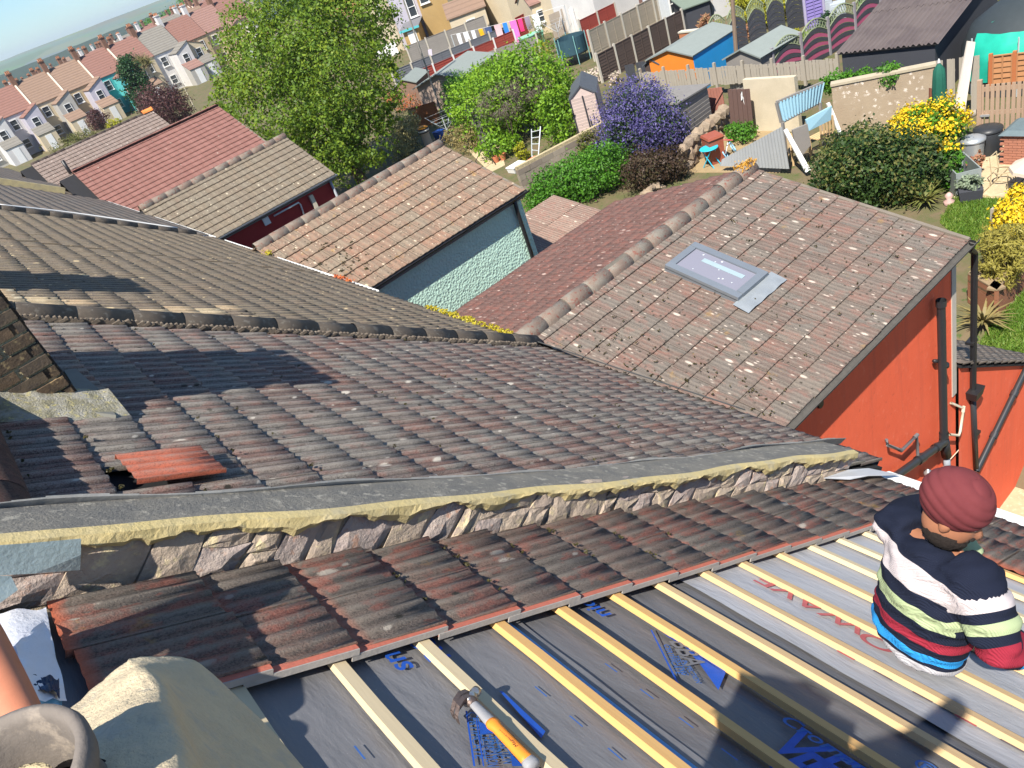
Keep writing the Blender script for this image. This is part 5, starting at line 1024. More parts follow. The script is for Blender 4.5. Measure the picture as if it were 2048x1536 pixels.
shrub('photinia', 'pinkish-red leaved shrub along the dark wavy fence', [(1445, 110, 40, 26), (1465, 98, 40, 26), (1485, 82, 36, 26), (1500, 70, 30, 24)], L_PINKP, 3200, .10)
shrub('photinia', 'small pinkish shrub beside the low brick wall', [(1415, 62, 34, 28)], L_PINKP, 1200, .10)
shrub('heather_border', 'low rusty border plants behind the blue and orange shed', [(1330, 140, 50, 18), (1360, 130, 50, 18), (1312, 140, 20, 26)], LM('heather', [(.25, .16, .06), (.3, .26, .05), (.36, .3, .1)]), 1800, .09)
shrub('pink_blossom', 'pale pink blossom behind the pink plastic shed', [(1195, 160, 50, 22), (1235, 165, 30, 20)], L_WHITE, 1500, .10)
shrub('dark_shrub', 'dark green shrub at the foot of the purple fence', [(1655, 62, 36, 34)], L_CONI, 1500, .10)
shrub('potted_sapling', 'thin sapling beside the green water tank', [(1085, 95, 40, 50, .2), (1100, 110, 20, 30)], L_OLIVE, 700, .10)
shrub('lime_sprig', 'yellow-green sprig rising at the top of the lime-green mound', [(1092, 128, 34, 30, .4)], L_GOLD, 700, .10)
shrub('red_shrub', 'red-flecked shrub in front of the orange fence panel', [(820, 218, 60, 30), (790, 205, 40, 24)], L_REDF, 1400, .09)
shrub('weeds', 'weeds and long grass on the sloping bank at the top right', [(1985, 60, 110, 30), (1960, 90, 60, 30), (2030, 40, 90, 40)], L_OLIVE, 4200, .12, 'weeds')
shrub('red_flowers', 'clump of red flowers beside the green tarpaulin', [(1968, 72, 30, 24)], L_REDF, 900, .09)
shrub('lattice_creeper', 'dark creeper behind the corrugated shed roof', [(1790, 52, 44, 30)], L_CONI, 1200, .1, 'climbing plant')
shrub('tree_top', 'leafy branch at the top edge beside the dark containers', [(1735, 20, 30, 22)], L_HEDGE, 700, .12, 'shrub')
# plants by the far-left houses
shrub('conifer', 'dark green columnar conifer before the far houses', [(303, 222, 50, 95), (300, 205, 46, 80, .5)], L_CONI, 9000, .36, 'conifer', cone=.25)
pb = G(300, 215); pl_ = thing('cordyline_palm', 'spiky cordyline palm head showing above the dark conifer', 'palm', pb); Q = []
for px, py in ((276, 128), (295, 126), (284, 120)):
    v = ray(px, py); c = v*(pb.dot(_f)/v.dot(_f))
    for i in range(110):
        d = Vector((random.gauss(0, 1), random.gauss(0, 1), random.gauss(.25, .8))).normalized(); sd = d.orthogonal().normalized()*.06; Q += [c-sd, c+sd, c+d*1.15+sd*.2, c+d*1.15-sd*.2]
quads_obj('leaves', np.array([tuple(v) for v in Q]), L_PALM, pl_); MB().tube([pb, tuple(c)], .12, 7).build('trunk', M_BARK, pl_)
shrub('copper_beech', 'round copper-leaved tree left of the big green tree', [(350, 262, 85, 85), (330, 250, 60, 60), (375, 250, 50, 70)], L_COPPER, 9000, .20, 'tree')
shrub('smoke_bush', 'deep purple bush in front of the yellow shrub', [(205, 258, 42, 36)], L_COPPER, 1800, .2)
shrub('gold_shrub', 'yellow shrub beside the deep purple bush', [(235, 262, 32, 22), (225, 270, 24, 14)], L_GOLD, 1300, .2)
shrub('green_shrub', 'rounded green shrub by the white house wing', [(105, 288, 46, 30), (118, 275, 36, 24)], L_HEDGE, 2000, .2)
shrub('garden_scrub', 'mixed low garden growth left of the grey-pink roof', [(140, 300, 60, 22), (165, 285, 60, 20), (60, 305, 40, 18), (30, 295, 40, 14), (95, 300, 24, 16)], L_OLIVE, 3200, .2)
shrub('distant_trees', 'bank of green trees on the skyline left of the big tree', [(395, 25, 60, 34), (350, 45, 50, 24), (430, 20, 60, 50), (310, 55, 40, 18)], L_HEDGE, 6000, .8, 'trees', z=-8)

# moss and lichen where the slopes drain
def moss(label, pts, r_, n, mat, leaf=.03):
    Q = leaf_cloud([(tuple(p), (r_*random.uniform(.6, 1.3), r_*random.uniform(.6, 1.3), r_*.35), 0) for p in pts], n, leaf, clump=10, seed=len(pts)+n, shell=.2)
    prop(quads_obj('moss', Q, mat, None), label, None, None, 'stuff')
L_MOSSY = LM('yellow_moss', [(.36, .30, .02), (.50, .40, .03), (.30, .34, .04)], trans=.1); L_MOSSD = LM('dark_moss', [(.035, .03, .012), (.06, .05, .018), (.09, .08, .02)], trans=.05); L_MOSSO = LM('orange_lichen', [(.5, .25, .03), (.6, .34, .05)], trans=.1); L_REDV = LM('red_valley_growth', [(.55, .12, .05), (.6, .2, .05)], trans=.1)
moss('yellow moss in the valley behind the ridge end', [RW(S_EAVE-.02, 8.3+.09*i, .06) for i in range(26)], .07, 2600, L_MOSSY)
moss('yellow-green moss patch at the foot of the green extension roof', [RW(S_EAVE, 17.2+.1*i, .08) for i in range(5)], .12, 700, L_MOSSY); moss('reddish growth at the foot of the green extension roof', [RW(S_EAVE, 13.3+.12*i, .06) for i in range(6)], .09, 600, L_REDV)
moss('orange lichen on the far ridge end', [Vector((10.15+.1*i, RED_RY, RED_RZ+.08)) for i in range(3)], .12, 700, L_MOSSO)
fR_ = EXT['red']['fN']; fG_ = EXT['green']['fN']
moss('dark moss cushions on the lower red extension tiles', [fR_ @ Vector((random.uniform(.6, 3.5), random.choice((random.uniform(.1, 1.2), random.uniform(.1, 5.3))), .055)) for _ in range(240)], .028, 5200, L_MOSSD, .018)
moss('dark moss cushions on the green extension tiles', [fG_ @ Vector((random.uniform(.6, 2.9), random.uniform(.1, 1.6), .06)) for _ in range(70)], .05, 1600, L_MOSSD, .03)
moss('dark moss lumps on the brown main slope', [RW(S_EAVE-GM*random.randint(1, 20)+.02, random.uniform(2.95, 7.6), .045) for _ in range(110)], .016, 2600, L_MOSSD, .012)
moss('moss tufts between the near tiles', [RW(random.choice((1.60, 1.94, 2.26, 2.58, 2.90, 3.22))+.02, random.uniform(1.99, 2.6), .07) for _ in range(26)], .014, 1500, L_MOSSD, .008)
# ------------------------------------------------------------------ gardens, sheds, fences, far houses
def lawn(name, pix, c, z=-11.0, thick=.03, mat=None, kind='structure'):
    P = [G(px, py, z)+Vector((0, 0, .004)) for px, py in pix]; return MB().slab(P, (0, 0, -thick)).build(name, mat or c, None, kind=kind)
t = NT('lawn_grass'); p_ = t.pos(); n1, n2 = t.noise(p_, 1.2, 4, .6), t.noise(p_, 40, 4, .7)
M_LAWN = t.out(t.mix(n2, t.mix(n1, (.07, .20, .012), (.17, .27, .03)), t.mix(n1, (.13, .27, .02), (.30, .30, .07))), .9, t.bump(n2, 1.0, .05))
M_PAVE = stained('sandstone_flags', (.52, .42, .26), (.44, .35, .22), 3, .4, .6, fine=20, bump=.4, c3=(.56, .46, .30)); M_SOIL = plain('bare_soil', (.30, .22, .12), .95, .3, 3, .6)
for nm, pix, m_ in (('lawn', [(1880, 445), (1905, 398), (2000, 400), (2060, 412), (2060, 440), (1945, 500)], M_LAWN), ('lawn', [(1275, 148), (1365, 85), (1410, 95), (1320, 165)], M_LAWN), ('lawn', [(1530, 140), (1605, 62), (1720, 40), (1780, 20), (1720, 75), (1560, 160)], M_LAWN), ('patio', [(1900, 400), (1975, 300), (2120, 260), (2120, 410)], M_PAVE), ('yard', [(1350, 345), (1450, 250), (1600, 270), (1560, 345)], M_SOIL), ('path', [(935, 300), (1000, 285), (1010, 330), (980, 345)], M_PAVE)): lawn(nm, pix, None, mat=m_)
lawn('lawn', [(1955, 700), (1985, 650), (2070, 565), (2110, 580), (2110, 720)], None, -11.0, mat=M_LAWN); lawn('patio', [(1960, 1100), (2040, 930), (2110, 900), (2110, 1200)], None, -13.02, mat=M_PAVE)
for i in range(5):                                                      # flagstones one can pick apart
    for j in range(4):
        b = G(1985, 395)+Vector((.85*j, -.62*i+.6, 0)); mb = MB().box(b+Vector((.4, 0, .025)), (.80, .58, .05)); mb.build('flagstone', M_PAVE, None, kind='structure')
def grass(name, pix, n, z, ln=.09):
    P = [G(px, py, z) for px, py in pix]; c = sum(P, Vector())/len(P); Q = []
    for _ in range(n):
        i = random.randrange(len(P)); a, b = random.random(), random.random()
        if a+b > 1: a, b = 1-a, 1-b
        p = c+(P[i]-c)*a+(P[(i+1) % len(P)]-c)*b; w_ = Vector((random.gauss(0, 1), random.gauss(0, 1), 0)).normalized()*.018; u = Vector((random.gauss(0, .4), random.gauss(0, .4), 1))*ln*random.uniform(.5, 1.3); Q += [p-w_, p+w_, p+u+w_*.2, p+u-w_*.2]
    prop(quads_obj(name, np.array([tuple(v) for v in Q]), LM('grass_blades', [(.07, .17, .015), (.14, .25, .03), (.26, .30, .07)]), None), kind='stuff')
grass('grass', [(1880, 445), (1905, 398), (2000, 400), (2060, 412), (2060, 440), (1945, 500)], 9000, -11.0); grass('grass', [(1955, 700), (1985, 650), (2070, 565), (2110, 580), (2110, 720)], 9000, -11.0); grass('grass', [(1530, 140), (1605, 62), (1720, 40), (1780, 20), (1720, 75), (1560, 160)], 5000, -11.0, .14); grass('grass', [(1275, 148), (1365, 85), (1410, 95), (1320, 165)], 3500, -11, .14)
def hz(v): return Vector((v.x, v.y, 0))
def axes(p0, p1):
    a = hz(p1-p0); L_ = a.length; a.normalize(); d = Vector((-a.y, a.x, 0))
    if d.dot(hz((p0+p1)/2)) < 0: d = -d                                # away from the viewer
    return a, d, L_
M_GLS = NT('window_pane'); M_PANE = M_GLS.out((.045, .055, .065), .08, None, .8)
M_RFELT = plain('green_roofing_felt', (.22, .25, .235), .9, .15, 4, .3); M_DFELT = plain('dark_roofing_felt', (.075, .085, .10), .8, .2, 4, .2)
def far_tile(name, c, c2=None):
    t = NT(name); p = t.pos(); w_ = t.n('ShaderNodeTexWave', 'Fac', props=dict(bands_direction='Z'), Vector=p, Scale=1.05, Distortion=.4, Detail=2.0); n = t.noise(p, 3, 4, .6)
    col = t.mix(n, sc3(c, .8), sc3(c, 1.2)); col = t.mix(t.ramp(w_, [(.0, .55), (.25, 0)]), col, sc3(c, .4)); col = t.mix(t.math('MULTIPLY', t.rnd(), .4), col, c2 or sc3(c, .8)); return t.out(col, .9, t.bump(w_, .5, .05))
FT = [far_tile('far_tiles_red', (.23, .12, .095)), far_tile('far_tiles_brown', (.24, .16, .115)), far_tile('far_tiles_grey', (.20, .185, .16)), far_tile('far_tiles_pink', (.25, .145, .12))]
def window(par, c, a, d, w_, h_, rows_=2, frame_=None):
    """a framed window standing 4 cm proud of the wall; c its centre, a along the wall, -d outward"""
    M_ = Matrix.Translation(c) @ Matrix(((a.x, d.x, 0), (a.y, d.y, 0), (0, 0, 1))).to_4x4(); fm = frame_ or M_WHITE
    f_ = MB(); f = .07
    for cx, cz_, ww, hh in ((-w_/2+f/2, 0, f, h_), (w_/2-f/2, 0, f, h_), (0, h_/2-f/2, w_-2*f, f), (0, -h_/2+f/2, w_-2*f, f)): f_.box((cx, -.03, cz_), (ww, .10, hh), M_)
    if rows_ > 1: f_.box((0, -.03, 0), (w_-2*f, .09, f*.8), M_)
    fo_ = f_.build('window', fm, par); MB().box((0, .0, 0), (w_-2*f-.01, .03, h_-2*f-.01), M_).build('pane', M_PANE, fo_); MB().box((0, -.09, -h_/2-.04), (w_+.14, .18, .07), M_).build('sill', fm, fo_); return fo_
def building(name, label, p0, p1, depth, h, roof=('flat', .1), wall=None, rmat=None, cat=None, wins=(), ov=.15, parent=None, z=-11.0, fascia=None, group=None, doors=(), boards=None, rt=.06):
    P0 = G(*p0, z) if not isinstance(p0, Vector) else p0; P1 = G(*p1, z) if not isinstance(p1, Vector) else p1; a, d, L_ = axes(P0, P1); z0 = P0.z; P1 = P0+a*L_
    t_ = parent or thing(name, label, cat or name.replace('_', ' '), (P0+P1)/2, group); zt = z0+h; A, B, Cc, Dd = P0, P1, P1+d*depth, P0+d*depth; T = lambda p, q: Vector((p.x, p.y, q))
    mb = MB(); kind, rise = roof[0], roof[1]; lo = z0-.3
    if kind == 'gable_d':
        m0, m1 = (A+B)/2, (Cc+Dd)/2; mb.add([T(A, lo), T(B, lo), T(B, zt), T(m0, zt+rise), T(A, zt), T(Dd, lo), T(Cc, lo), T(Cc, zt), T(m1, zt+rise), T(Dd, zt)], [(0, 1, 2, 3, 4), (6, 5, 9, 8, 7), (1, 6, 7, 2), (5, 0, 4, 9)])
        S_ = []
        for e0, e1, sg in ((A, Dd, -1), (B, Cc, 1)):
            k = rise/(L_/2); o_ = a*sg*ov; S_.append([T(m0-d*ov, zt+rise+.03), T(m1+d*ov, zt+rise+.03), T(e1+o_+d*ov, zt-ov*k+.03), T(e0+o_-d*ov, zt-ov*k+.03)])
    elif kind == 'gable_w':
        m0, m1 = (A+Dd)/2, (B+Cc)/2; mb.add([T(A, lo), T(B, lo), T(B, zt), T(A, zt), T(Dd, lo), T(Cc, lo), T(Cc, zt), T(Dd, zt), T(m0, zt+rise), T(m1, zt+rise)], [(0, 1, 2, 3), (5, 4, 7, 6), (1, 5, 6, 9, 2), (4, 0, 3, 8, 7)])
        S_ = []; k = rise/(depth/2)
        for e0, e1, sg in ((A, B, -1), (Dd, Cc, 1)): o_ = d*sg*ov; S_.append([T(m0-a*ov, zt+rise+.03), T(m1+a*ov, zt+rise+.03), T(e1+o_+a*ov, zt-ov*k+.03), T(e0+o_-a*ov, zt-ov*k+.03)])
    else:
        r0, r1 = (0, rise) if kind in ('mono', 'flat') else (0, 0); e = (0, 0, rise, rise)
        if kind == 'side': e = (rise, 0, 0, rise)
        if kind == 'sidel': e = (0, rise, rise, 0)
        q = [T(x, zt+y) for x, y in zip((A, B, Cc, Dd), e)]; mb.add([T(A, lo), T(B, lo), T(Cc, lo), T(Dd, lo)]+q, [(0, 1, 5, 4), (1, 2, 6, 5), (2, 3, 7, 6), (3, 0, 4, 7)])
        kx = (e[1]-e[0])/L_; kd = (e[3]-e[0])/depth; S_ = [[q[0]-a*ov-d*ov+ZV*(.03-ov*kx-ov*kd), q[1]+a*ov-d*ov+ZV*(.03+ov*kx-ov*kd), q[2]+a*ov+d*ov+ZV*(.03+ov*kx+ov*kd), q[3]-a*ov+d*ov+ZV*(.03-ov*kx+ov*kd)]]
    mb.build('wall', wall, t_)
    for s_ in S_:
        n_ = (s_[1]-s_[0]).cross(s_[2]-s_[0]).normalized(); n_ = n_ if n_.z > 0 else -n_; MB().slab(s_, -n_*rt).build('roof_slope' if len(S_) > 1 else 'roof', rmat, t_)
    if fascia is not None: MB().box((0, 0, 0), (L_+2*ov, .04, .2), Matrix.Translation((A+B)/2+Vector((0, 0, zt-z0-.06))-d*(ov+.0)) @ Matrix(((a.x, d.x, 0), (a.y, d.y, 0), (0, 0, 1))).to_4x4()).build('fascia_board', fascia, t_)
    for (u, zc, ww, hh, *side_) in wins:
        if side_ and side_[0] == 'l': window(t_, T(A, z0+zc)+d*(u*depth), -d, a, ww, hh)
        elif side_ and side_[0] == 'r': window(t_, T(B, z0+zc)+d*(u*depth), d, -a, ww, hh)
        else: window(t_, T(A, z0+zc)+a*(u*L_), a, d, ww, hh)
    for (u, ww, hh, m_) in doors: MB().box((0, -.02, hh/2), (ww, .06, hh), Matrix.Translation(T(A, z0)+a*(u*L_)) @ Matrix(((a.x, d.x, 0), (a.y, d.y, 0), (0, 0, 1))).to_4x4()).build('door', m_, t_)
    if boards:                                                          # weatherboards lapped over the two visible walls
        bm_, step, faces = boards; k = int(h/step)
        for f_ in faces:
            for i in range(k):
                org, ax2, out_, Lb = {'f': (A, a, -d, L_), 'l': (A, d, -a, depth), 'r': (B, d, a, depth)}[f_]
                M_ = Matrix.Translation(T(org, z0+step*(i+.5))+ax2*Lb/2+out_*.018) @ Matrix(((ax2.x, out_.x, 0), (ax2.y, out_.y, 0), (0, 0, 1))).to_4x4() @ Euler((-.10, 0, 0)).to_matrix().to_4x4(); MB().box((0, 0, 0), (Lb-.02, .018, step*1.02), M_).build('board', bm_, t_)
    return t_, (A, B, Cc, Dd, a, d, L_, zt)
# ---- fences
def fence(label, p0, p1, h, n, mat, style='lap', post=None, z=-11.0, name='garden_fence', ph=.12, cat='fence', wav=0.0, mat2=None, base=0.0, trel=None):
    P0 = G(*p0, z) if not isinstance(p0, Vector) else p0; P1 = G(*p1, z) if not isinstance(p1, Vector) else p1; a, d, L_ = axes(P0, P1); t_ = thing(name, label, cat, P0)
    R_3 = Matrix(((a.x, d.x, 0), (a.y, d.y, 0), (0, 0, 1))).to_4x4(); w_ = L_/n
    for i in range(n):
        M_ = Matrix.Translation(P0+(P1-P0)*((i+.5)/n)+Vector((0, 0, base))) @ R_3; mb = MB(); pw_2 = w_-.12; hh = h*random.uniform(.97, 1.02)
        if style == 'lap':
            k = max(5, int(hh/.15)); 
            for j in range(k): mb.box((0, 0, 0), (pw_2, .018, hh/k*1.16), M_ @ Matrix.Translation((0, random.uniform(-.006, .006), hh*(j+.5)/k)) @ Matrix.Rotation(-.22, 4, 'X'), 0)
            for u in (-.48, 0, .48): mb.box((pw_2*u, -.028, hh/2), (.045, .03, hh), M_)
            mb.box((0, -.005, hh+.02), (pw_2, .07, .03), M_)
        elif style == 'close':
            k = max(6, int(pw_2/.13))
            for j in range(k): mb.box((-pw_2/2+pw_2*(j+.5)/k, random.uniform(-.008, .008), hh/2), (pw_2/k*.96, .02, hh*random.uniform(.985, 1.01)), M_)
            mb.box((0, .03, hh*.8), (pw_2, .04, .07), M_)
        elif style in ('wavy', 'stripe'):
            nb = 7 if style == 'stripe' else 9
            for j in range(nb):
                seg = 8; V = []
                for q in range(seg+1):
                    x = -pw_2/2+pw_2*q/seg; top = hh*(.72+.22*math.sin(math.pi*q/seg)); z0_, z1_ = top*j/nb, top*(j+.93)/nb; V += [M_ @ Vector((x, -.012+.012*(j % 2), z0_)), M_ @ Vector((x, .012+.012*(j % 2), z0_)), M_ @ Vector((x, .012+.012*(j % 2), z1_)), M_ @ Vector((x, -.012+.012*(j % 2), z1_))]
                mm = mat if (j % 2 == 0 or mat2 is None) else mat2
                MB().add(V, [(q*4+r_, q*4+(r_+1) % 4, (q+1)*4+(r_+1) % 4, (q+1)*4+r_) for q in range(seg) for r_ in range(4)]+[(3, 2, 1, 0), (seg*4, seg*4+1, seg*4+2, seg*4+3)]).build('slat', mm, t_)
            tr = MB(); seg = 10; up_ = [M_ @ Vector((-pw_2/2+pw_2*q/seg, 0, hh*(.98+.22*math.sin(math.pi*q/seg)))) for q in range(seg+1)]; lw = [M_ @ Vector((-pw_2/2+pw_2*q/seg, 0, hh*(.74+.22*math.sin(math.pi*q/seg)))) for q in range(seg+1)]
            tr.tube(up_, .035, 5); tr.tube(lw, .025, 5)
            for q in range(seg): tr.tube([lw[q], up_[q+1]], .014, 4); tr.tube([up_[q], lw[q+1]], .014, 4)
            tr.build('trellis_top', trel or mat, t_)
        elif style == 'picket':
            k = int(pw_2/.14)
            for j in range(k): MB().box((-pw_2/2+pw_2*(j+.5)/k, random.uniform(-.01, .01), hh/2), (.132, .02, hh*random.uniform(.88, 1.03)), M_ @ Euler((0, random.gauss(0, .02), 0)).to_matrix().to_4x4()).build('picket', mat, t_)
            for u in (.25, .8): mb.box((0, .03, hh*u), (pw_2, .05, .07), M_)
        elif style == 'wire':
            for j in range(9): mb.tube([M_ @ Vector((-w_/2, 0, hh*(j+1)/9)), M_ @ Vector((w_/2, 0, hh*(j+1)/9))], .007, 4)
            for j in range(9): mb.tube([M_ @ Vector((-w_/2+w_*j/9, 0, 0)), M_ @ Vector((-w_/2+w_*j/9, 0, hh))], .007, 4)
        if mb.v: mb.build('panel' if style != 'picket' else 'rails', mat, t_)
    if post is not None:
        for i in range(n+1): MB().box((0, -.01, (h+ph)/2-.1), (.11, .11, h+ph+.2), Matrix.Translation(P0+(P1-P0)*(i/n)+Vector((0, 0, base))) @ R_3).build('post', post, t_)
    return t_
PW = lambda n, c: wood(n, sc3(c, 1.15), sc3(c, .8), 3, 2.5, .9, .3)
F_GREY, F_BROWN, F_RED, F_PALE, F_DARK, F_BLUE = PW('grey_boards', (.26, .24, .22)), PW('brown_boards', (.085, .060, .05)), PW('red_boards', (.30, .055, .04)), PW('pale_boards', (.34, .29, .22)), PW('charcoal_boards', (.055, .058, .07)), PW('slate_boards', (.13, .14, .16))
F_ORANGE, F_PURP, F_BEIGE, F_WEATH = PW('orange_boards', (.45, .15, .055)), PW('purple_boards', (.22, .17, .42)), PW('beige_boards', (.40, .34, .28)), PW('weathered_pickets', (.38, .34, .28))
CONC, WPOST = plain('concrete_post', (.50, .46, .39), .9, .15, 6), plain('white_post', (.70, .68, .66), .8, .1)
fence('dark grey lapped fence with a washing line behind it', (800, 190), (1030, 98), 1.75, 6, F_BLUE, 'lap', CONC)
fence('dark red fence with white posts next to the grey garage', (842, 195), (1040, 110), 1.7, 5, F_RED, 'lap', WPOST)
fence('grey close-boarded fence above the lime-green mound', (925, 175), (1085, 118), 1.6, 4, F_GREY, 'close', CONC)
fence('long pale grey lapped fence below the white gable', (1190, 122), (1345, 38), 1.75, 5, F_PALE, 'lap', CONC)
fence('dark brown lapped fence along the narrow lawn', (1205, 165), (1372, 75), 1.5, 5, F_BROWN, 'lap', CONC)
fence('upper grey lapped fence below the tan extension', (825, 130), (980, 70), 1.6, 4, F_GREY, 'lap', CONC)
fence('red fence below the cream bungalow wall', (1040, 75), (1090, 48), 1.5, 2, F_RED, 'lap', None)
fence('red gate panel between cream walls', (1170, 95), (1240, 60), 1.7, 2, F_RED, 'lap', CONC)
fence('beige close-boarded fence beside the white railings', (1108, 78), (1155, 58), 1.7, 2, F_BEIGE, 'close', None)
fence('white metal railings beside the beige fence', (1148, 70), (1178, 55), 1.9, 1, M_WHITE, 'picket', None)
fence('white picket railings behind the big tree', (755, 120), (800, 108), 1.3, 2, M_WHITE, 'picket', None)
fence('dark wavy-topped fence with lattice crest', (1425, 130), (1612, 50), 1.9, 5, F_DARK, 'wavy', None, trel=PW('sage_trellis', (.26, .30, .18)))
fence('pink and dark striped wavy fence with lattice crest', (1552, 172), (1762, 50), 1.5, 4, F_DARK, 'stripe', PW('grey_post', (.30, .28, .30)), mat2=PW('pink_boards', (.40, .09, .17)), trel=PW('sage_trellis', (.26, .30, .18)))
fence('purple fence panel at the top of the far lawn', (1613, 62), (1650, 50), 2.1, 1, F_PURP, 'lap', PW('lilac_post', (.4, .36, .5)))
fence('weathered grey picket fence along the back of the gardens', (1292, 196), (1680, 180), .80, 7, F_WEATH, 'picket', F_WEATH, ph=.2, base=.45)
fence('dark slatted garden fence right of the pink plastic shed', (1255, 168), (1300, 160), 1.0, 2, F_DARK, 'close', None)
fence('wire mesh fence with concrete posts at the top right', (1895, 62), (1995, 10), 1.5, 4, plain('galvanised_wire', (.42, .43, .43), .5, .1, 9, 0, metal=.4), 'wire', CONC)
fence('grey timber fence on the bank behind the wire mesh', (1960, 45), (2060, 0), 1.4, 3, F_GREY, 'close', None)
fence('orange-brown lattice fence panel above the slatted gate', (1980, 200), (2075, 192), .85, 2, PW('orange_lattice', (.42, .20, .09)), 'lap', F_ORANGE, base=.55)
fence('bright orange-brown fence panel beside the big tree', (828, 258), (885, 242), 1.2, 1, F_ORANGE, 'lap', None)
fence('wire fence on the right edge beside the yellow blossom', (1985, 500), (2070, 430), 1.0, 2, plain('dark_wire', (.08, .08, .09), .5), 'wire', F_WEATH, z=-11.0)
fence('weathered timber fence left of the slatted gate', (1868, 235), (1962, 228), 1.9, 4, F_WEATH, 'close', None)
# ---- masonry walls
def masonry(label, p0, p1, h, mat, th=.2, z=-11.0, name='garden_wall', cap=None, base=0):
    P0, P1 = G(*p0, z), G(*p1, z); a, d, L_ = axes(P0, P1); t_ = thing(name, label, 'wall', P0); M_ = Matrix.Translation((P0+P1)/2) @ Matrix(((a.x, d.x, 0), (a.y, d.y, 0), (0, 0, 1))).to_4x4()
    MB().box((0, th/2, h/2-.2), (L_, th, h+.4), M_).build('wall_body', mat, t_)
    if cap: MB().box((0, th/2, h+.04), (L_+.05, th+.08, .08), M_).build('coping', cap, t_)
    return t_, M_, L_
M_SPECK = stained('speckled_render', (.34, .27, .19), (.42, .35, .25), 1.2, .4, .6, fine=16, bump=.5)
t = NT('flaking_whitewash'); p_ = t.pos(); v = t.n('ShaderNodeTexVoronoi', Vector=p_, Scale=5.0); nn_ = t.noise(p_, 22, 4, .7); big = t.noise(p_, .9, 3)
base_ = t.mix(t.noise(p_, 2.2, 5, .6), (.29, .22, .15), (.40, .32, .23)); m_ = t.math('MULTIPLY', t.ramp(t.math('ADD', v.outputs['Distance'], t.math('MULTIPLY', t.math('SUBTRACT', nn_, .5), 1.5)), [(.16, 1), (.26, 0)]), t.ramp(big, [(.40, 0), (.52, 1)]))
M_SPECK = t.out(t.mix(m_, base_, (.66, .58, .50)), .95, t.bump(nn_, .5, .03))
masonry('rendered garden wall speckled with flaking white paint', (1672, 278), (1872, 245), 1.85, M_SPECK, .25, cap=plain('wall_cap', (.42, .36, .26), .9))
masonry('cream rendered boundary wall beside the dark brown panel', (1500, 262), (1600, 262), 2.0, stained('cream_wall', (.62, .54, .40), (.54, .47, .34), 1.0, .4, .6), .2)
masonry('broken concrete-panel wall above the speckled wall', (1700, 205), (1872, 195), 1.3, stained('panel_concrete', (.42, .34, .23), (.33, .27, .19), 1.2), .15, base=0)
masonry('low red brick wall beside the golden conifers', (1362, 92), (1405, 88), .7, plain('red_brick_low', (.42, .16, .08), .9, .25, 8), .25, cap=CONC)
M_BLOCK = [plain('block_%s' % k, c, .95, .25, 5, .5) for k, c in (('a', (.34, .29, .23)), ('b', (.29, .25, .20)), ('c', (.25, .21, .17)))]
def coursed(label, p0, p1, h, bw, bh, mats, th=.2, z=-11.0, rough=.006, name='block_wall', pname='block', core=M_JOINT):
    P0, P1 = G(*p0, z), G(*p1, z); a, d, L_ = axes(P0, P1); t_ = thing(name, label, 'wall', P0); R_3 = Matrix(((a.x, d.x, 0), (a.y, d.y, 0), (0, 0, 1))).to_4x4()
    MB().box((0, th/2, h/2-.15), (L_-.02, th-.03, h+.25), Matrix.Translation((P0+P1)/2) @ R_3).build('mortar_core', core, t_)
    for j in range(int(h/bh)):
        u = -(j % 2)*bw/2
        while u < L_-.05:
            u0, u1 = max(0, u), min(L_, u+bw)
            if u1-u0 > .06: o = MB().box((0, 0, 0), (u1-u0-.015, th, bh-.015)).mesh(pname, random.choice(mats)); link(pname, o, t_, Matrix.Translation(P0+a*(u0+u1)/2+d*(th/2+random.gauss(0, rough))+Vector((0, 0, bh*(j+.5)))) @ R_3 @ Euler((0, random.gauss(0, rough), random.gauss(0, rough))).to_matrix().to_4x4())
            u += bw
    return t_
coursed('grey block wall running from the green extension towards the pink plastic shed', (1052, 395), (1300, 262), 1.35, .60, .24, M_BLOCK)
st = [stained('dry_stone_%d' % i, c, sc3(c, .65), 3, .4, .6, fine=14, bump=1, bdist=.03) for i, c in enumerate(((.36, .27, .19), (.30, .23, .17), (.40, .31, .22)))]
dw_ = thing('dry_stone_wall', 'rough stone retaining wall with big rounded stones behind the brown wheelie bin', 'wall', G(1420, 300))
A0, A1 = G(1374, 340), G(1460, 252)
for j in range(3):
    for i in range(9):
        c = A0.lerp(A1, (i+.5*(j % 2)+.2)/9)+Vector((random.uniform(-.05, .05), random.uniform(-.05, .05), .12+.34*j)); q = Matrix.Translation(c) @ Euler((random.random()*3, random.random()*3, random.random()*3)).to_matrix().to_4x4(); V = []
        bm = bmesh.new(); bmesh.ops.create_icosphere(bm, subdivisions=1, radius=.27); 
        for v in bm.verts: v.co *= random.uniform(.8, 1.12)
        me = bpy.data.meshes.new('stone'); bm.to_mesh(me); bm.free(); me.materials.append(random.choice(st)); link('stone', me, dw_, q)
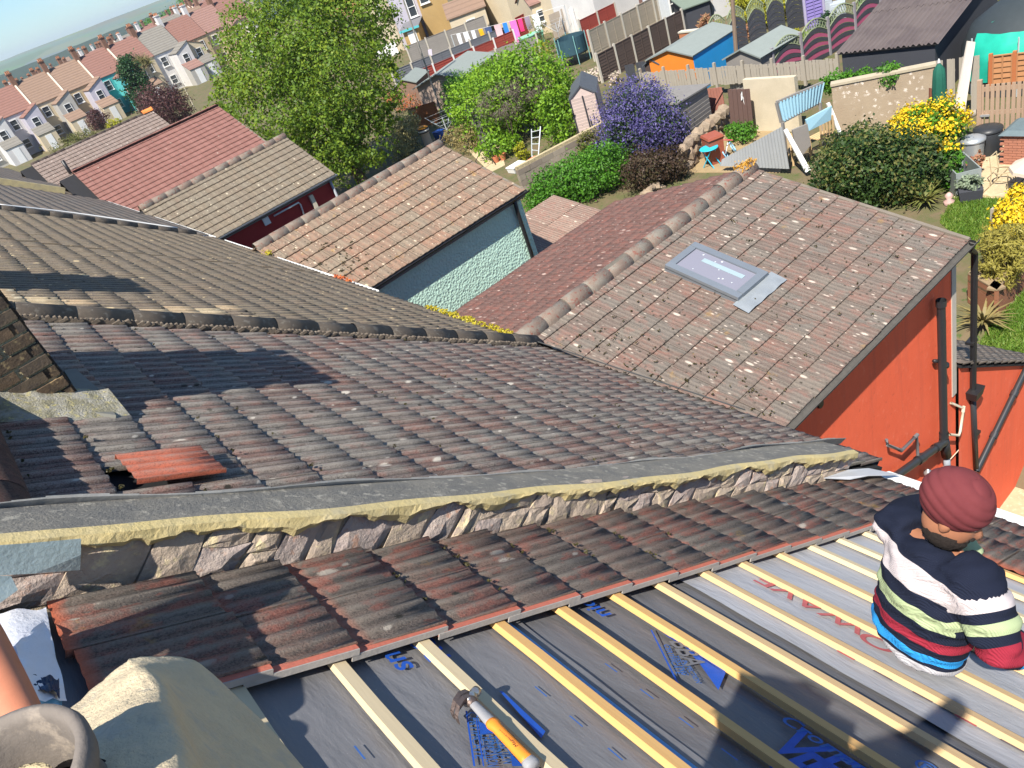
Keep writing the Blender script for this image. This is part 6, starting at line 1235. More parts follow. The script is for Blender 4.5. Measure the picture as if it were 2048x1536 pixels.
# ---- sheds and outbuildings
M_PINKPL, M_PINKPL2 = plain('pinkish_plastic', (.55, .44, .40), .6, .06, 3, .1), plain('dark_trim', (.06, .06, .07), .5)
sh, (A, B, Cc, Dd, a, d, L_, zt) = building('plastic_shed', 'pale pink plastic shed with slate-grey roof and double doors', (1162, 284), (1212, 270), 2.4, 2.0, ('gable_d', .45), M_PINKPL, M_DFELT, 'shed', ov=.06, boards=(M_PINKPL, .14, ('f', 'r')))
for u in (.0, .5, 1.0): MB().box((0, 0, 0), (.05, .05, 2.0), Matrix.Translation(A+a*(u*L_)-d*.05+Vector((0, 0, 1.0)))).build('door_trim', M_PINKPL2, sh)
MB().box((0, 0, 0), (.04, .05, .4), Matrix.Translation(A+a*(.58*L_)-d*.06+Vector((0, 0, .7)))).build('door_handle', M_PINKPL2, sh)
building('timber_shed', 'flat-roofed weatherboarded shed hidden behind the lilac-flowered bush', (1250, 300), (1372, 300), 2.0, 1.9, ('flat', -.1), F_GREY, plain('old_felt', (.20, .19, .18), .9), 'shed', boards=(F_GREY, .16, ('f', 'r')), ov=.12)
building('garden_shed', 'shed with bright orange end and bright blue side under a grey felt roof', (1312, 190), (1398, 186), 3.4, 1.75, ('gable_d', .35), plain('orange_paint', (.72, .22, .03), .6, .1, 2), M_RFELT, 'shed', ov=.12)
o_ = [o for o in bpy.data.objects if o.name.startswith('garden_shed')][-1]; A, B = G(1312, 190), G(1398, 186); a, d, L_ = axes(A, B); MB().slab([B+a*.02+Vector((0, 0, -.1)), B+a*.02+d*3.4+Vector((0, 0, -.1)), B+a*.02+d*3.4+Vector((0, 0, 1.74)), B+a*.02+Vector((0, 0, 1.74))], a*.03).build('side_boards', plain('blue_paint', (.02, .28, .62), .6, .1, 2), o_, label='bright blue painted side')
building('garden_shed', 'small dark felt-roofed shed left of the orange and blue shed', (1302, 190), (1330, 188), 2.0, 1.5, ('gable_d', .25), F_BROWN, M_DFELT, 'shed', ov=.1)
building('garden_shed', 'plain grey-roofed shed right of the orange and blue shed', (1462, 186), (1530, 186), 2.6, 1.55, ('gable_d', .35), F_GREY, M_RFELT, 'shed', ov=.12)
building('garage', 'low garage with broad pale grey-green felt roof beside the red fence', (852, 225), (945, 205), 4.2, 1.7, ('gable_d', .5), plain('garage_wall', (.42, .32, .26), .9, .2, 3), M_RFELT, 'garage', ov=.25)
building('garden_shed', 'small brown boarded shed half hidden by the big tree', (805, 222), (848, 210), 2.6, 1.6, ('gable_d', .4), PW('shed_brown', (.24, .15, .11)), M_RFELT, 'shed', ov=.12)
building('old_shed', 'derelict dark timber shed with sagging door beside the lime-green mound', (968, 300), (1050, 262), 2.0, 2.0, ('flat', .15), PW('derelict_boards', (.20, .16, .12)), M_DFELT, 'shed', ov=.1, doors=((.15, .8, 1.8, PW('grey_door', (.16, .15, .15))),))
# corrugated shed: every sheet of its roof its own part
cs, (A, B, Cc, Dd, a, d, L_, zt) = building('corrugated_shed', 'big shed under a dark corrugated bitumen roof behind the garden wall', (1692, 215), (1872, 205), 6.2, 2.0, ('mono', .75), F_DARK, M_FELT, 'shed', ov=.1, rt=.03)
M_BIT = stained('bitumen_sheet', (.105, .085, .085), (.14, .115, .11), 1.0, .4, .6, fine=20, bump=.2)
nx_ = 7; rows2 = 2
for j in range(rows2):
    for i in range(nx_):
        V = []; m = 36; w_ = (L_+.3)/nx_; y0, y1 = (d*((6.3*j)/rows2-.12), d*((6.3*(j+1))/rows2-.0)); k_ = .75/6.2; 
        for yv, yy in ((y0, (6.3*j)/rows2-.12), (y1, 6.3*(j+1)/rows2)):
            for q in range(m+1): V.append(A-a*.15+a*(w_*(i+q/m))+yv+Vector((0, 0, zt-A.z+k_*yy+.07+.035*math.cos(2*math.pi*q/m*w_/.19)+(.02 if j else .0)+random.gauss(0, .0))))
        MB().add(V, [(q, q+1, m+2+q, m+1+q) for q in range(m)]).build('roof_sheet', M_BIT, cs, True)
# ---- lean-to with blue sheets, doors and leaning things
M_BLUEC = plain('pale_blue_sheet', (.30, .50, .60), .4, .1, 3); M_GREYC = plain('grey_sheet', (.42, .44, .46), .45, .12, 3, metal=.3)
def corr_panel(label, quad, mat, n=16, name='corrugated_sheet_fence', frame_=None, cat='panel'):
    q = [Vector(v) for v in quad]; t_ = thing(name, label, cat, q[0]); nn_ = (q[1]-q[0]).cross(q[3]-q[0]).normalized(); V = []; m = n*4
    for s0, s1 in ((q[0], q[1]), (q[3], q[2])):
        for i in range(m+1): V.append(s0.lerp(s1, i/m)+nn_*.03*math.cos(2*math.pi*i/4))
    MB().add(V, [(i, i+1, m+2+i, m+1+i) for i in range(m)]).build('sheet', mat, t_, True)
    if frame_ is not None:
        for i in range(4): MB().tube([q[i]-nn_*.05, q[(i+1) % 4]-nn_*.05], .06, 4).build('frame_bar', frame_, t_)
        for i in (0, 1): MB().tube([q[i], Vector((q[i].x, q[i].y, -11))], .06, 4).build('frame_post', frame_, t_)
    return t_
def vz(px, py, base_px, base_py, z=-11.0):                             # the point above a ground point seen at (px, py)
    b = G(base_px, base_py, z); r_ = ray(px, py); k = hz(b).length/hz(r_).length; return r_*k
corr_panel('pale blue corrugated panel in a grey timber frame above the old doors', [vz(1565, 245, 1580, 330), vz(1640, 205, 1655, 290), vz(1648, 165, 1655, 290), vz(1555, 205, 1580, 330)], M_BLUEC, 14, frame_=F_GREY)
corr_panel('grey corrugated metal sheet fence sloping beside the toy bicycle', [vz(1440, 332, 1440, 345), vz(1580, 338, 1580, 350), vz(1566, 252, 1580, 350), vz(1445, 318, 1440, 345)], M_GREYC, 22)
for lb, q, m_ in (('white-edged door frame leaning under the blue panel', [(1575, 258, 1580, 350), (1622, 340, 1622, 352), (1612, 345, 1612, 355), (1568, 262, 1575, 350)], M_WHITE), ('long white board leaning against the speckled wall', [(1660, 205, 1685, 285), (1690, 280, 1690, 290), (1684, 283, 1684, 292), (1654, 208, 1680, 290)], M_WHITE)):
    MB_ = MB().slab([vz(*v) for v in q], Vector((.03, .06, 0))); solo(MB_, 'leaning_board', m_, lb, 'board')
solo(MB().slab([vz(1585, 260, 1600, 345), vz(1615, 248, 1630, 335), vz(1622, 290, 1630, 335), vz(1597, 320, 1600, 345)], Vector((.03, .06, 0))), 'old_door', F_GREY, 'grey weathered door standing inside the white-edged frame', 'door')
solo(MB().slab([vz(1618, 262, 1625, 335), vz(1662, 240, 1670, 315), vz(1664, 212, 1670, 315), vz(1612, 240, 1625, 335)], Vector((.03, .06, 0))), 'window_sash', M_BLUEC, 'blue-tinted window sash propped below the corrugated panel', 'window')
def slat_chair(label, px, py, k=1.0):
    b = G(px, py); t_ = thing('garden_chair', label, 'chair', b, 'slatted garden chairs'); R_3 = Matrix.Translation(b) @ Matrix.Rotation(2.2*k, 4, 'Z') @ Matrix.Scale(1.2, 4)
    for sx_ in (-.24, .24):
        for sy in (-.2, .22): MB().box((sx_, sy, .21), (.05, .05, .42), R_3).build('leg', W_BAT, t_)
    for i in range(5): MB().box((0, -.2+.1*i, .44), (.54, .075, .025), R_3).build('seat_slat', W_BAT, t_)
    for i in range(5): MB().box((-.22+.11*i, .26, .72), (.06, .025, .5), R_3).build('back_slat', W_BAT, t_)
slat_chair('slatted wooden chair tipped against the white-edged frame', 1604, 322); slat_chair('slatted wooden chair half hidden by the dark evergreen shrub', 1645, 300, 1.3)
# ---- things standing about
def lathe_thing(name, label, px, py, prof_, mat, cat, z=-11.0, part='body', lid=None, lmat=None):
    b = G(px, py, z); t_ = thing(name, label, cat, b); MB().lathe(prof_, Matrix.Translation(b), 20).build(part, mat, t_, True)
    if lid: MB().lathe(lid, Matrix.Translation(b), 20).build('lid', lmat or mat, t_, True)
    return t_
lathe_thing('dustbin', 'galvanised dustbin with pale lid in front of the slatted gate', 1945, 322, [(.27, 0), (.31, .62), (.31, .66)], plain('galvanised', (.42, .45, .47), .4, .12, 9, metal=.5), 'dustbin', lid=[(.34, .64), (.34, .70), (.2, .76), (0, .78)])
lathe_thing('compost_bin', 'black plastic compost bin behind the galvanised dustbin', 1975, 304, [(.36, 0), (.40, .3), (.38, .62), (.34, .7)], plain('black_plastic', (.03, .033, .038), .4, .1), 'compost bin', lid=[(.39, .68), (.39, .74), (.2, .80), (0, .82)])
b = G(1432, 322); wb = thing('wheelie_bin', 'red-brown wheelie bin with closed lid by the rough stone wall', 'wheelie bin', b); M_BRB = plain('brown_plastic', (.30, .085, .05), .5, .12); Rw = Matrix.Translation(b) @ Matrix.Rotation(-.5, 4, 'Z')
MB().box((0, 0, .47), (.50, .60, .94), Rw, taper=1.14).build('body', M_BRB, wb); MB().box((0, -.02, .98), (.62, .74, .08), Rw, taper=.92).build('lid', M_BRB, wb)
for sx_ in (-.22, .22): MB().tube([Rw @ Vector((sx_-.03, .33, .1)), Rw @ Vector((sx_+.03, .33, .1))], .1, 12).build('wheel', M_GUT, wb)
MB().tube([Rw @ Vector((-.25, .38, .96)), Rw @ Vector((.25, .38, .96))], .02, 8).build('handle', M_BRB, wb)
b = G(1424, 332); ft_ = thing('folding_table', 'round turquoise folding table on crossed legs', 'table', b); M_TUR = plain('turquoise_paint', (.03, .42, .58), .45, .08)
MB().lathe([(0, .71), (.33, .71), (.34, .70), (.33, .685), (0, .685)], Matrix.Translation(b), 24).build('table_top', M_TUR, ft_)
for sx_ in (-.2, .2): MB().tube([b+Vector((sx_, -.25, 0)), b+Vector((sx_*.8, .22, .69))], .02, 6).build('leg', M_TUR, ft_); MB().tube([b+Vector((sx_*.9, .25, 0)), b+Vector((sx_*.9, -.22, .69))], .02, 6).build('leg', M_TUR, ft_)
b = G(1462, 312); tr = thing('toy_bicycle', "child's pale blue toy bicycle lying by the bramble", 'toy', b)
for q, m_ in (((-.3, 0), M_TUR), ((.3, .1), M_TUR)):
    Mw = Matrix.Translation(b+Vector((q[0], q[1], .22))) @ Euler((1.1, .3, .5)).to_matrix().to_4x4(); MB().lathe([(.19, -.02), (.22, -.02), (.22, .02), (.19, .02), (.19, -.02)], Mw, 16).build('wheel', plain('toy_blue', (.25, .5, .7), .5), tr)
MB().tube([b+Vector((-.3, 0, .22)), b+Vector((0, .05, .5)), b+Vector((.3, .1, .22))], .025, 6).build('frame', plain('toy_white', (.7, .72, .75), .5), tr); MB().tube([b+Vector((.05, -.15, .6)), b+Vector((.05, .25, .6))], .02, 6).build('handlebar', plain('toy_red', (.6, .1, .12), .5), tr)
b = G(1880, 275); ps_ = thing('closed_parasol', 'closed dark green garden parasol standing in front of the timber fence', 'parasol', b); M_PAR = plain('parasol_green', (.015, .11, .075), .85, .2, 9, .3)
V = []; zs = [.35, .8, 1.0, 1.5, 1.9, 2.15, 2.3, 2.36]; rs = [.20, .20, .13, .19, .17, .15, .06, .02]; 
for z_, r_ in zip(zs, rs):
    for k in range(24): an = 2*math.pi*k/24; rr = r_*(1+.16*math.cos(8*an)); V.append(b+Vector((rr*math.cos(an), rr*math.sin(an), z_)))
MB().add(V, [(i*24+k, i*24+(k+1) % 24, (i+1)*24+(k+1) % 24, (i+1)*24+k) for i in range(7) for k in range(24)]).build('folded_cloth', M_PAR, ps_, True); MB().tube([b, b+Vector((0, 0, 2.42))], .025, 8).build('pole', M_GUT, ps_); MB().lathe([(.05, 2.36), (.03, 2.45), (0, 2.5)], Matrix.Translation(b), 10).build('finial', plain('grey_finial', (.5, .5, .5)), ps_)
pk = MB().slab([vz(1902, 258, 1912, 262), vz(1925, 258, 1930, 262), vz(1951, 84, 1945, 235), vz(1936, 82, 1932, 238)], Vector((.03, .05, 0))); solo(pk, 'scaffold_board', wood('bleached_board', (.60, .54, .47), (.52, .46, .40), 3, 2), 'long bleached scaffold board leaning upright beside the green parasol', 'board')
solo(MB().slab([vz(1858, 262, 1862, 275), vz(1864, 262, 1868, 275), vz(1868, 178, 1868, 275), vz(1860, 176, 1862, 275)], Vector((.03, .05, 0))), 'leaning_board', PW('redwood', (.22, .08, .05)), 'narrow red-brown board upright against the speckled wall', 'board')
solo(MB().tube([G(1912, 262)+Vector((0, 0, .3)), vz(1955, 224, 1958, 285)], .09, 10), 'timber_rail', F_WEATH, 'sloping round timber rail left of the slatted gate', 'rail', smooth=True)
gt = thing('slatted_gate', 'tall slatted wooden garden gate with a metal latch', 'gate', G(1990, 292)); A, B = G(1958, 292), G(2050, 288); a, d, L_ = axes(A, B); R_3 = Matrix(((a.x, d.x, 0), (a.y, d.y, 0), (0, 0, 1))).to_4x4(); M_GATE = PW('gate_wood', (.42, .29, .20))
for i in range(9): MB().box((0, random.gauss(0, .005), .95), (L_/9*.72, .03, 1.8), Matrix.Translation(A+a*L_*(i+.5)/9) @ R_3).build('slat', M_GATE, gt)
for u in (.25, 1.0, 1.7): MB().box((0, .04, u), (L_, .05, .12), Matrix.Translation((A+B)/2) @ R_3).build('rail', M_GATE, gt)
MB().box((0, -.05, .95), (.25, .04, .06), Matrix.Translation(A+a*.15) @ R_3).build('latch', plain('zinc', (.55, .55, .55), .4, metal=.6), gt)
for u in (0, 1): MB().box((0, 0, .95), (.12, .12, 2.1), Matrix.Translation(A+a*(L_*u)) @ R_3).build('post', M_GATE, gt)
rg = thing('red_gate', 'small faded red boarded gate behind the rough stone wall', 'gate', G(1430, 245)); A, B = G(1415, 248), G(1455, 244); a, d, L_ = axes(A, B); R_3 = Matrix(((a.x, d.x, 0), (a.y, d.y, 0), (0, 0, 1))).to_4x4(); M_RG = PW('faded_red', (.36, .15, .11))
for i in range(7): MB().box((0, 0, .75), (L_/7*.94, .03, 1.4), Matrix.Translation(A+a*L_*(i+.5)/7) @ R_3).build('board', M_RG, rg)
MB().tube([A+Vector((0, 0, .2))-d*.04, B+Vector((0, 0, 1.3))-d*.04], .045, 4).build('brace', M_RG, rg)
bpn = thing('boarded_panel', 'dark brown boarded panel with flaking white patches beside the cream wall', 'fence panel', G(1485, 272)); bq = [vz(1462, 250, 1462, 268), vz(1508, 262, 1508, 272), vz(1500, 178, 1508, 272), vz(1456, 180, 1462, 268)]
for i in range(5): u0, u1 = i/5+.01, (i+1)/5-.01; MB().slab([bq[0].lerp(bq[1], u0), bq[0].lerp(bq[1], u1), bq[3].lerp(bq[2], u1)+Vector((0, 0, random.uniform(-.03, .03))), bq[3].lerp(bq[2], u0)], Vector((.03, .05+.015*(i % 2), 0))).build('board', PW('dark_panel', (.15, .09, .075)), bpn)
for px, py, r_ in ((1482, 190, 5), (1488, 200, 4), (1495, 206, 4), (1484, 199, 3)): c = vz(px, py, 1490, 270)-Vector((.03, .05, 0)); MB().add([c+Vector((random.uniform(-.05, .05), 0, random.uniform(-.1, .1)))+(bq[1]-bq[0]).normalized()*math.cos(k)*.07+Vector((0, 0, math.sin(k)*.16)) for k in range(6)], [(0, 1, 2, 3, 4, 5)]).build('paint_flake', M_WHITE, bpn)
masonry('tan wall between the timber shed and the faded red gate', (1378, 275), (1412, 270), 1.7, plain('tan_wall', (.42, .33, .20), .9, .2, 2), .2)
# ladder
la_ = thing('aluminium_ladder', 'short aluminium ladder propped in the lime-green mound', 'ladder', G(1068, 318)); ra, rb = [vz(1064, 318, 1064, 320), vz(1063, 258, 1064, 316)], [vz(1076, 322, 1076, 324), vz(1081, 253, 1080, 316)]; M_AL2 = plain('ladder_alu', (.62, .66, .68), .4, .1, metal=.4)
for q in (ra, rb): MB().tube(q, .03, 5).build('rail', M_AL2, la_)
for i in range(5): u = .1+.2*i; MB().tube([ra[0].lerp(ra[1], u), rb[0].lerp(rb[1], u)], .022, 5).build('rung', M_AL2, la_)
def dryer(label, px, py, k=1.0, name='rotary_dryer'):
    b = G(px, py); t_ = thing(name, label, 'clothes dryer', b); MB().tube([b, b+Vector((0, 0, 1.6*k))], .03, 6).build('pole', M_AL2, t_)
    for i in range(4): an = i*1.57+.4; e = b+Vector((math.cos(an)*1.1*k, math.sin(an)*1.1*k, 1.75*k)); MB().tube([b+Vector((0, 0, .9*k)), e], .016, 5).build('arm', M_AL2, t_)
    for r_ in (.5, .8, 1.05): MB().tube([b+Vector((math.cos(i*1.57+.4)*r_*k, math.sin(i*1.57+.4)*r_*k, (.9+.8*r_)*k)) for i in (0, 1, 2, 3, 0)], .006, 4).build('line', M_AL2, t_)
dryer('rotary clothes dryer beside the dry scrub', 905, 292); dryer('folded rotary dryer beside the beige fence', 1122, 88, .9)
cp = lathe_thing('chimney_pot_planter', 'old banded chimney pot with orange top standing behind the green extension roof', 862, 300, [(.26, 0), (.24, .9), (.26, .95), (.30, 1.0), (.30, 1.25)], plain('pale_pot', (.50, .42, .36), .9, .15), 'chimney pot')
for i in range(3): MB().lathe([(.315, 1.02+.09*i), (.325, 1.05+.09*i), (.315, 1.08+.09*i)], Matrix.Translation(G(862, 300)), 18).build('band', M_GUT if i % 2 == 0 else M_WHITE, cp)
MB().lathe([(.31, 1.27), (.2, 1.36), (0, 1.38)], Matrix.Translation(G(862, 300)), 18).build('orange_top', plain('orange_glaze', (.75, .28, .02), .5), cp)
for lb, px, py, dm, m_ in (('white plastic crate by the block wall', 1035, 340, (.7, .5, .25), M_WHITE), ('blue drum beside the banded chimney pot', 885, 282, (.5, .5, .6), plain('blue_drum', (.02, .08, .35), .5)), ('orange plastic tub beneath the ladder', 1070, 330, (.45, .35, .3), plain('orange_tub', (.7, .14, .05), .5)), ('small blue bucket on the block wall', 1132, 302, (.25, .25, .3), plain('pale_blue_bucket', (.3, .5, .65), .5))):
    b = G(px, py); t_ = thing('container', lb, 'container', b); MB().box((0, 0, dm[2]/2), dm, Matrix.Translation(b), taper=1.12).build('body', m_, t_); MB().box((0, 0, dm[2]), (dm[0]*1.16, dm[1]*1.16, .04), Matrix.Translation(b)).build('rim', m_, t_)
b = G(990, 328); sw_ = thing('barbecue_frame', 'bent dark metal frame with orange pots on the pale path', 'garden frame', b)
for k in (-.4, .4): MB().tube([b+Vector((k-.5, -.2, 0)), b+Vector((k-.6, 0, .6)), b+Vector((k, .1, .9)), b+Vector((k+.5, 0, .6)), b+Vector((k+.4, .2, 0))], .02, 6).build('hoop', M_GUT, sw_)
for q in ((.2, .1), (.5, -.1)): MB().lathe([(.12, 0), (.18, .3), (.15, .3), (.1, .05)], Matrix.Translation(b+Vector((q[0], q[1], .0))), 12).build('plant_pot', plain('terracotta_pot', (.55, .2, .1), .8), sw_)
stn = thing('stone_pile', 'small pile of pale broken stones at the foot of the bronze bush', 'stones', G(1300, 395))
for i in range(7): MB().box((0, 0, 0), (.5, .3, .12), Matrix.Translation(G(1290+i*5, 398-i*3)+Vector((0, 0, .1+.08*(i % 3)))) @ Euler((random.gauss(0, .2), random.gauss(0, .2), random.random()*3)).to_matrix().to_4x4(), taper=.85).build('stone', st[2], stn)
# right-edge garden
bp = thing('brick_pier', 'red brick garden pier with a slate top at the right edge', 'brick pier', G(2055, 318)); c = G(2055, 318)
for j in range(12):
    for i in range(4): MB().box((0, 0, 0), (.215, .10, .063), Matrix.Translation(c+Vector((-.45, .42-.225*i-(j % 2)*.11, .04+.076*j))) @ Matrix.Rotation(rad(90), 4, 'Z')).build('brick', plain('red_brick', (.40, .17, .11), .9, .25, 9), bp); MB().box((0, 0, 0), (.215, .10, .063), Matrix.Translation(c+Vector((-.33+.225*i+(j % 2)*.1, -.55, .04+.076*j)))).build('brick', plain('red_brick', (.40, .17, .11), .9, .25, 9), bp)
MB().box(c+Vector((0, -.05, .45)), (.86, .92, .9)).build('mortar_core', M_MORTAR, bp); MB().box(c+Vector((0, -.05, .97)), (1.15, 1.2, .10), taper=.75).build('slate_top', plain('slate', (.12, .16, .17), .6), bp)
b = G(2072, 385); gp = thing('patio_umbrella', 'pale beige patio umbrella leaning over the flagstones at the right edge', 'parasol', b); MB().lathe([(0, 1.0), (.3, .95), (.62, .78), (.64, .70)], Matrix.Translation(b), 10).build('canopy', plain('beige_canvas', (.60, .48, .38), .9, .08), gp); MB().tube([b, b+Vector((0, 0, 1.0))], .025, 6).build('pole', M_GUT, gp)
b = G(2005, 372); gc = thing('wire_chair', 'spindly wire garden chair casting a thin shadow on the flagstones', 'chair', b); M_WIR = plain('buff_wire', (.45, .36, .22), .5)
for q in ((-.2, -.2), (.2, -.2), (-.2, .2), (.2, .2)): MB().tube([b+Vector((q[0]*1.2, q[1]*1.2, 0)), b+Vector((q[0], q[1], .45))], .015, 5).build('leg', M_WIR, gc)
MB().lathe([(.2, .45), (.24, .45), (.24, .47), (.2, .47)], Matrix.Translation(b), 18).build('seat_ring', M_WIR, gc); MB().tube([b+Vector((-.2, .2, .45)), b+Vector((-.2, .26, .9)), b+Vector((.2, .26, .9)), b+Vector((.2, .2, .45))], .015, 5).build('backrest', M_WIR, gc)
tk = thing('metal_trough', 'grey metal water trough standing at an angle beside the yellow shrub', 'trough', G(1920, 372)); Mt = Matrix.Translation(G(1920, 372)) @ Matrix.Rotation(.75, 4, 'Z'); M_ZINC = plain('zinc_grey', (.34, .38, .37), .5, .15, 6, metal=.3)
for cx, cy, sx_, sy in ((0, -.3, 1.3, .03), (0, .3, 1.3, .03), (-.64, 0, .03, .57), (.64, 0, .03, .57)): MB().box((cx, cy, .35), (sx_, sy, .7), Mt).build('side', M_ZINC, tk)
MB().box((0, 0, .05), (1.24, .56, .04), Mt).build('base', M_ZINC, tk)
b = G(1940, 395); pt = thing('planter', 'dark square planter of grey-leaved succulents on the lawn edge', 'planter', b); MB().box((0, 0, .17), (.62, .5, .34), Matrix.Translation(b) @ Matrix.Rotation(.5, 4, 'Z'), taper=1.15).build('box', F_DARK, pt); quads_obj('foliage', leaf_cloud([(tuple(b+Vector((0, 0, .42))), (.33, .28, .2), 0)], 900, .08, seed=9), LM('grey_leaves', [(.2, .26, .16), (.34, .4, .28)]), pt)
fp = lathe_thing('flower_pot', 'terracotta pot with a small plant beside the metal trough', 1950, 352, [(.12, 0), (.18, .32), (.15, .32), (.1, .05)], plain('terracotta_pot', (.55, .2, .1), .8), 'flower pot'); b = G(1950, 352); quads_obj('foliage', leaf_cloud([(tuple(b+Vector((0, 0, .5))), (.22, .22, .22), 0)], 350, .08, seed=10), L_PINKP, fp)
lathe_thing('garden_ornament', 'small pink and white garden ornament beside the yucca', 1898, 408, [(.12, 0), (.14, .1), (.06, .16), (.11, .26), (.03, .34), (0, .34)], plain('ornament', (.55, .36, .32), .6, .4, 14), 'ornament')
tg = thing('wooden_trough', 'long brown wooden planting trough holding the bamboo', 'planter', G(2005, 615)); A, B = G(1935, 605), G(1992, 640); C2 = G(2062, 560); D2 = A+(C2-B); M_TR = PW('trough_wood', (.30, .13, .07))
for p, q, nm in ((A, B, 'side'), (B, C2, 'side'), (C2, D2, 'side'), (D2, A, 'side')):
    n_ = Vector((-(q-p).y, (q-p).x, 0)).normalized()
    for k in range(3): MB().slab([p+Vector((0, 0, .25*k)), q+Vector((0, 0, .25*k)), q+Vector((0, 0, .25*k+.24)), p+Vector((0, 0, .25*k+.24))], n_*.05).build('board', M_TR, tg)
    MB().slab([p+Vector((0, 0, .77)), q+Vector((0, 0, .77)), q+Vector((0, 0, .77))+n_*.2, p+Vector((0, 0, .77))+n_*.2], (0, 0, -.05)).build('rim', PW('rim_wood', (.30, .22, .13)), tg)
MB().slab([p+Vector((0, 0, .6)) for p in (A, B, C2, D2)], (0, 0, -.05)).build('soil', M_SOIL, tg)
# green tarpaulin over a dome, top right
dm = thing('garden_dome', 'dark mesh dome draped with a torn turquoise-green tarpaulin', 'dome', G(2040, 150)); c = G(2050, 150); M_TARP = plain('turquoise_tarp', (.02, .42, .30), .45, .2, 4, .5); M_NET = plain('dark_net', (.035, .045, .05), .7, .2)
MB().lathe([(1.9, 0), (1.9, 1.3), (1.6, 2.0), (.9, 2.5), (0, 2.65)], Matrix.Translation(c), 20).build('netting', M_NET, dm, True)
for off, r_ in ((0, 1.94),): 
    V = []; 
    for i in range(13):
        an = rad(150+i*9); 
        for j in range(6): zz = .5+1.5*j/5; rr = (r_ if zz < 1.35 else r_-.4*(zz-1.35))*(1.03+.03*math.sin(i*2.1+j*1.7)); V.append(c+Vector((rr*math.cos(an), rr*math.sin(an), zz)))
    MB().add(V, [(i*6+j, (i+1)*6+j, (i+1)*6+j+1, i*6+j+1) for i in range(12) for j in range(5)]).build('tarpaulin', M_TARP, dm, True)
MB().add([c+Vector(v) for v in ((-1.2, .6, 2.2), (.8, .9, 2.3), (1.0, 0, 2.62), (-.8, -.2, 2.5))], [(0, 1, 2, 3)]).build('tarpaulin', M_TARP, dm)
for an in (150, 195, 240): MB().tube([c+Vector((1.95*math.cos(rad(an)), 1.95*math.sin(rad(an)), 0)), c+Vector((1.95*math.cos(rad(an)), 1.95*math.sin(rad(an)), 1.9))], .025, 5).build('pole', M_AL2, dm)
# far lawn things
for lb, px, py, dm2, m_ in (('pale grey fridge standing by the purple fence', 1655, 45, (.6, .6, 1.1), plain('fridge_grey', (.35, .38, .42), .5)), ('white washing machine beside the grey fridge', 1678, 42, (.7, .7, .9), plain('machine_white', (.42, .46, .5), .5))):
    b = G(px, py); t_ = thing('appliance', lb, 'appliance', b); MB().box((0, 0, dm2[2]/2), dm2, Matrix.Translation(b) @ Matrix.Rotation(.5, 4, 'Z')).build('body', m_, t_); MB().box((-.36 if dm2[2] < 1 else -.31, 0, dm2[2]*.55), (.03, dm2[1]*.85, dm2[2]*.7), Matrix.Translation(b) @ Matrix.Rotation(.5, 4, 'Z')).build('door', m_, t_)
for i, (px, py) in enumerate(((1720, 14), (1785, 10), (1845, 4))): b = G(px, py); building('dark_tent', ('leftmost dark blue covered stall at the top edge', 'middle dark blue covered stall at the top edge', 'dark blue covered stall nearest the orange kayak')[i], b, b+Vector((1.0, -2.3, 0)), 2.0, 1.6, ('gable_w', .3), plain('navy_cover', (.025, .035, .07), .6), plain('navy_cover', (.025, .035, .07)), 'stall', group='dark covered stalls')
b = G(1860, 22); ky = thing('kayak', 'bright orange kayak stood on end among the dark stalls', 'kayak', b); V = []
for i in range(9):
    r_ = .30*math.sin(math.pi*(i+.6)/9.2); zz = 1.9*i/8; 
    for k in range(10): an = 2*math.pi*k/10; V.append(b+Vector((r_*math.cos(an), .6*r_*math.sin(an), zz)))
MB().add(V, [(i*10+k, i*10+(k+1) % 10, (i+1)*10+(k+1) % 10, (i+1)*10+k) for i in range(8) for k in range(10)]).build('hull', plain('orange_hull', (.85, .22, .01), .4), ky, True); MB().lathe([(.16, 0), (.19, .02), (.16, .04)], Matrix.Translation(b+Vector((-.2, 0, 1.0))) @ Matrix.Rotation(rad(90), 4, 'Y'), 14).build('cockpit_rim', M_GUT, ky)
# poles and trampoline
def pole(label, p0, p1, r_=.11, mat=None): a, b = G(*p0), vz(p1[0], p1[1], p0[0], p0[1]); t_ = thing('utility_pole', label, 'pole', a); MB().tube([a, b], [r_, r_*.8], 8).build('shaft', mat or PW('pole_wood', (.24, .17, .12)), t_); return t_
pole('tall brown utility pole beside the dark wavy fence', (1475, 140), (1462, -40)); pole('slim grey pole in front of the grey garage', (884, 228), (800, -20), .06, PW('grey_pole', (.30, .28, .25))); pole('short black post at the left edge of the lime-green mound', (1000, 232), (975, 150), .05, M_GUT)
pole('thin white pole by the copper-leaved tree', (392, 222), (365, 168), .05, M_WPIPE); pole('dark telegraph pole in front of the turquoise house', (252, 225), (215, 145), .12)
tp_ = thing('trampoline', 'round trampoline with teal netting beside the beige fence', 'trampoline', G(1150, 128)); c = G(1152, 125); MB().lathe([(.95, .55), (.95, .62), (0, .6)], Matrix.Translation(c), 20).build('bed', M_GUT, tp_); MB().lathe([(.93, .65), (.93, 1.6)], Matrix.Translation(c), 20).build('safety_net', plain('teal_net', (.03, .075, .10), .7), tp_)
for i in range(6): an = i*1.047; MB().tube([c+Vector((1.0*math.cos(an), 1.0*math.sin(an), 0)), c+Vector((1.0*math.cos(an), 1.0*math.sin(an), 1.75))], .03, 5).build('pole', plain('teal_pole', (.2, .42, .42), .5), tp_)
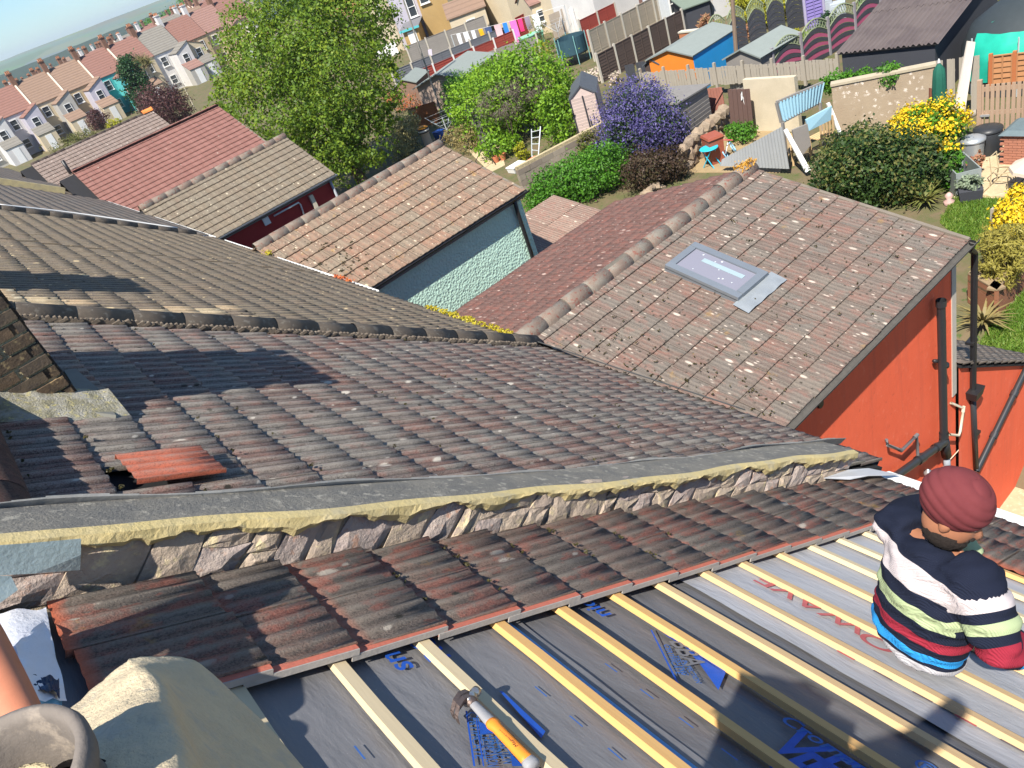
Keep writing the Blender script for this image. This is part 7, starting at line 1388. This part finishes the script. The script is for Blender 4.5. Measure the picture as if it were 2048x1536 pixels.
b = G(1068, 95); tb_ = thing('water_tank', 'pale green plastic tank used as a planter behind the grey fence', 'tank', b); MB().box((0, 0, .45), (1.6, .9, .9), Matrix.Translation(b) @ Matrix.Rotation(-.5, 4, 'Z'), taper=1.1).build('body', plain('pale_green_plastic', (.20, .48, .34), .5), tb_); MB().box((0, 0, .92), (1.85, 1.1, .06), Matrix.Translation(b) @ Matrix.Rotation(-.5, 4, 'Z')).build('rim', plain('pale_green_plastic', (.2, .48, .34)), tb_)
# washing
wlp = [vz(902, 70, 935, 125), vz(1128, 10, 1150, 70)]; wl_t = thing('washing_line', 'washing line strung above the dark grey and red fences', 'washing line', wlp[0]); MB().tube([wlp[0].lerp(wlp[1], i/10)+Vector((0, 0, -.12*math.sin(math.pi*i/10))) for i in range(11)], .012, 4).build('line', M_WHITE, wl_t)
for q in wlp: MB().tube([Vector((q.x, q.y, -11)), q], .04, 6).build('post', M_AL2, wl_t)
CL = [(917, 76, 14, 26, (.75, .76, .80), 'white towel at the left end of the line'), (932, 70, 18, 28, (.76, .76, .78), 'second white towel from the left end of the line'), (947, 66, 14, 28, (.72, .74, .80), 'third white cloth beside the yellow one'), (963, 64, 15, 18, (.80, .45, .02), 'small yellow cloth between white and navy washing'), (978, 60, 24, 38, (.06, .09, .19), 'navy towel on the line'), (997, 50, 24, 40, (.72, .45, .48), 'white and pink patterned towel next to the navy towel'), (1012, 42, 16, 38, (.03, .20, .62), 'bright blue top on the line'), (1028, 33, 24, 48, (.80, .16, .48), 'long bright pink sheet on the line'), (1042, 22, 16, 26, (.75, .04, .18), 'cherry red cloth right of the pink sheet'), (1056, 20, 18, 26, (.26, .20, .26), 'dull purple cloth near the right end of the line'), (1072, 18, 24, 38, (.75, .76, .80), 'large white sheet at the right end of the line')]
for px, py, w_, h_, c, lb in CL:
    u = (px-902)/(1128-902); ctr = wlp[0].lerp(wlp[1], u)+Vector((0, 0, -.12*math.sin(math.pi*u))); a = (wlp[1]-wlp[0]).normalized(); W2, H2 = px2m(ctr, w_)*.62, px2m(ctr, h_)*.95; n_ = a.cross(ZV).normalized(); V = []; m = 8
    for j in range(5):
        for i in range(m+1): V.append(ctr+a*(W2*(i/m-.5))-ZV*(H2*j/4)+n_*(.05*math.sin(i*1.9+px)*(j/4)+.06*math.sin(px+j)*(j/4)))
    mb = MB().add(V, [(j*(m+1)+i, j*(m+1)+i+1, (j+1)*(m+1)+i+1, (j+1)*(m+1)+i) for j in range(4) for i in range(m)])
    solo(mb, 'hanging_cloth', plain('cloth_%d' % px, c, .9, .12, 6, .2), lb, 'laundry', group='washing hung on the line', smooth=True)
solo(MB().slab([vz(863, 98, 868, 128), vz(866, 122, 868, 128), vz(860, 124, 862, 130), vz(856, 100, 862, 130)], Vector((.05, .1, 0))), 'hanging_cloth', plain('lilac_cloth', (.55, .5, .6), .9), 'lilac cloth hung on the upper grey fence', 'laundry')
# ------------------------------------------------------------------ houses across the gardens
def wmat(n, c): return stained('render_'+n, c, sc3(c, .86), .7, .35, .65, .9, .25, 30, .01)
W_CREAM, W_WHITE, W_TAN, W_TEAL, W_GREYW, W_BUFF, W_LIL = wmat('cream', (.64, .54, .38)), wmat('white', (.70, .68, .66)), wmat('tan', (.46, .31, .13)), wmat('teal', (.10, .50, .50)), wmat('grey', (.48, .46, .42)), wmat('buff', (.56, .44, .27)), wmat('lilac', (.56, .53, .60))
M_FB = plain('far_brick', (.20, .11, .075), .9, .3, 4); M_FPOT = plain('far_pot', (.48, .22, .12), .85, .2)
def far_chimney(par, c, w_=.95, d_=.55, h_=1.5, mat=None, pots=3):
    s = MB().box(c+Vector((0, 0, h_/2)), (w_, d_, h_)).build('chimney', mat or M_FB, par)
    MB().box(c+Vector((0, 0, h_+.05)), (w_+.15, d_+.15, .14)).build('chimney_cap', mat or M_FB, s)
    for i in range(pots): MB().lathe([(.11, 0), (.09, .35), (.11, .38)], Matrix.Translation(c+Vector((-w_*.35+w_*.7*i/max(1, pots-1), 0, h_+.1))), 8).build('chimney_pot', M_FPOT, s)
def far_house(label, x0, x1, yf, wall, rmat, wing=None, zg=-11.0, ze=5.4, rise=3.0, dep=8.0, detail=True, chim=True, group=None, wwall=None, sky=None):
    P0, P1 = Vector((x0, yf, zg)), Vector((x1-.02, yf, zg)); h, (A, B, Cc, Dd, a, d, L_, zt) = building('terraced_house', label, P0, P1, dep, ze, ('gable_w', rise), wall, rmat, 'house', wins=((.72 if wing == 'l' else .28, 4.1, .95, 1.35),)+(((.72 if wing == 'l' else .28, 1.5, 1.0, 1.2),) if detail else ()) if detail else (), ov=.12, group=group)
    mb = MB().box((x0, yf+dep/4, zt+rise/2+.12), (.22, dep/2+.3, .16), None)
    M_ = Matrix.Translation((x0, yf+dep/4, zt+rise/2+.1)) @ Euler((math.atan2(rise, dep/2), 0, 0)).to_matrix().to_4x4(); MB().box((0, 0, .05), (.24, math.hypot(rise, dep/2)+.1, .14), M_).build('party_coping', plain('far_coping', (.55, .47, .38), .9), h)
    if chim: far_chimney(h, Vector((x0+.1, yf+dep/2-.1, zt+rise-.5)), .6, 1.1, 1.7, random.choice((M_FB, M_FB, W_WHITE)), 3)
    if wing:
        ww = L_*.50; q0 = P0 if wing == 'l' else P1-a*ww; pd = 3.6; F0 = q0-d*pd
        _, (A2, B2, C2_, D2_, a2, d2, L2, zt2) = building('', '', F0, F0+a*ww, pd, 4.7, ('side' if wing == 'l' else 'sidel', 1.0), wwall or wall, rmat, parent=h, wins=((.5, 3.6, .9, 1.3),)+(((.5, 1.2, .9, 1.2),) if detail else ()), ov=.1)
        e0 = F0-d*2.2; building('', '', e0, e0+a*ww, 2.19, 2.2, ('mono', .9), random.choice((wwall or wall, W_CREAM, W_GREYW)), random.choice(FT), parent=h, ov=.08, doors=((.5, .85, 1.9, M_WHITE),))
    return h
spec = [(9.0, 'leftmost far terraced house with grey-white wing at the frame edge', W_GREYW, 3, 'r', W_WHITE), (13.4, 'far terraced house with bluish white rear wall beside the leftmost one', W_WHITE, 0, 'r', W_LIL), (17.9, 'far terraced house with buff tiles and small white window', W_CREAM, 1, 'r', W_GREYW), (22.5, 'far terraced house with pale lilac wing left of the turquoise house', W_BUFF, 1, 'r', W_LIL), (27.0, 'turquoise-walled far terraced house', W_TEAL, 0, 'r', W_TEAL), (31.5, 'far terraced house with cream wing behind the conifer', W_CREAM, 0, 'l', W_CREAM), (36.0, 'far terraced house with grey-green tiles right of the conifer', W_WHITE, 2, 'r', W_WHITE), (40.6, 'far terraced house with yellow-cream wing near the big tree', W_BUFF, 0, 'l', W_CREAM), (45.2, 'far terraced house with pink tiles at the edge of the big tree', W_CREAM, 3, 'r', W_BUFF), (49.8, 'far terraced house half hidden by the big tree', W_CREAM, 0, 'r', W_WHITE)]
yy_ = lambda x: 129+.16*max(0, x-34)
for i, (x, lb, wm_, ti, wg, wwm) in enumerate(spec): far_house(lb, x, x+4.5, yy_(x), wm_, FT[ti], wg, wwall=wwm, rise=3.2)
# streets beyond: roofs and chimneys only tell apart by rows
k = 0
ROWN = {168: 'second', 205: 'third', 246: 'fourth', 300: 'fifth'}
for yb, x0, n, zg in ((168, 12, 13, -11.9), (205, 14, 16, -12.8), (246, 18, 18, -13.8), (300, 24, 20, -15.2)):
    for i in range(n):
        x = x0+5.0*i; q = Vector((x+2.5, yb+.16*max(0, x-40)+3, zg+8)); dd_ = q.dot(_f); qx, qy = 1024+F_PX*q.dot(CX)/dd_, 768+F_PX*q.dot(CY)/dd_
        if not (-40 < qx < 470 and qy > -40): continue
        far_house('plain terraced house in the %s row of roofs below the skyline, %s' % (ROWN[yb], 'towards the picture edge' if qx < 120 else 'midway along' if qx < 260 else 'towards the big tree'), x, x+4.9, yb+.16*max(0, x-40)+random.uniform(-.5, .5), random.choice((W_CREAM, W_GREYW, W_WHITE)), random.choice(FT), None, zg=zg+.05*max(0, x-34)+random.uniform(-.3, .3), detail=False, chim=True, group='houses in the %s row' % ROWN[yb])
# houses opposite, top middle: rear walls and low extensions
def opp(name, label, p0, p1, dep, h, roof, wall, rmat, **k): return building(name, label, p0, p1, dep, h, roof, wall, rmat, 'house', **k)
opp('rear_wing', 'cream two-storey house wing with a small window at the top of the big tree', (765, 105), (808, 100), 5, 5.6, ('side', .9), W_CREAM, FT[3], wins=((.6, 4.0, .6, 1.0),))
opp('rear_wing', 'pale lilac-grey house wall with a tall window right of the cream wing', (812, 100), (862, 80), 5, 6.2, ('flat', .1), W_LIL, M_DFELT, wins=((.72, 3.4, .8, 1.8),))
opp('rear_wing', 'tan two-storey house wall with a white sash window', (862, 82), (915, 62), 5, 6.4, ('flat', .1), W_TAN, M_DFELT, wins=((.25, 4.0, .9, 1.4),))
e_, _q = opp('rear_extension', 'tan flat-roofed extension with turquoise fascia and white door', (822, 110), (850, 100), 5.2, 2.2, ('flat', .1), W_TAN, plain('lead_grey_roof', (.17, .17, .18), .7), fascia=plain('turquoise_fascia', (.10, .46, .50), .5), doors=((.55, .8, 1.9, M_WHITE),), ov=.25)
opp('bungalow_extension', 'cream gabled extension with striped brown tile roof behind the washing line', (915, 92), (985, 66), 4.5, 2.3, ('gable_w', 1.0), W_CREAM, FT[1], wins=((.55, 1.3, .8, .8),), ov=.15)
opp('rear_wing', 'white house wall carrying a grey satellite dish', (935, 60), (1020, 28), 5, 6.4, ('flat', .1), W_CREAM, M_DFELT)
sd_ = thing('satellite_dish', 'grey satellite dish on the white house wall', 'satellite dish', vz(1010, 12, 1020, 40)); Md = Matrix.Translation(vz(1008, 12, 1012, 42)) @ Euler((1.1, 0, -.9)).to_matrix().to_4x4(); MB().lathe([(0, .0), (.2, .03), (.42, .12), (.44, .13)], Md, 18).build('dish', plain('dish_grey', (.32, .33, .36), .6), sd_); MB().tube([Md @ Vector((0, -.4, .1)), Md @ Vector((0, 0, .5))], .02, 5).build('arm', M_GUT, sd_)
opp('bungalow_extension', 'cream gabled extension with pinkish tile roof right of the washing line', (1078, 72), (1128, 52), 4.2, 2.3, ('gable_w', 1.0), W_CREAM, FT[3], wins=((.3, 1.3, .7, .9),), ov=.15)
opp('rear_wing', 'cream house wall with a dark glazed porch at the top edge', (1030, 55), (1130, 10), 5, 6, ('flat', .1), W_CREAM, M_DFELT, wins=((.7, 3.6, .9, 1.3),))
opp('rear_wing', 'cream wall beside the red gate panel', (1150, 62), (1200, 38), 5, 4.5, ('flat', .1), W_CREAM, M_DFELT)
opp('rear_wing', 'tall white-painted gable wall above the pale grey fence', (1200, 62), (1285, 20), 5, 6, ('flat', .1), W_WHITE, M_DFELT)
masonry('pale garden wall end beside the conservatory', (1325, 50), (1348, 38), 2.0, W_GREYW, .3)
building('conservatory', 'small glazed conservatory with dark sloping roof at the top edge', (1345, 50), (1385, 32), 3, 2.2, ('mono', .5), plain('conservatory_white', (.6, .64, .68), .4), M_DFELT, 'conservatory', wins=((.3, 1.2, .9, 1.2), (.75, 1.2, .9, 1.2)))
building('brick_house', 'brown brick house wall at the top edge behind the green-roofed store', (1375, 45), (1440, 15), 5, 5, ('flat', .1), plain('dark_brick', (.20, .11, .09), .9, .25, 5), M_DFELT, 'house')
building('garden_store', 'low dark store with green-grey roof near the golden conifers', (1378, 62), (1425, 45), 2.6, 1.3, ('mono', .3), F_DARK, plain('moss_felt', (.16, .20, .16), .9), 'shed')
building('garden_store', 'white-walled store left of the big golden bush', (1432, 40), (1475, 20), 3, 2.6, ('flat', .1), W_WHITE, M_RFELT, 'outbuilding')
building('brick_house', 'pink-tiled house roof showing above the big tree', (655, 40), (720, 20), 7, 4.6, ('gable_w', 2.2), plain('orange_brick', (.45, .20, .11), .9), FT[3], 'house', z=-9)
# ------------------------------------------------------------------ far land and air
def ridge_land(name, R0, prof_, a0, a1, n, mat, z0, thick, seed):
    r = random.Random(seed); V = []; ph = [r.uniform(0, 6.28) for _ in range(6)]
    for i in range(n+1):
        an = a0+(a1-a0)*i/n; dx, dy = math.sin(an), math.cos(an); k = sum(math.sin(an*f_+p)*w_ for f_, p, w_ in zip((9, 17, 31, 63, 140, 290), ph, (.35, .25, .16, .12, .08, .06)))
        top = prof_*(1+.0)+thick*.12*k; V += [(dx*R0, dy*R0, z0), (dx*(R0+R0*.12), dy*(R0+R0*.12), top*.6+z0*.4), (dx*(R0+R0*.3), dy*(R0+R0*.3), top), (dx*(R0+R0*.8), dy*(R0+R0*.8), z0)]
    return MB().add(V, [(i*4+j, (i+1)*4+j, (i+1)*4+j+1, i*4+j+1) for i in range(n) for j in range(3)]).build(name, mat, None, True, kind='structure')
t = NT('far_fields'); p_ = t.pos(); v = t.n('ShaderNodeTexVoronoi', 'Color', Vector=p_, Scale=.006); n_ = t.noise(p_, .02, 5, .6)
M_HILL = t.out(t.mix(.35, t.mix(n_, (.035, .075, .022), (.07, .12, .035)), t.mix(.8, v, (.07, .11, .03))), .95)
M_WOOD = NT('far_woods'); p_ = M_WOOD.pos(); M_WOODS = M_WOOD.out(M_WOOD.mix(M_WOOD.noise(p_, .05, 6, .7), (.012, .028, .016), (.035, .055, .028)), .95)
ridge_land('hills', 3000, 17, rad(-40), rad(75), 160, M_HILL, -40, 30, 3)
ridge_land('valley_woods', 1000, -8.5, rad(-40), rad(80), 200, M_WOODS, -40, 26, 5)
xs = [-4000, -60, 420, 7000]; ys = [-800, -60, 420, 7000]
mb = MB(); zf = -42.0
mb.add([(-3000, 420, -41), (7000, 420, -41), (7000, 7000, -41), (-3000, 7000, -41)], [(0, 1, 2, 3)]); mb.build('far_ground', M_WOODS, None, kind='structure')
for i in range(26):
    an = rad(random.uniform(-6, 30)); R0 = random.uniform(640, 960); c = Vector((math.sin(an)*R0, math.cos(an)*R0, 0)); zt = -13.5-random.random()*5
    t_ = thing('distant_house', 'speck of a pale distant house in the hazy valley', 'house', c+Vector((0, 0, zt-6)), 'pale houses in the valley'); MB().box(c+Vector((0, 0, zt-3)), (9, 6, 6)).build('wall', W_WHITE, t_); MB().slab([c+Vector(v)+Vector((0, 0, zt)) for v in ((-5, -3.5, 0), (5, -3.5, 0), (5, 0, 3), (-5, 0, 3))], (0, 0, -.3)).build('roof', FT[1], t_)
HAZE = True
if HAZE:
    hm_ = bpy.data.materials.new('haze'); hm_.use_nodes = True; ht = hm_.node_tree; ht.nodes.clear(); ho = ht.nodes.new('ShaderNodeOutputMaterial'); hv = ht.nodes.new('ShaderNodeVolumePrincipled'); hv.inputs['Color'].default_value = (.80, .90, 1, 1); hv.inputs['Density'].default_value = .00017; hv.inputs['Anisotropy'].default_value = .2; ht.links.new(hv.outputs[0], ho.inputs['Volume'])
    MB().box((1500, 3000, 5), (9600, 9600, 116)).build('haze', hm_, None, kind='stuff')
